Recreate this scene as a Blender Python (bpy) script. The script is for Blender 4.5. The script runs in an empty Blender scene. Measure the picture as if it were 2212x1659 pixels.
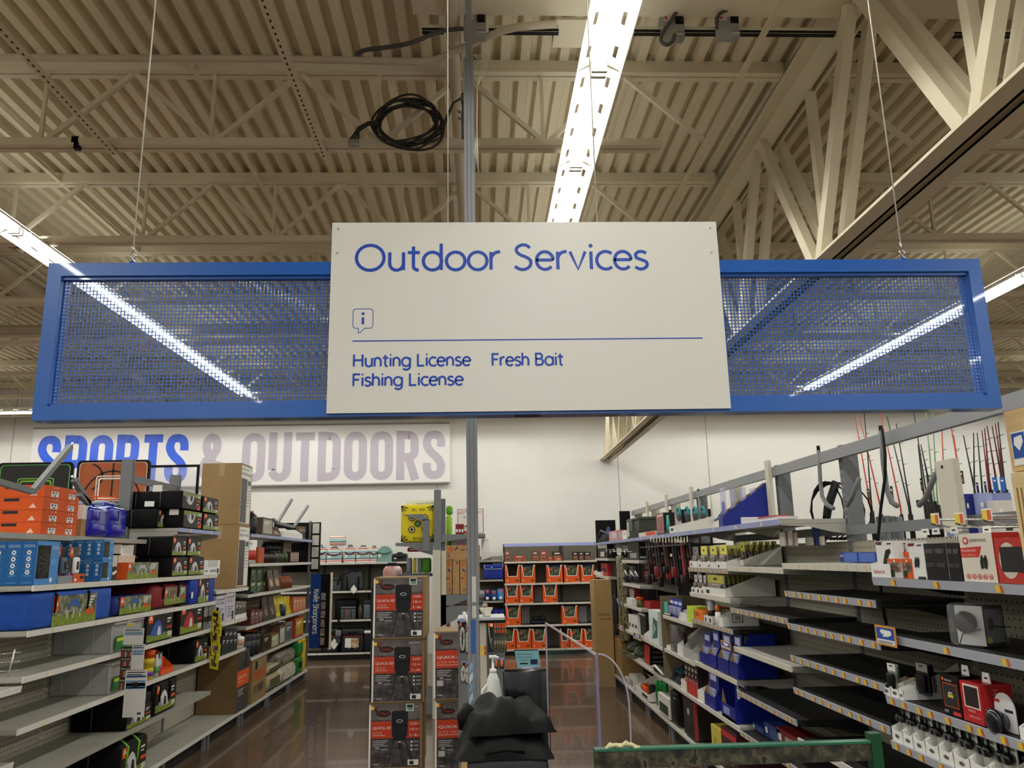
import bpy, bmesh, math, random
from mathutils import Vector, Matrix
random.seed(7)
sc = bpy.context.scene
col = sc.collection
# ---------------------------------------------------------------- camera
W, H, F, HC = 2212, 1659, 1700.0, 1.92
RX = Vector((0.99908758, -0.03788254, -0.01972129))      # image right
RY = Vector((-0.0111019, 0.2155287, -0.9764344))         # image down
RZ = Vector((0.04124032, 0.97576242, 0.21491148))        # view direction
cd = bpy.data.cameras.new('camera')
cd.sensor_width = 36; cd.lens = 36 * F / W; cd.clip_start = 0.05; cd.clip_end = 200
cam = bpy.data.objects.new('camera', cd); col.objects.link(cam)
cam.matrix_world = Matrix(((RX.x, -RY.x, -RZ.x, 0), (RX.y, -RY.y, -RZ.y, 0), (RX.z, -RY.z, -RZ.z, HC), (0, 0, 0, 1)))
sc.camera = cam
# ---------------------------------------------------------------- world, view
wd = bpy.data.worlds.new('world'); sc.world = wd; wd.use_nodes = True
bg = wd.node_tree.nodes['Background']; bg.inputs[0].default_value = (0.98, 1.0, 0.96, 1); bg.inputs[1].default_value = 0.62
sc.view_settings.view_transform = 'Standard'; sc.view_settings.look = 'None'
sc.view_settings.exposure = -0.12; sc.view_settings.gamma = 1.0
try: sc.view_settings.use_curve_mapping = False
except Exception: pass
sc.cycles.max_bounces = 8; sc.cycles.transparent_max_bounces = 12
# ---------------------------------------------------------------- lamps: every fluorescent row of the sales floor
ZL = 4.95
ROWX = (-14.25, -9.25, -4.25, 0.78, 6.2, 11.2)
def area(name, x, y, z, sx, sy, power, color=(0.985, 1.0, 0.955)):
    l = bpy.data.lights.new(name, 'AREA'); l.shape = 'RECTANGLE'; l.size = sx; l.size_y = sy; l.energy = power; l.color = color
    o = bpy.data.objects.new(name, l); col.objects.link(o); o.location = (x, y, z)
    return o
for i, rx in enumerate(ROWX):
    area('row_light', rx, 3.0, ZL + .004, .08, 24.6, 520)
    o = area('row_uplight', rx, 3.0, ZL + .06, .2, 24.6, 60); o.rotation_euler.x = math.pi   # light leaving through the reflector slots
area('wall_row_light', 1.0, 15.75, ZL + .004, 24.6, .08, 330)
# ---------------------------------------------------------------- pixel helpers (2212 x 1659)
def ray(px, py): return RX * ((px - W / 2) / F) + RY * ((py - H / 2) / F) + RZ
def at(px, py, x=None, y=None, z=None):
    d = ray(px, py)
    t = x / d.x if x is not None else y / d.y if y is not None else (z - HC) / d.z
    p = d * t; return Vector((p.x, p.y, p.z + HC))
def ysol(px, x, z):
    a = RX - RZ * ((px - W / 2) / F); return -(a.x * x + a.z * (z - HC)) / a.y
def xsol(px, y, z):
    a = RX - RZ * ((px - W / 2) / F); return -(a.y * y + a.z * (z - HC)) / a.x
def zsol(py, x, y):
    a = RY - RZ * ((py - H / 2) / F); return HC - (a.x * x + a.y * y) / a.z
# ---------------------------------------------------------------- materials
def lin(h):
    if isinstance(h, str):
        c = [int(h[i:i + 2], 16) / 255 for i in (0, 2, 4)]
        return tuple(v / 12.92 if v <= .04045 else ((v + .055) / 1.055) ** 2.4 for v in c)
    return h
MC = {}
def mat(h, rough=.55, metal=0.0, var=0.0, scale=6.0, spec=.28, bump=0.0, emit=0.0, alpha=1.0, trans=0.0, coat=0.0, stretch=None):
    """plain surface with a little procedural unevenness"""
    key = (h, rough, metal, var, scale, spec, bump, emit, alpha, trans, coat, stretch)
    if key in MC: return MC[key]
    m = bpy.data.materials.new('surface'); m.use_nodes = True
    nt = m.node_tree; b = nt.nodes['Principled BSDF']; c = lin(h)
    b.inputs['Base Color'].default_value = (*c, 1); b.inputs['Roughness'].default_value = rough
    b.inputs['Metallic'].default_value = metal; b.inputs['Specular IOR Level'].default_value = spec
    b.inputs['Alpha'].default_value = alpha; b.inputs['Transmission Weight'].default_value = trans
    b.inputs['Coat Weight'].default_value = coat
    if emit: b.inputs['Emission Color'].default_value = (*c, 1); b.inputs['Emission Strength'].default_value = emit
    if var or bump:
        tc = nt.nodes.new('ShaderNodeTexCoord'); n = nt.nodes.new('ShaderNodeTexNoise')
        n.inputs['Scale'].default_value = scale; n.inputs['Detail'].default_value = 5
        src = tc.outputs['Object']
        if stretch:
            mp = nt.nodes.new('ShaderNodeMapping'); mp.inputs['Scale'].default_value = stretch
            nt.links.new(src, mp.inputs[0]); src = mp.outputs[0]
        nt.links.new(src, n.inputs['Vector'])
        if var:
            r = nt.nodes.new('ShaderNodeValToRGB')
            r.color_ramp.elements[0].position = .3; r.color_ramp.elements[1].position = .7
            r.color_ramp.elements[0].color = (*[v * (1 - var) for v in c], 1)
            r.color_ramp.elements[1].color = (*[min(1, v * (1 + var)) for v in c], 1)
            nt.links.new(n.outputs['Fac'], r.inputs[0]); nt.links.new(r.outputs[0], b.inputs['Base Color'])
        if bump:
            bp = nt.nodes.new('ShaderNodeBump'); bp.inputs['Strength'].default_value = bump; bp.inputs['Distance'].default_value = .02
            nt.links.new(n.outputs['Fac'], bp.inputs['Height']); nt.links.new(bp.outputs[0], b.inputs['Normal'])
    MC[key] = m; return m
def photo(cols, scale=14, rough=.4, hard=False, detail=6, stretch=(1, 1, 1)):
    """printed picture or camouflage: noise through a ramp of colours"""
    key = ('photo', tuple(cols), scale, rough, hard, stretch)
    if key in MC: return MC[key]
    m = bpy.data.materials.new('print'); m.use_nodes = True; nt = m.node_tree; b = nt.nodes['Principled BSDF']
    b.inputs['Roughness'].default_value = rough
    tc = nt.nodes.new('ShaderNodeTexCoord'); mp = nt.nodes.new('ShaderNodeMapping'); n = nt.nodes.new('ShaderNodeTexNoise'); r = nt.nodes.new('ShaderNodeValToRGB')
    mp.inputs['Scale'].default_value = stretch
    n.inputs['Scale'].default_value = scale; n.inputs['Detail'].default_value = detail
    nt.links.new(tc.outputs['Object'], mp.inputs[0]); nt.links.new(mp.outputs[0], n.inputs['Vector']); nt.links.new(n.outputs['Fac'], r.inputs[0]); nt.links.new(r.outputs[0], b.inputs['Base Color'])
    e = r.color_ramp.elements
    if hard: r.color_ramp.interpolation = 'CONSTANT'
    k = len(cols)
    for i, c in enumerate(cols):
        pos = .3 + .4 * i / max(1, k - (0 if hard else 1))
        el = e[i] if i < 2 else e.new(pos)
        el.position = pos; el.color = (*lin(c), 1)
    MC[key] = m; return m
def clear(tint='ffffff', amount=.12, rough=.05):
    key = ('clear', tint, amount, rough)
    if key in MC: return MC[key]
    m = bpy.data.materials.new('clear'); m.use_nodes = True; nt = m.node_tree; nt.nodes.remove(nt.nodes['Principled BSDF'])
    t = nt.nodes.new('ShaderNodeBsdfTransparent'); g = nt.nodes.new('ShaderNodeBsdfPrincipled'); mx = nt.nodes.new('ShaderNodeMixShader')
    t.inputs[0].default_value = (.97, .97, .97, 1)
    g.inputs['Base Color'].default_value = (*lin(tint), 1); g.inputs['Roughness'].default_value = rough
    mx.inputs[0].default_value = amount
    nt.links.new(t.outputs[0], mx.inputs[1]); nt.links.new(g.outputs[0], mx.inputs[2]); nt.links.new(mx.outputs[0], nt.nodes['Material Output'].inputs[0])
    MC[key] = m; return m
# ---------------------------------------------------------------- text meshes (built-in font)
TC = {}
def text_geo(s):
    if s in TC: return TC[s]
    cu = bpy.data.curves.new('t', 'FONT'); cu.body = s; cu.size = 1.0; cu.resolution_u = 2
    o = bpy.data.objects.new('t', cu); col.objects.link(o)
    me = bpy.data.meshes.new_from_object(o.evaluated_get(bpy.context.evaluated_depsgraph_get()))
    vs = [(v.co.x, v.co.y) for v in me.vertices]; fs = [tuple(p.vertices) for p in me.polygons]
    bpy.data.objects.remove(o); bpy.data.curves.remove(cu); bpy.data.meshes.remove(me)
    x0 = min(v[0] for v in vs); x1 = max(v[0] for v in vs)
    TC[s] = ([(x - x0, y) for x, y in vs], fs, x1 - x0); return TC[s]
# stroke lettering: polylines in em units
def arc(cx, cy, rx, ry, a0, a1, n=14):
    return [(cx + rx * math.cos(math.radians(a0 + (a1 - a0) * i / n)), cy + ry * math.sin(math.radians(a0 + (a1 - a0) * i / n))) for i in range(n + 1)]
def spl(p, n=6):
    out = []; q = [p[0]] + list(p) + [p[-1]]
    for i in range(1, len(q) - 2):
        for k in range(n):
            t = k / n; a, b, c, d = q[i - 1], q[i], q[i + 1], q[i + 2]
            out.append(tuple(.5 * (2 * b[j] + (c[j] - a[j]) * t + (2 * a[j] - 5 * b[j] + 4 * c[j] - d[j]) * t * t + (3 * b[j] - a[j] - 3 * c[j] + d[j]) * t ** 3) for j in (0, 1)))
    return out + [p[-1]]
def rr(x0, x1, y0, y1, r, n=5):
    return arc(x1 - r, y1 - r, r, r, 90, 0, n) + arc(x1 - r, y0 + r, r, r, 0, -90, n) + arc(x0 + r, y0 + r, r, r, -90, -180, n) + arc(x0 + r, y1 - r, r, r, 180, 90, n) + [(x1 - r, y1)]
GL = {  # letter: (advance, strokes)
 'O': (.86, [arc(.4, .35, .36, .35, 90, 450, 36)]),
 'u': (.52, [[(.05, .5), (.05, .2)] + arc(.23, .19, .18, .19, 180, 360, 14), [(.41, .5), (.41, 0)]]),
 't': (.38, [[(.15, .66), (.15, .13)] + arc(.27, .12, .12, .12, 180, 280, 8), [(0, .49), (.32, .49)]]),
 'd': (.60, [arc(.27, .25, .24, .25, 0, 360, 28), [(.5, .74), (.5, 0)]]),
 'o': (.58, [arc(.28, .25, .245, .25, 90, 450, 28)]),
 'r': (.36, [[(.05, .5), (.05, 0)], arc(.26, .27, .21, .23, 180, 80, 10)]),
 'S': (.56, [spl([(.43, .61), (.33, .685), (.2, .69), (.08, .61), (.08, .5), (.18, .41), (.34, .34), (.44, .24), (.42, .1), (.3, .01), (.15, .01), (.02, .09)])]),
 'e': (.55, [[(.03, .265), (.485, .265)] + arc(.26, .25, .225, .25, 3, 318, 24)]),
 'v': (.50, [[(.02, .5), (.225, 0), (.43, .5)]]),
 'i': (.20, [[(.08, .5), (.08, 0)], 'dot .08 .665']),
 'c': (.47, [arc(.27, .25, .24, .25, 48, 312, 22)]),
 's': (.43, [spl([(.34, .44), (.26, .49), (.15, .49), (.06, .42), (.08, .32), (.2, .265), (.33, .2), (.35, .1), (.27, .02), (.15, 0), (.03, .06)])]),
 'H': (.70, [[(.06, .7), (.06, 0)], [(.56, .7), (.56, 0)], [(.06, .37), (.56, .37)]]),
 'n': (.52, [[(.05, .5), (.05, 0)], [(.05, .3)] + arc(.23, .3, .18, .2, 180, 0, 14) + [(.41, 0)]]),
 'g': (.60, [arc(.27, .25, .24, .25, 0, 360, 28), [(.5, .5), (.5, -.02)] + arc(.28, -.02, .22, .19, 0, -145, 12)]),
 'L': (.50, [[(.06, .7), (.06, .02), (.43, .02)]]),
 'F': (.50, [[(.06, 0), (.06, .68), (.44, .68)], [(.06, .37), (.38, .37)]]),
 'h': (.52, [[(.05, .74), (.05, 0)], [(.05, .3)] + arc(.23, .3, .18, .2, 180, 0, 14) + [(.41, 0)]]),
 'B': (.60, [[(.06, .02), (.06, .68), (.28, .68)] + arc(.28, .53, .16, .15, 90, -90, 10) + [(.06, .38)], [(.28, .38)] + arc(.3, .2, .19, .18, 90, -90, 10) + [(.06, .02)]]),
 'a': (.60, [arc(.27, .25, .24, .25, 0, 360, 28), [(.5, .5), (.5, 0)]]),
 'K': (.60, [[(.06, .7), (.06, 0)], [(.5, .7), (.08, .33)], [(.2, .43), (.52, 0)]]),
 'f': (.34, [[(.12, 0), (.12, .58)] + arc(.24, .6, .12, .13, 180, 75, 8), [(0, .48), (.3, .48)]]),
 'p': (.60, [arc(.3, .25, .24, .25, 0, 360, 28), [(.06, .5), (.06, -.22)]]),
 ' ': (.30, []),
}
def R2(w=.40): return rr(.09, w, .09, .91, .13)
GH = {  # heavy condensed capitals, height 1, stroke .18
 'S': (.53, [spl([(.41, .66), (.41, .78), (.36, .88), (.25, .91), (.14, .88), (.09, .77), (.1, .68), (.17, .57), (.33, .43), (.4, .32), (.41, .22), (.36, .12), (.25, .09), (.14, .12), (.09, .22), (.09, .34)])]),
 'P': (.52, [[(.09, 0), (.09, 1)], [(.09, .91), (.28, .91)] + arc(.28, .78, .13, .13, 90, 0, 5) + [(.41, .6)] + arc(.28, .55, .13, .13, 0, -90, 5) + [(.09, .42)]]),
 'O': (.53, [rr(.09, .42, .09, .91, .15)]),
 'R': (.54, [[(.09, 0), (.09, 1)], [(.09, .91), (.28, .91)] + arc(.28, .78, .13, .13, 90, 0, 5) + [(.41, .63)] + arc(.28, .59, .13, .13, 0, -90, 5) + [(.09, .46)], [(.27, .46), (.43, 0)]]),
 'T': (.46, [[(.01, .91), (.43, .91)], [(.22, .9), (.22, 0)]]),
 'U': (.53, [[(.09, 1), (.09, .24)] + arc(.255, .255, .165, .165, 180, 360, 10) + [(.42, 1)]]),
 'D': (.53, [[(.09, 0), (.09, 1)], [(.09, .91), (.26, .91)] + arc(.26, .75, .16, .16, 90, 0, 5) + [(.42, .25)] + arc(.26, .25, .16, .16, 0, -90, 5) + [(.09, .09)]]),
 '&': (.56, [arc(.25, .74, .12, .17, 0, 360, 20), [(.16, .62), (.5, .02)], arc(.235, .29, .145, .2, 60, 300, 16), [(.19, .47), (.32, .58)], [(.3, .1), (.42, .2), (.47, .42)]]),
 ' ': (.28, []),
}
GH = {k: (w, [[(x * .9 + .02, y) for x, y in s] for s in st]) for k, (w, st) in GH.items()}
# ---------------------------------------------------------------- mesh builder
class MB:
    def __init__(s, xf=None): s.v = []; s.f = []; s.fm = []; s.sm = []; s.ms = []; s.xf = xf; s.dim = None
    def mi(s, m):
        for i, x in enumerate(s.ms):
            if x is m: return i
        s.ms.append(m); return len(s.ms) - 1
    def geo(s, vs, fs, m, smooth=False):
        b = len(s.v); k = s.mi(m)
        s.v += [tuple(s.xf @ Vector(p)) for p in vs] if s.xf else [tuple(p) for p in vs]
        for f in fs: s.f.append([b + i for i in f]); s.fm.append(k); s.sm.append(smooth)
        return s
    def poly(s, pts, m): return s.geo(pts, [range(len(pts))], m)
    def box(s, x0, x1, y0, y1, z0, z1, m, **fmats):
        s.geo([(x0, y0, z0), (x1, y0, z0), (x1, y1, z0), (x0, y1, z0), (x0, y0, z1), (x1, y0, z1), (x1, y1, z1), (x0, y1, z1)], [], m)
        b = len(s.v) - 8
        for k, f in zip('DTFRBL', ((0, 3, 2, 1), (4, 5, 6, 7), (0, 1, 5, 4), (1, 2, 6, 5), (2, 3, 7, 6), (3, 0, 4, 7))):
            mm = fmats.get(k, m)
            if mm is None: continue
            s.f.append([b + i for i in f]); s.fm.append(s.mi(mm)); s.sm.append(False)
        return s
    def carton(s, w, d, h, m, **k):            # a box the printed faces refer to; front at y = 0
        s.dim = (w, d, h); return s.box(0, w, 0, d, 0, h, m, **k)
    def rbox(s, x0, x1, y0, y1, z0, z1, r, m, seg=2, puff=0.0):
        bm = bmesh.new(); bmesh.ops.create_cube(bm, size=1)
        bmesh.ops.scale(bm, vec=(x1 - x0, y1 - y0, z1 - z0), verts=bm.verts)
        bmesh.ops.bevel(bm, geom=list(bm.edges), offset=min(r, .49 * min(x1 - x0, y1 - y0, z1 - z0)), segments=seg, profile=.5, affect='EDGES')
        if puff:
            bmesh.ops.subdivide_edges(bm, edges=[e for e in bm.edges if e.calc_length() > .08], cuts=3, use_grid_fill=True)
            dx, dy, dz = (x1 - x0) / 2, (y1 - y0) / 2, (z1 - z0) / 2
            for v in bm.verts:
                a, b, c = v.co.x / dx, v.co.y / dy, v.co.z / dz
                k = puff * ((1 - a * a) + (1 - b * b) + (1 - c * c)) * .5
                n = Vector((a ** 5, b ** 5, c ** 5 if c > 0 else 0)); v.co += n * k * min(dx, dy, dz) + Vector((math.sin(b * 9 + c * 7), math.sin(a * 8 + c * 6), math.sin(a * 7 + b * 9) * .5)) * puff * .05 * min(dx, dy, dz)
                if v.co.z < -dz: v.co.z = -dz
        c = Vector(((x0 + x1) / 2, (y0 + y1) / 2, (z0 + z1) / 2))
        bm.verts.index_update(); s.geo([v.co + c for v in bm.verts], [[v.index for v in f.verts] for f in bm.faces], m, True); bm.free(); return s
    def prism(s, pts, ax, a, b, m):            # polygon extruded along an axis; pts are the other two coordinates in order
        n = len(pts); P = lambda p, t: (t, p[0], p[1]) if ax == 'x' else (p[0], t, p[1]) if ax == 'y' else (p[0], p[1], t)
        return s.geo([P(p, a) for p in pts] + [P(p, b) for p in pts], [list(range(n))[::-1], range(n, 2 * n)] + [(i, (i + 1) % n, n + (i + 1) % n, n + i) for i in range(n)], m)
    def tube(s, pts, r, m, n=8, caps=True):
        pts = [Vector(p) for p in pts]; vs = []; up = None
        for i, p in enumerate(pts):
            t = (pts[min(i + 1, len(pts) - 1)] - pts[max(i - 1, 0)]).normalized()
            if up is None: up = Vector((0, 0, 1)) if abs(t.z) < .9 else Vector((1, 0, 0))
            a = t.cross(up)
            if a.length < 1e-6: a = t.cross(Vector((0, 1, 0)))
            a.normalize(); bq = a.cross(t); up = bq
            rad = r[i] if isinstance(r, (list, tuple)) else r
            vs += [p + (a * math.cos(k * 2 * math.pi / n) + bq * math.sin(k * 2 * math.pi / n)) * rad for k in range(n)]
        fs = [(i * n + k, i * n + (k + 1) % n, (i + 1) * n + (k + 1) % n, (i + 1) * n + k) for i in range(len(pts) - 1) for k in range(n)]
        if caps: fs += [list(range(n))[::-1], [(len(pts) - 1) * n + k for k in range(n)]]
        return s.geo(vs, fs, m, n > 4)
    def bar(s, p, q, w, t, m, side=None):      # rectangular bar from p to q, w wide along side, t thick
        p, q = Vector(p), Vector(q); d = (q - p).normalized(); a = Vector(side) if side else (d.cross(Vector((0, 0, 1))) if abs(d.z) < .95 else Vector((1, 0, 0)))
        a = (a - d * a.dot(d)).normalized(); b = d.cross(a)
        vs = [c + a * i * w / 2 + b * j * t / 2 for c in (p, q) for i, j in ((-1, -1), (1, -1), (1, 1), (-1, 1))]
        return s.geo(vs, [(3, 2, 1, 0), (4, 5, 6, 7), (0, 1, 5, 4), (1, 2, 6, 5), (2, 3, 7, 6), (3, 0, 4, 7)], m)
    def lathe(s, c, prof, m, n=12, ax='z', sx=1, sy=1):
        vs = []; fs = []
        for r, z in prof:
            for k in range(n):
                a, b = r * math.cos(2 * math.pi * k / n) * sx, r * math.sin(2 * math.pi * k / n) * sy
                p = (a, b, z) if ax == 'z' else (a, z, b) if ax == 'y' else (z, a, b)
                vs.append((c[0] + p[0], c[1] + p[1], c[2] + p[2]))
        L = len(prof)
        fs = [(i * n + k, i * n + (k + 1) % n, (i + 1) * n + (k + 1) % n, (i + 1) * n + k) for i in range(L - 1) for k in range(n)]
        return s.geo(vs, fs + [list(range(n))[::-1], [(L - 1) * n + k for k in range(n)]], m, True)
    def frame(s, side, lay=1):                 # origin, u, v, normal of a carton face
        w, d, h = s.dim; e = .0007 * lay
        return {'F': ((0, -e, 0), (1, 0, 0)), 'R': ((w + e, 0, 0), (0, 1, 0)), 'L': ((-e, d, 0), (0, -1, 0)), 'B': ((w, d + e, 0), (-1, 0, 0)), 'T': ((0, 0, h + e), (1, 0, 0))}[side]
    def fp(s, side, pts, m, lay=1):            # polygon printed on a face, coordinates in metres from its lower left
        o, u = s.frame(side, lay); o, u = Vector(o), Vector(u); v = Vector((0, 1, 0)) if side == 'T' else Vector((0, 0, 1))
        return s.poly([o + u * a + v * b for a, b in pts], m)
    def fr(s, side, a0, a1, b0, b1, m, lay=1): # rectangle as fractions of the face
        w, d, h = s.dim; L = w if side in 'FBT' else d; Hh = d if side == 'T' else h
        return s.fp(side, [(a0 * L, b0 * Hh), (a1 * L, b0 * Hh), (a1 * L, b1 * Hh), (a0 * L, b1 * Hh)], m, lay)
    def fc(s, side, a, b, r, m, lay=1, n=14, ry=None):
        w, d, h = s.dim; L = w if side in 'FBT' else d; Hh = d if side == 'T' else h
        return s.fp(side, [(a * L + r * math.cos(6.2832 * k / n), b * Hh + (ry or r) * math.sin(6.2832 * k / n)) for k in range(n)], m, lay)
    def ft(s, side, a, b, size, txt, m, lay=2, width=None, rot=False):
        w, d, h = s.dim; L = w if side in 'FBT' else d; Hh = d if side == 'T' else h
        vs, fs, tw = text_geo(txt); k = size; kx = width / tw if width else size
        o, u = s.frame(side, lay); o, u = Vector(o), Vector(u); v = Vector((0, 1, 0)) if side == 'T' else Vector((0, 0, 1))
        o = o + u * a * L + v * b * Hh
        if rot: u, v = -v, u                   # reads downwards
        return s.geo([o + u * x * kx + v * y * k for x, y in vs], fs, m)
    def flines(s, side, a0, a1, b, n, m, gap=.02, th=.008, lay=2):  # small print
        for i in range(n): s.fr(side, a0, a1 - (a1 - a0) * .25 * ((i * 7) % 3) / 2, b - i * gap, b - i * gap + th, m, lay)
        return s
    def txt(s, t, o, u, v, size, m, width=None):
        vs, fs, tw = text_geo(t); o, u, v = Vector(o), Vector(u), Vector(v); kx = width / tw if width else size
        return s.geo([o + u * x * kx + v * y * size for x, y in vs], fs, m)
    def stroke(s, pts, wd, O, U, V, m):        # flat ribbon along a polyline
        n = len(pts); closed = n > 3 and abs(pts[0][0] - pts[-1][0]) + abs(pts[0][1] - pts[-1][1]) < 1e-4
        P = [Vector((a, b)) for a, b in pts]; vs = []
        for i in range(n):
            a = P[i] - P[i - 1] if i else (P[-1] - P[-2] if closed else P[1] - P[0])
            b = P[i + 1] - P[i] if i < n - 1 else (P[1] - P[0] if closed else a)
            a = a.normalized() if a.length > 1e-9 else b.normalized(); b = b.normalized() if b.length > 1e-9 else a
            na, nb = Vector((-a.y, a.x)), Vector((-b.y, b.x)); q = na + nb
            q = q * 2 / max(1.6, q.length_squared) if q.length > 1e-6 else na
            for sg in (1, -1):
                c = P[i] + q * sg * wd / 2; vs.append(O + U * c.x + V * c.y)
        return s.geo(vs, [(2 * i, 2 * i + 1, 2 * i + 3, 2 * i + 2) for i in range(n - 1)], m)
    def lettering(s, t, o, u, v, size, wd, m, font=None, track=0.0, width=None):
        font = font or GL; o, u, v = Vector(o), Vector(u), Vector(v); tot = sum(font[c][0] + track for c in t)
        kx = size if width is None else width / tot; x = 0
        N = u.cross(v)
        for j, c in enumerate(t):
            for i, st in enumerate(font[c][1]):
                O = o + u * x * kx + N * .0002 * i
                if isinstance(st, str):
                    _, a, b = st.split(); s.geo([O + u * kx * (float(a) + .055 * math.cos(k)) + v * size * (float(b) + .055 * math.sin(k)) for k in [i * .4488 for i in range(14)]], [range(14)], m)
                else: s.stroke([(a * kx, b * size) for a, b in st], wd * size, O, u, v, m)
            x += font[c][0] + track
        return s
    def build(s, name, parent=None, loc=None, rz=0.0):
        me = bpy.data.meshes.new(name); me.from_pydata(s.v, [], s.f)
        for m in s.ms: me.materials.append(m)
        me.polygons.foreach_set('material_index', s.fm); me.polygons.foreach_set('use_smooth', s.sm); me.update()
        o = bpy.data.objects.new(name, me); col.objects.link(o)
        if parent: o.parent = parent
        if loc is not None: o.location = loc
        if rz: o.rotation_euler.z = rz
        return o
def tag(o, label, cat, group=None, kind=None):
    o['label'] = label; o['category'] = cat
    if group: o['group'] = group
    if kind: o['kind'] = kind
    return o
def thing(name, label, cat, loc=(0, 0, 0), rz=0.0, group=None):
    o = bpy.data.objects.new(name, None); o.empty_display_size = .1; col.objects.link(o); o.location = loc; o.rotation_euler.z = rz
    return tag(o, label, cat, group)
def struct(mb, name):
    o = mb.build(name); o['kind'] = 'structure'; return o
def kids(o): return [c for c in col.objects if c.parent is o]
KC = {}
def dup(root, loc, rz=None, label=None, group=None):
    r = root.copy(); col.objects.link(r); r.location = loc
    if rz is not None: r.rotation_euler.z = rz
    if label: r['label'] = label
    if group: r['group'] = group
    def rec(src, dst):
        for ch in list(src.children):
            c = ch.copy(); col.objects.link(c); c.parent = dst; rec(ch, c)
    rec(root, r); return r
ORD = ['first', 'second', 'third', 'fourth', 'fifth', 'sixth', 'seventh', 'eighth', 'ninth', 'tenth', 'eleventh', 'twelfth', 'thirteenth', 'fourteenth', 'fifteenth', 'sixteenth', 'seventeenth', 'eighteenth', 'nineteenth', 'twentieth']
LROT, RROT = math.pi / 2, -math.pi / 2     # goods on the left run face +X, on the right run face -X
class Fit:
    """size and place of a box-shaped article from where its front edge shows: side L / R / B, shelf height z"""
    def __init__(s, side, pl, pr, pt, z, plane, inset=0.0, d=.2):
        z += .0035; s.z = z; s.d = d; s.side = side; inset += .003
        if side == 'L':
            x = plane - inset; a, b = ysol(pl, x, z), ysol(pr, x, z); s.w = b - a; s.loc = (x, a, z); s.rz = LROT
            s.h = zsol(pt, x, a) - z
        elif side == 'R':
            x = plane + inset; a, b = ysol(pl, x, z), ysol(pr, x, z); s.w = a - b; s.loc = (x, a, z); s.rz = RROT
            s.h = zsol(pt, x, b) - z
        else:
            y = plane + inset; a, b = xsol(pl, y, z), xsol(pr, y, z); s.w = b - a; s.loc = (a, y, z); s.rz = 0
            s.h = zsol(pt, (a + b) / 2, y) - z
XL, XR = -2.91, 1.97
# ---------------------------------------------------------------- the setting
BEIGE = mat('ddd2b6', .55, var=.05, scale=1.5)
DECK = mat('e0d5b8', .6, var=.06, scale=.8, stretch=(1, .25, 1))
WHITE = mat('e6e4de', .5); DARK = mat('15130f', .7); BLACKM = mat('070708', .5, spec=.2)
GREY = mat('8b8d8f', .45, var=.04); MID = mat('74777a', .45); CREAM = mat('d8d3c2', .5, var=.03)
floor_m = mat('634d38', .26, var=.25, scale=.9, spec=.5, coat=.35)
b = MB(); b.box(-22, 22, -12, 17.3, -.08, 0, floor_m)
for x in (-1.95, 1.0): b.box(x, x + .006, -12, 17.2, 0, .0004, mat('4a382a', .4))
for y in (8.2, 11.6): b.box(-2.9, 1.9, y, y + .006, 0, .0004, mat('4a382a', .4))
struct(b, 'floor')
b = MB(); vs = []; fs = []; n = 0; x = -21.0; p = .152
while x < 21:                                                     # ribbed steel deck, ribs running to the back wall
    for dx, z in ((0, 5.77), (.05, 5.77), (.066, 5.70), (.136, 5.70)): vs += [(x + dx, -8, z), (x + dx, 17.3, z)]
    x += p
for i in range(len(vs) // 2 - 1): fs.append((2 * i, 2 * i + 1, 2 * i + 3, 2 * i + 2))
b.geo(vs, fs, DECK); b.box(-22, 22, -8, 17.4, 5.80, 5.9, DECK); struct(b, 'ceiling')
wall_m = mat('e3e1d9', .55, var=.015, scale=2)
b = MB(); b.box(-22, 22, 17.2, 17.4, 0, 5.82, wall_m); struct(b, 'wall_back')
b = MB(); b.box(-22.2, -22, -8, 17.4, 0, 5.82, wall_m); struct(b, 'wall_left')
b = MB(); b.box(22, 22.2, -8, 17.4, 0, 5.82, wall_m); struct(b, 'wall_right')
for i, px in enumerate((22, 945, 1335, 1530)):
    q = at(px, 1000, y=17.2); b = MB(); b.box(q.x - .006, q.x + .006, 17.192, 17.2, 1.0, 5.7, mat('a9a69c', .6)); struct(b, 'trim_%d' % (i + 1))
# ---------------------------------------------------------------- roof steel
def joist(name, x0, x1, y, label, ramp):
    t = thing(name, label, 'roof joist', (x0, y, 0), 0, 'roof joists'); L = x1 - x0
    tb = MB(); tb.box(0, L, -.062, -.008, 5.60, 5.70, BEIGE); tb.box(0, L, .008, .062, 5.60, 5.70, BEIGE); tb.build('top_chord', t)
    a, c = (0, L - 1.0) if ramp > 0 else (1.0, L)
    bb = MB(); bb.box(a, c, -.06, -.012, 4.975, 5.035, BEIGE); bb.box(a, c, .012, .06, 4.975, 5.035, BEIGE); bb.build('bottom_chord', t)
    w = 1.26; k = int(L / w); d1 = MB().bar((0, 0, 5.61), (w / 2, 0, 5.02), .035, .035, BEIGE, (0, 1, 0)).build('web_member', t)
    d2 = MB().bar((w / 2, 0, 5.02), (w, 0, 5.61), .035, .035, BEIGE, (0, 1, 0)).build('web_member', t)
    d3 = MB().bar((w / 2 - .02, 0, 5.02), (w / 2 - .02, 0, 5.61), .026, .026, BEIGE, (0, 1, 0)).build('web_member', t)
    off = (L - k * w) if ramp > 0 else 0
    for i in range(k):
        last = (i == k - 1 and ramp > 0) or (i == 0 and ramp < 0)
        for o in (d1, d2, d3):
            if o is d3 and last: continue
            if o is (d2 if ramp > 0 else d1) and last and k > 1: continue
            if i == 0: o.location.x = off; continue
            c = o.copy(); col.objects.link(c); c.location.x = off + i * w
        if last and i == 0: d3.location.x = off + w
    return t
JY = [3.67 + 1.83 * k for k in range(8)]
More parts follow.
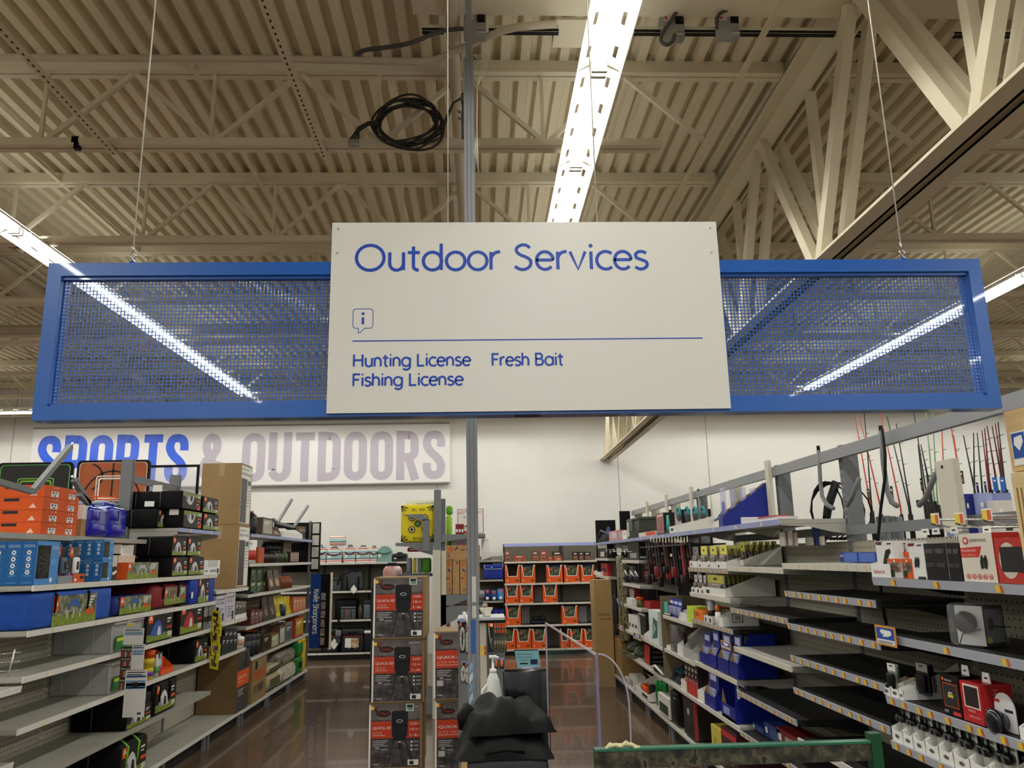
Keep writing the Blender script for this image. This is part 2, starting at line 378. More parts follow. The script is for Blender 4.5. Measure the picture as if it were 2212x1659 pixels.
for k, y in enumerate(JY):
    for s, (x0, x1) in enumerate(((-14.0, 2.42), (2.78, 19.0))):
        joist('roof_joist', x0, x1, y, '%s beige open web roof joist from the front, %s the heavy girder' % (ORD[k], ('left of', 'right of')[s]), (1, -1)[s])
t = thing('joist_girder', 'heavy beige steel girder truss running toward the back wall', 'girder', (0, 0, 0))
GX = lambda y: 2.48 + .017 * y
for nm, z0, z1 in (('bottom_chord', 3.96, 4.06), ('top_chord', 5.36, 5.59)):
    b = MB()
    for sg in (-1, 1):
        b.prism([(GX(-2) + sg * .02, -2), (GX(-2) + sg * .15, -2), (GX(17.2) + sg * .15, 17.17), (GX(17.2) + sg * .02, 17.17)], 'z', z0 if nm == 'bottom_chord' else z1 - .02, z0 + .02 if nm == 'bottom_chord' else z1, BEIGE)
        b.prism([(GX(-2) + sg * .02, -2), (GX(-2) + sg * .04, -2), (GX(17.2) + sg * .04, 17.17), (GX(17.2) + sg * .02, 17.17)], 'z', z0, z1, BEIGE)
    b.build(nm, t)
by = [-.35 + 1.9 * k for k in range(10)]                         # bottom panel points
for k, y0 in enumerate(by):
    for dy, w in ((-.95, .085), (.95, .085)):
        for sg in (-1, 1):
            y1 = y0 + dy
            if y1 > 17: continue
            MB().bar((GX(y0) + sg * .075, y0 + .06 * (1 if dy > 0 else -1), 4.0), (GX(y1) + sg * .075, y1 - .06 * (1 if dy > 0 else -1), 5.45), w, .07, BEIGE, (0, 1, 0)).build('web_member', t)
    MB().bar((GX(y0), y0, 4.02), (GX(y0), y0, 5.42), .07, .06, BEIGE, (0, 1, 0)).build('web_post', t)
for i, (x, y0, y1, z) in enumerate(((-2.15, 3.67, 7.33, 5.61), (-.95, 5.5, 9.16, 5.0), (1.75, 3.67, 7.33, 5.0), (-4.1, 5.5, 10.99, 5.61), (3.9, 5.5, 12.82, 5.0))):
    b = MB(); b.bar((x, y0, z), (x, y1, z - .01), .04, .012, BEIGE); b.bar((x + .018, y0, z + .015), (x + .018, y1, z + .005), .008, .03, BEIGE)
    tag(b.build('bridging_bar'), ['beige angle bar tying joists, left of the cable coil', 'beige angle bar tying joists beyond the cable coil', 'beige angle bar tying joists, right of the central lamp row', 'long beige angle bar tying joists, above the left lamp row', 'long beige angle bar tying joists, right of the girder'][i], 'steel bar', 'joist bridging bars')
def channel(x, y0, y1, z, label, n):
    t = thing('strut_channel', label, 'strut', (x, y0, z), 0, 'slotted strut channels')
    b = MB(); b.box(-.03, .03, 0, y1 - y0, 0, .01, BEIGE); b.box(-.03, -.022, 0, y1 - y0, .01, .05, BEIGE)
    for i in range(n):
        yy = (i + .5) * (y1 - y0) / n; b.box(-.008, .004, yy - .011, yy + .011, -.001, 0, DARK)
    b.build('slotted_angle', t); return t
channel(-2.74, 2.6, 5.56, 4.955, 'slotted beige strut overhead at the far left', 52)
for k in range(7): channel(-9.6 + 3.3 * k, 14.6, 16.5, 5.021, '%s short strut from the left above the back wall lamps' % ORD[k], 4)
channel(-1.175, 2.6, 5.60, 4.955, 'slotted beige strut overhead left of the cable coil', 52)
# round pipes
pipe_m = mat('c4b89f', .5, var=.05)
def pipe(name, pts, r, label, cat='pipe'): return tag(MB().tube(pts, r, pipe_m, 12).build(name), label, cat)
pipe('roof_pipe', [(-.16, -2, 5.5), (-.16, 17.1, 5.5)], .045, 'beige round pipe running front to back behind the grey pole')
q = [at(a, c, z=5.4) for a, c in ((-60, 124), (600, 127), (905, 133), (945, 128), (1085, 66), (1120, 58), (1200, 52))]
pipe('roof_pipe', q, .026, 'thin beige pipe crossing the ceiling with a dogleg bend')
q = [at(0, 585, z=5.45), at(110, 668, z=5.45)]; d = (q[1] - q[0])
pipe('duct', [q[0] - d * 1.2, q[1] + d * 4], .11, 'beige round duct beside the left lamp row', 'duct')
q = at(0, 700, z=5.2); pipe('sprinkler_main', [(-16, q.y + .3, 5.2), (2.0, q.y + .3, 5.2)], .075, 'thick beige pipe crossing behind the blue sign frame')
b = MB(); b.box(-.42, 4.6, 2.6, 4.66, 5.50, 5.60, BEIGE); tag(b.build('roof_opening_curb'), 'flat beige metal curb panel at the top of the ceiling', 'ceiling panel')
b = MB(); b.box(.55, .76, 4.7, 5.0, 5.5, 5.52, BEIGE); b.box(.55, .56, 4.7, 5.0, 5.52, 5.7, BEIGE); tag(b.build('hanger_plate'), 'small square beige plate beside the central lamp row', 'plate')
for k, (a, c, lab) in enumerate(((912, 958, 'short dark slotted rail left of the grey pole'), (1055, 1205, 'dark slotted rail between grey pole and central lamps'), (1366, 1890, 'long dark slotted rail carrying two control boxes'), (2050, 2200, 'dark slotted rail right of the girder web'))):
    p0, p1 = at(a, 25, y=4.78), at(c, 27, y=4.78); b = MB(); b.box(p0.x, p1.x, 4.76, 4.80, 5.452, 5.50, BEIGE, D=DARK); b.box(p0.x, p1.x, 4.759, 4.76, 5.455, 5.475, DARK); tag(b.build('strut_rail'), lab, 'rail', 'slotted rails')
# lighting control boxes
boxm = mat('8d8a82', .5, var=.04); RED, BLUEC = mat('b5302a', .4), mat('2c5a9a', .4)
def control_box(px, py, label):
    p = at(px, py, y=4.66)
    t = thing('control_box', label, 'electrical box', (p.x, 4.66, p.z), 0, 'grey lighting control boxes')
    b = MB(); b.rbox(-.075, .075, 0, .07, -.1, .1, .006, boxm); b.build('housing', t)
    b = MB(); b.dim = (.15, .07, .2)
    b.box(-.065, -.01, -.003, 0, .02, .07, mat('b9b6ae')); b.box(-.058, -.042, -.006, -.003, .032, .058, RED); b.build('switch_plate', t)
    b = MB(); b.box(.014, .068, -.008, 0, -.0, .06, BLACKM)
    for i in range(3): b.lathe((.022 + i * .018, -.004, .072), [(.006, -.003), (.006, .003)], (RED, BLUEC, BLUEC)[i], 8, 'y')
    for i in range(3): b.box(.018 + i * .018, .03 + i * .018, -.012, -.008, .012, .05, DARK)
    b.build('terminal_block', t)
    b = MB(); b.box(.012, .068, -.006, 0, -.088, -.06, mat('a8a59c'))
    for i in range(4): b.lathe((.02 + i * .014, -.007, -.067), [(.005, -.003), (.005, .003)], (RED, BLUEC, RED, BLUEC)[i], 8, 'y')
    b.build('connector_row', t); return p
p1 = control_box(1026, 48, 'grey control box behind the grey pole'); p2 = control_box(1455, 52, 'grey control box behind a beige bar, left one of the pair'); p3 = control_box(1574, 50, 'grey control box right of centre, under the curved conduit')
flex = mat('4c4a45', .5)
def flexi(pts, r, label):
    b = MB(); P = spl([tuple(p[:2]) for p in pts], 8); Z = spl([(p[2], 0) for p in pts], 8)
    Q = [(P[i][0], P[i][1], Z[i][0]) for i in range(len(P))]; b.tube(Q, [r * (1 + .12 * (i % 2)) for i in range(len(Q))], flex, 8); return tag(b.build('flexible_conduit'), label, 'conduit')
flexi([p1 + Vector((-.08, -.0, -.05))] + [at(a, c, y=4.7) for a, c in ((950, 68), (890, 92), (830, 103), (790, 108), (770, 118))], .014, 'dark ribbed conduit curving left from the control box')
flexi([at(a, c, y=4.62) for a, c in ((1472, 5), (1452, 40), (1432, 70), (1428, 88), (1440, 97), (1452, 90), (1458, 74))], .012, 'grey ribbed conduit looping under the left control box of the pair')
flexi([at(a, c, y=4.6) for a, c in ((1606, 0), (1590, 14), (1560, 26), (1550, 38), (1548, 62))], .012, 'grey conduit curving into the right control box')
# ---------------------------------------------------------------- power pole with cables
PY = 4.4
pole_m = mat('8f9296', .4, metal=.25, var=.04); p = at(1024, 1500, y=PY); PXX = p.x
t = thing('service_pole', 'grey square service pole rising behind the white sign', 'pole', (PXX, PY, 0))
b = MB(); b.box(-.031, .031, -.031, .031, .30, 4.98, pole_m)
for x in (-.012, .012): b.box(x - .002, x + .002, -.0325, -.031, .30, 4.98, MID)
b.build('lower_sleeve', t)
b = MB(); b.box(-.018, .022, -.02, .02, 4.98, 5.70, pole_m); b.build('upper_tube', t)
b = MB(); zt = zsol(1245, PXX, PY); zb = zsol(1300, PXX, PY)
b.box(-.006, .016, -.0335, -.0325, zb, zt, mat('d9d7cf', .5), F=mat('d9d7cf', .5)); b.box(-.006, .016, -.0335, -.0325, zsol(1334, PXX, PY), zsol(1308, PXX, PY), mat('d4d0c4', .5)); b.build('sticker', t)
b = MB(); b.box(-.012, .010, -.0335, -.0325, zsol(1410, PXX, PY), zsol(1338, PXX, PY), mat('3d62b0', .4)); b.build('blue_tape', t)['label'] = 'blue tape strip'
b = MB()
for k in range(4): b.poly([(-.025, -.0336, zsol(1440 + k * 22, PXX, PY)), (-.006, -.0336, zsol(1425 + k * 22, PXX, PY)), (-.004, -.0336, zsol(1440 + k * 22, PXX, PY)), (-.023, -.0336, zsol(1455 + k * 22, PXX, PY))], mat(('8fb3d0', 'c9d6dc', '7fa6c8', 'a9c4d6')[k], .4))
b.build('torn_decal', t)
b = MB(); b.box(.033, .0345, -.02, .02, zsol(390, PXX, PY), zsol(335, PXX, PY), mat('c9c6ba')); b.build('label_plate', t)
q0, q1 = at(1005, 215, y=PY + .065), at(1005, 298, y=PY + .065)
t = thing('conduit_sleeve', 'grey plastic conduit sleeve clamped to the grey pole', 'conduit', (q0.x, q0.y, q1.z))
b = MB(); Lz = q0.z - q1.z; g = mat('5f6163', .45); b.lathe((0, 0, 0), [(.024, 0), (.026, 0), (.026, Lz * .62), (.022, Lz * .62), (.022, Lz)], g, 14); b.build('sleeve', t)
b = MB(); b.lathe((0, 0, Lz * .9), [(.029, 0), (.029, .06)], g, 14); b.build('collar', t)
for z in (.45, .62): MB().tube([(-.03, -.02, Lz * z), (-.045, -.03, Lz * z)], .009, mat('8a8577', .3, metal=.8)).build('clamp_bolt', t)
cab = mat('35342f', .5)
coil = thing('cable_coil', 'coiled grey cables hung left of the grey pole', 'cable', at(880, 268, y=5.36)); cc = coil.location
random.seed(3)
for k in range(9):
    r0, r1 = .222 + .010 * (k % 4) + random.uniform(-.012, .012), .165 + .009 * (k % 5) + random.uniform(-.012, .012); ox, oz = random.uniform(-.03, .035), random.uniform(-.02, .02)
    MB().tube([(ox + r0 * math.cos(a), .015 * (k % 4) - .02 + .012 * math.sin(3 * a + k), oz + r1 * math.sin(a) - .02 * math.sin(2 * a + k)) for a in [i * math.pi / 14 for i in range(29)]], .0085, cab, 7).build('cable_loop', coil)
for k in range(4):
    MB().tube([Vector(p) - cc for p in ([at(a, c, y=5.31 + .012 * k) for a, c in ((955, 275 + 3 * k), (968, 245 + 2 * k), (980, 222), (996 + k, 212))])], .0085, cab, 7).build('cable_lead', coil)
for k in range(3):
    MB().tube([Vector(p) - cc for p in ([at(a, c, y=5.31) for a, c in ((815, 262 + 3 * k), (795, 264 + 3 * k), (775, 275 + 4 * k), (758 + 8 * k, 300))])], .008, cab, 7).build('cable_lead', coil)
for a in (.35, 1.1, 1.45, 2.5, 4.8): MB().tube([(.23 * math.cos(a) + .03 * math.cos(s), .035 * math.sin(s), .175 * math.sin(a) + .03 * math.cos(s)) for s in [i * .7 for i in range(10)]], .003, BLACKM, 5).build('cable_tie', coil)
p = at(764, 308, y=5.31); t = thing('cable_splitter', 'small metal box joining cable ends left of the coil', 'electrical box', p)
b = MB(); b.rbox(-.04, .04, -.02, .03, -.03, .02, .005, mat('a8a498', .35, metal=.6)); b.build('body', t)
for k in range(3): MB().lathe((-.025 + k * .024, 0, .02), [(.009, 0), (.009, .02)], mat('6d6a62', .35, metal=.7), 8).build('gland', t)
wire = mat('cfc8b4', .5)
t = thing('loose_wire_bundle', 'thin pale wires hanging beside the upper grey pole', 'wire', at(1040, 150, y=PY - .03)); o = t.location
for k in range(5): MB().tube([Vector(p) - o for p in [at(1020, 118, y=PY - .035)] + [at(a, c, y=PY - .03 - .004 * k) for a, c in ((1043 - 2 * k, 118 + 3 * k), (1053 - 3 * k, 140), (1048 - 3 * k, 160), (1031, 185), (1030, 260), (1024 + 2 * k, 330), (1034, 370 + k))]], .0022, wire, 5).build('wire', t)
# fire alarm strobe at the far left
p = at(43, 540, z=5.05); t = thing('sprinkler_guard', 'round red ceiling device near the left lamp row', 'alarm', p)
b = MB(); b.lathe((0, 0, 0), [(.06, .02), (.13, .03), (.14, .06), (.09, .09)], mat('9c3a30', .4), 18); b.build('red_dish', t)
b = MB(); b.lathe((0, 0, -.04), [(.02, 0), (.04, .03), (.035, .06)], mat('c9c4b4', .2, metal=.5), 12); b.build('lens', t)
b = MB(); b.box(-.06, .06, -.06, .06, .09, .16, mat('8a8a84')); b.build('back_box', t)
p = at(165, 310, y=5.46); t = thing('beam_clamp', 'small black clamp on the lower chord, far left', 'clamp', p); b = MB(); b.box(-.03, .02, -.02, .02, .0, .05, BLACKM); b.box(-.01, .03, -.02, .02, -.05, 0, BLACKM); b.build('clamp_body', t)
# ---------------------------------------------------------------- lamps
TUBE = mat((1.0, .97, .92), .4, emit=14.0); REFL = mat('f1f0ea', .3, emit=0)
def fixture(L, lamps):
    t = thing('strip_light', 'x', 'lamp')
    b = MB(); b.prism([(-.035, .07), (.035, .07), (.035, .035), (.02, .018), (-.02, .018), (-.035, .035)], 'y', 0, L, REFL); b.build('housing', t)
    for sg in (-1, 1):
        w = MB(); N = max(4, int(L / .3)); e = L / N
        q = lambda u: (sg * (.035 + u * .095), .035 - u * .05)
        for k in range(N):                                    # slotted reflector wing
            y0, y1 = k * e, (k + 1) * e; sl = .11
            for u0, u1, a, c in ((0, .38, y0, y1), (.62, 1, y0, y1), (.38, .62, y0, y0 + (e - sl) / 2), (.38, .62, y1 - (e - sl) / 2, y1)):
                (xa, za), (xb, zb) = q(u0), q(u1); w.geo([(xa, a, za), (xb, a, zb), (xb, c, zb), (xa, c, za)], [(0, 1, 2, 3)], REFL)
        (xa, za) = q(1); w.geo([(xa, 0, za), (xa + sg * .012, 0, za - .022), (xa + sg * .012, L, za - .022), (xa, L, za)], [(0, 1, 2, 3)], REFL); w.build('reflector', t)
    for k in range(lamps):
        a, c = L * k / lamps + .06, L * (k + 1) / lamps - .06
        MB().tube([(0, a, -.03), (0, c, -.03)], .016, TUBE, 10).build('tube_lamp', t)
        MB().rbox(-.05, .05, a - .05, a - .02, -.045, .02, .006, WHITE).build('lamp_holder', t); MB().rbox(-.05, .05, c + .02, c + .05, -.045, .02, .006, WHITE).build('lamp_holder', t)
    return t
Y0 = at(1285, 150, z=ZL).y; Y1 = at(1238, 356, z=ZL).y; LF = (Y1 - Y0)
fx = fixture(LF - .01, 1); first = True
rows = {-14.25: 'far left lamp row', -9.25: 'second lamp row from left', -4.25: 'lamp row left of the white sign', .78: 'central lamp row', 6.2: 'lamp row right of the girder', 11.2: 'far right lamp row'}
for rx, nm in rows.items():
    y = Y0 - LF * (3 if abs(rx) < 5 else 1); k = 0
    while y + LF < 15.3:
        lab = '%s white strip light from the front in the %s' % (ORD[k], nm)
        if first: fx.location = (rx, y, ZL); fx['label'] = lab; fx['group'] = 'fluorescent strip lights'; first = False
        else: dup(fx, (rx, y, ZL), 0, lab, 'fluorescent strip lights')
        y += LF; k += 1
fw = None
for k in range(16):
    lab = '%s white strip light from the left along the back wall' % ORD[k]
    x = -11.2 + k * LF + LF
    if x > 2.4 and x - LF < 3.15: continue
    dup(fx, (x, 15.75, ZL), math.pi / 2, lab, 'strip lights along the back wall')
# ---------------------------------------------------------------- hanging sign
SY = 2.911
BLUE = mat('0c57ad', .28, var=.03, spec=.5, coat=.3); SIGNW = mat('dad8cf', .35, spec=.4)
tl, tr, bl, br = (at(a, c, y=SY) for a, c in ((105, 567), (2117, 560), (68, 905), (2165, 885)))
x0, x1, z1, z0 = (tl.x + bl.x) / 2, (tr.x + br.x) / 2, (tl.z + tr.z) / 2, (bl.z + br.z) / 2
sign = thing('hanging_sign', 'long blue framed sign with mesh ends and white centre board', 'sign', (x0, SY, z0))
Ws, Hs = x1 - x0, z1 - z0; fw_ = .052; dp = .075
b = MB()
for (a, c, e, f) in ((0, 0, Ws, fw_), (0, Hs - fw_, Ws, Hs)):
    b.prism([(a, c), (e, c), (e - (fw_ if c == 0 else 0), f), (a + (fw_ if c == 0 else 0), f)] if c == 0 else [(a + fw_, c), (e - fw_, c), (e, f), (a, f)], 'y', 0, dp, BLUE)
for a in (0, 1):
    s_ = (lambda u: u) if a == 0 else (lambda u: Ws - u)
    b.prism([(s_(0), 0), (s_(fw_), fw_), (s_(fw_), Hs - fw_), (s_(0), Hs)], 'y', 0, dp, BLUE)
b.box(fw_, Ws - fw_, .012, .03, fw_ - .002, fw_ + .012, BLUE); b.box(fw_, Ws - fw_, .012, .03, Hs - fw_ - .012, Hs - fw_ + .002, BLUE)
b.build('frame', sign)
qa, qb = at(717, 480, y=SY - .012), at(1548, 480, y=SY - .012); qc, qd = at(706, 890, y=SY - .012), at(1578, 885, y=SY - .012)
wx0, wx1 = (qa.x + qc.x) / 2 - x0, (qb.x + qd.x) / 2 - x0; wz1, wz0 = (qa.z + qb.z) / 2 - z0, (qc.z + qd.z) / 2 - z0
for a, c in ((fw_, wx0 + .04), (wx1 - .04, Ws - fw_)):
    b = MB(); pt = .01375; bw = .0038; xx = a
    while xx < c: b.box(xx, xx + bw, .030, .0315, fw_, Hs - fw_, BLUE); xx += pt
    zz = fw_
    while zz < Hs - fw_: b.box(a, c, .0290, .030, zz, zz + bw, BLUE); zz += pt
    b.build('mesh_panel', sign)
b = MB(); b.box(wx0, wx1, -.012, -.004, wz0, wz1, SIGNW); board = b.build('sign_board', sign); board['label'] = 'white sign board'
TB = mat('2348ad', .4)
def onb(px, py): p = at(px, py, y=SY - .0126); return p - Vector((x0, SY, z0))
b = MB(); U = Vector((1, 0, 0)); V = Vector((0, 0, 1))
def put(t, pxl, pyb, pxr, pyc, wd):
    o = onb(pxl, pyb); size = (onb(pxl, pyc).z - o.z) / .7; wdt = onb(pxr, pyb).x - o.x + .1 * size
    b.lettering(t, o, U, V, size, wd, TB, width=wdt)
put('Outdoor Services', 766, 584, 1397, 530, .088); put('Hunting License', 762, 792, 1015, 766, .115); put('Fresh Bait', 1062, 790, 1215, 764, .115); put('Fishing License', 761, 834, 999, 808, .115)
o1, o2 = onb(761, 738), onb(1518, 732); b.geo([o1, o1 + V * .0055 - V * .001, Vector((o2.x, o2.y, o1.z + .0045)), Vector((o2.x, o2.y, o1.z))], [(0, 3, 2, 1)], TB)
i0, i1 = onb(762, 709), onb(806, 667); s_ = i1.x - i0.x; hh = i1.z - i0.z
b.stroke([(x * s_, y * hh) for x, y in arc(.85, .85, .15, .15, 90, 0, 5) + arc(.85, .15, .15, .15, 0, -90, 5) + [(.6, 0), (.36, -.24), (.28, -.24), (.28, 0)] + arc(.15, .15, .15, .15, -90, -180, 5) + arc(.15, .85, .15, .15, 180, 90, 5) + [(.85, 1)]], .0026, i0, U, V, TB)
b.stroke([(.5 * s_, .2 * hh), (.5 * s_, .56 * hh)], .0095, i0, U, V, TB); b.geo([i0 + U * (.5 * s_ + .006 * math.cos(k)) + V * (.75 * hh + .006 * math.sin(k)) for k in [i * .5236 for i in range(12)]], [range(12)], TB)
b.build('lettering', sign)
for a, c in ((731, 494), (729, 546), (1534, 492), (1537, 545)): MB().lathe(onb(a, c), [(.0035, 0), (.0035, -.002), (.0015, -.003)], mat('bdbcb6', .3, metal=.7), 10, 'y').build('screw', sign)
b = MB(); q = onb(1140, 893); b.box(q.x - .05, q.x + .05, .0, .02, -.008, .0, BLACKM); b.build('latch', sign)
STEEL = mat('c9c7c0', .25, metal=.8)
for i, (px, py, top) in enumerate(((288, 540, 'left end of the blue sign'), (968, 480, 'white board, left of the grey pole'), (1290, 480, 'white board, under the central lamps'), (1947, 538, 'right end of the blue sign'))):
    y = SY + dp / 2; p = at(px, py, y=y); big = i in (0, 3)
    t = thing('hanging_cable', 'thin steel cable holding up the ' + top, 'cable', (p.x, y, z1), 0, 'sign suspension cables')
    zz = p.z - z1 if big else .02
    MB().tube([(0, 0, max(zz, .05)), (0, 0, 5.55 - z1)], .0028, mat('d8d4c6', .4), 6).build('wire_rope', t)
    if big:
        MB().tube([(.006, 0, .03), (.012, 0, .045), (0, 0, .058), (-.010, 0, .05), (-.004, 0, .035), (.010, 0, .018), (.006, 0, .004), (-.006, 0, .004), (-.010, 0, .016)], .0028, STEEL, 6).build('hook', t)
        MB().lathe((0, 0, .058), [(.004, 0), (.004, .03)], STEEL, 8).build('ferrule', t)
        MB().tube([(.012 * math.cos(a), 0, .006 + .012 * math.sin(a)) for a in [i * .4833 for i in range(14)]], .004, mat('2247b0', .35), 6).build('blue_ring', t)
# ---------------------------------------------------------------- wall sign
c0, c1 = at(75, 930, y=17.15), at(972, 1043, y=17.15)
sx0, sx1, sz0, sz1 = c0.x, c1.x, at(500, 1049, y=17.15).z, at(500, 922, y=17.15).z
ws = thing('wall_sign', 'long white wall sign reading SPORTS & OUTDOORS', 'sign', (sx0, 17.14, sz0))
b = MB(); b.box(0, sx1 - sx0, -.03, .06, 0, sz1 - sz0, mat('e8e5e2', .3, spec=.5)); b.build('panel', ws)
SB, SG = mat('3c64dc', .3), mat('bdb5bf', .35)
def wl(t, pl, pr, m):
    b = MB(); zb = zsol(1039, -3, 17.1) - sz0; zt_ = zsol(932, -3, 17.1) - sz0; X0 = xsol(pl, 17.1, 4.2) - sx0; X1 = xsol(pr, 17.1, 4.2) - sx0
    b.lettering(t, (X0 + .0, -.032, zb), (1, 0, 0), (0, 0, 1), zt_ - zb, .165, m, GH, width=(X1 - X0) * (1 + .03 / len(t))); b.build('lettering', ws)
wl('SPORTS', 78, 410, SB); wl('& OUTDOORS', 430, 966, SG)
b = MB(); b.box(0, sx1 - sx0, -.05, -.03, sz1 - sz0, sz1 - sz0 + .03, mat('8d8b86')); b.box(0, sx1 - sx0, -.05, -.03, -.03, 0, mat('8d8b86')); b.build('rail', ws)
# ---------------------------------------------------------------- shelving
def pegboard(h):
    if ('peg', h) in MC: return MC[('peg', h)]
    m = bpy.data.materials.new('pegboard'); m.use_nodes = True; nt = m.node_tree; b = nt.nodes['Principled BSDF']; b.inputs['Roughness'].default_value = .6
    N = nt.nodes.new; K = nt.links.new; tc = N('ShaderNodeTexCoord'); sx = N('ShaderNodeSeparateXYZ'); K(tc.outputs['Object'], sx.inputs[0]); parts = []
    for ax in ('X', 'Z'):
        w = N('ShaderNodeMath'); w.operation = 'WRAP'; w.inputs[1].default_value = .019; w.inputs[2].default_value = -.019; K(sx.outputs[ax], w.inputs[0])
        q = N('ShaderNodeMath'); q.operation = 'POWER'; q.inputs[1].default_value = 2; a = N('ShaderNodeMath'); a.operation = 'ABSOLUTE'; K(w.outputs[0], a.inputs[0]); K(a.outputs[0], q.inputs[0]); parts.append(q)
    s = N('ShaderNodeMath'); s.operation = 'ADD'; K(parts[0].outputs[0], s.inputs[0]); K(parts[1].outputs[0], s.inputs[1])
    l = N('ShaderNodeMath'); l.operation = 'LESS_THAN'; l.inputs[1].default_value = .0055 ** 2; K(s.outputs[0], l.inputs[0])
    mx = N('ShaderNodeMix'); mx.data_type = 'RGBA'; mx.inputs[6].default_value = (*lin(h), 1); mx.inputs[7].default_value = (.02, .018, .014, 1); K(l.outputs[0], mx.inputs[0]); K(mx.outputs[2], b.inputs['Base Color'])
    MC[('peg', h)] = m; return m
PEG = pegboard('b9b3a2'); STEELS = mat('aeaba0', .5, var=.05); DKSH = mat('242322', .5, var=.1); BONE = mat('cfc9b8', .5, var=.03)
LIPW = mat('e9e7df', .3); LIPG = mat('b4b8c2', .3); LIPB = mat('a9b3e0', .3); TAGY = mat('f0d44c', .4); TAGR = mat('d9663f', .4); TAGW = mat('f2efe4', .4); TAGC = mat('ecd9a4', .4); KICK = mat('1c1a17', .6)
UPG = mat('77797b', .45, var=.04); SLOT = mat('0c0c0c', .7)
def shelf_part(t, z, w, d, style, seed, x0=0.0, dark=False, bracket=.09, y0=0.0):
    """shelf board with folded lip; its price strip and the shelf tags on it are a sub-part"""
    m = DKSH if dark else STEELS
    b = MB(); b.box(x0 + .004, x0 + w - .004, y0 + .012, y0 + d, z - .028, z, m); s = b.build('shelf', t)
    lipm = {'w': LIPW, 'g': LIPG, 'b': LIPB, 'y': LIPG, 'c': LIPW, 's': STEELS}[style]
    b = MB(); b.prism([(y0, z + .002), (y0 + .012, z + .002), (y0 + .012, z - .036), (y0 + .006, z - .036)], 'x', x0 + .004, x0 + w - .004, lipm)
    rnd = random.Random(seed); n = {'w': 2, 'g': 3, 'b': 2, 'y': 10, 'c': 11, 's': 0}[style]
    for k in range(n):
        c = x0 + w * (k + .5) / n + rnd.uniform(-.03, .03); hw = .021
        e = lambda zz: y0 - .0012 + (z - zz) * .158
        for a, q, mm in ((c - hw, c + hw * .3, TAGY if style in 'yg' else TAGC), (c + hw * .3, c + hw, TAGR if style in 'yg' else TAGW)):
            b.geo([(a, e(z - .004), z - .004), (q, e(z - .004), z - .004), (q, e(z - .032), z - .032), (a, e(z - .032), z - .032)], [(0, 3, 2, 1)], mm)
    b.build('price_strip', s)
    if bracket:
        for xx in (x0 + .004, x0 + w - .010):
            b = MB(); b.prism([(y0 + .02, z - .03), (y0 + d, z - .03), (y0 + d, z - .03 - bracket), (y0 + d - .1, z - .03 - bracket * .8), (y0 + d * .45, z - .03 - bracket * .25), (y0 + .02, z - .03 - bracket * .1)], 'x', xx, xx + .004, m); b.build('shelf_bracket', t)
def bay(side, y0, y1, shelves, label, ptop=1.98, utop=2.0, depth=.49, um=BONE, base=.18, peg=True, base_style='w', group=None):
    w = y1 - y0; loc, rz = ((XL, y0, 0), LROT) if side == 'L' else ((XR, y1, 0), RROT)
    t = thing('shelving_bay', label, 'shelving', loc, rz, group)
    if peg: MB().box(.02, w - .02, depth + .002, depth + .02, base, ptop, PEG if peg is True else peg).build('back_panel', t)
    b = MB(); xx = -.018
    b.box(xx, xx + .036, depth - .01, depth + .05, 0, utop, um)
    for k in range(int((utop - .2) / .05)): b.box(xx + .007, xx + .011, depth - .0108, depth - .01, .2 + k * .05, .2 + k * .05 + .028, SLOT); b.box(xx + .025, xx + .029, depth - .0108, depth - .01, .2 + k * .05, .2 + k * .05 + .028, SLOT)
    b.build('upright', t)
    if utop > 2.2: MB().box(-.03, .03, depth - .008, depth + .10, 1.0 if side == 'L' else 1.98, utop, um).build('tall_post', t)
    b = MB(); b.box(.004, w - .004, .01, depth - .014, base - .03, base, STEELS); b.box(.004, w - .004, .06, .07, .02, base - .03, KICK)
    for xx in (.05, w - .08): b.box(xx, xx + .03, .015, .045, 0, base - .03, MID)
    d_ = b.build('base_deck', t)
    b = MB(); b.prism([(0, base + .002), (.012, base + .002), (.012, base - .036), (.006, base - .036)], 'x', .004, w - .004, LIPW if base_style == 'w' else LIPG); b.build('price_strip', d_)
    for k, s in enumerate(shelves):
        z, st = s[0], s[1]; dk = len(s) > 2 and s[2]; x0 = s[3] if len(s) > 3 else 0; ww = s[4] if len(s) > 4 else w - x0
        yo = .25 if z == 2.147 else 0
        shelf_part(t, z, ww, depth - .014 + yo, st, int(y0 * 100) + k, x0, dk, 0 if z == 2.147 else .3 if z == 2.26 else .02 if side == 'L' else .07, yo)
    return t
LY = [4.17, 5.39, 6.61, 7.84, 9.06, 10.28, 11.5, 12.72, 13.94]
near = [(1.80, 'w'), (1.515, 'w'), (1.235, 'w'), (.925, 'w'), (.585, 's')]
GL_ = 'shelving bays of the left run'
bay('L', 4.17, 5.39, [(1.185, 'w'), (.74, 'w')], 'nearest shelving bay of the left run, bare and cut by the frame edge', 1.86, 1.9, group=GL_)
bay('L', 5.39, 6.61, near + [(2.147, 's')], 'left shelving bay with orange cartons on its highest shelf', 1.86, 1.9, group=GL_)
bay('L', 6.61, 7.84, near + [(2.147, 's')], 'left shelving bay with the clip strip of paper cards at its edge', 1.86, 1.9, group=GL_)
bay('L', 7.84, 9.06, near[:4] + [(.585, 's')] + [(2.26, 'b')], 'left shelving bay with a tall grey post and tents on top', 1.86, 2.93, um=UPG, group=GL_)
bay('L', 9.06, 10.28, [(1.62, 'w'), (1.26, 'w'), (.90, 'w')], 'left shelving bay carrying two tall brown cartons', 1.98, 2.9, um=UPG, group=GL_)
far = [(2.275, 'b'), (1.905, 'w'), (1.525, 'w'), (1.135, 'w'), (.74, 'w')]
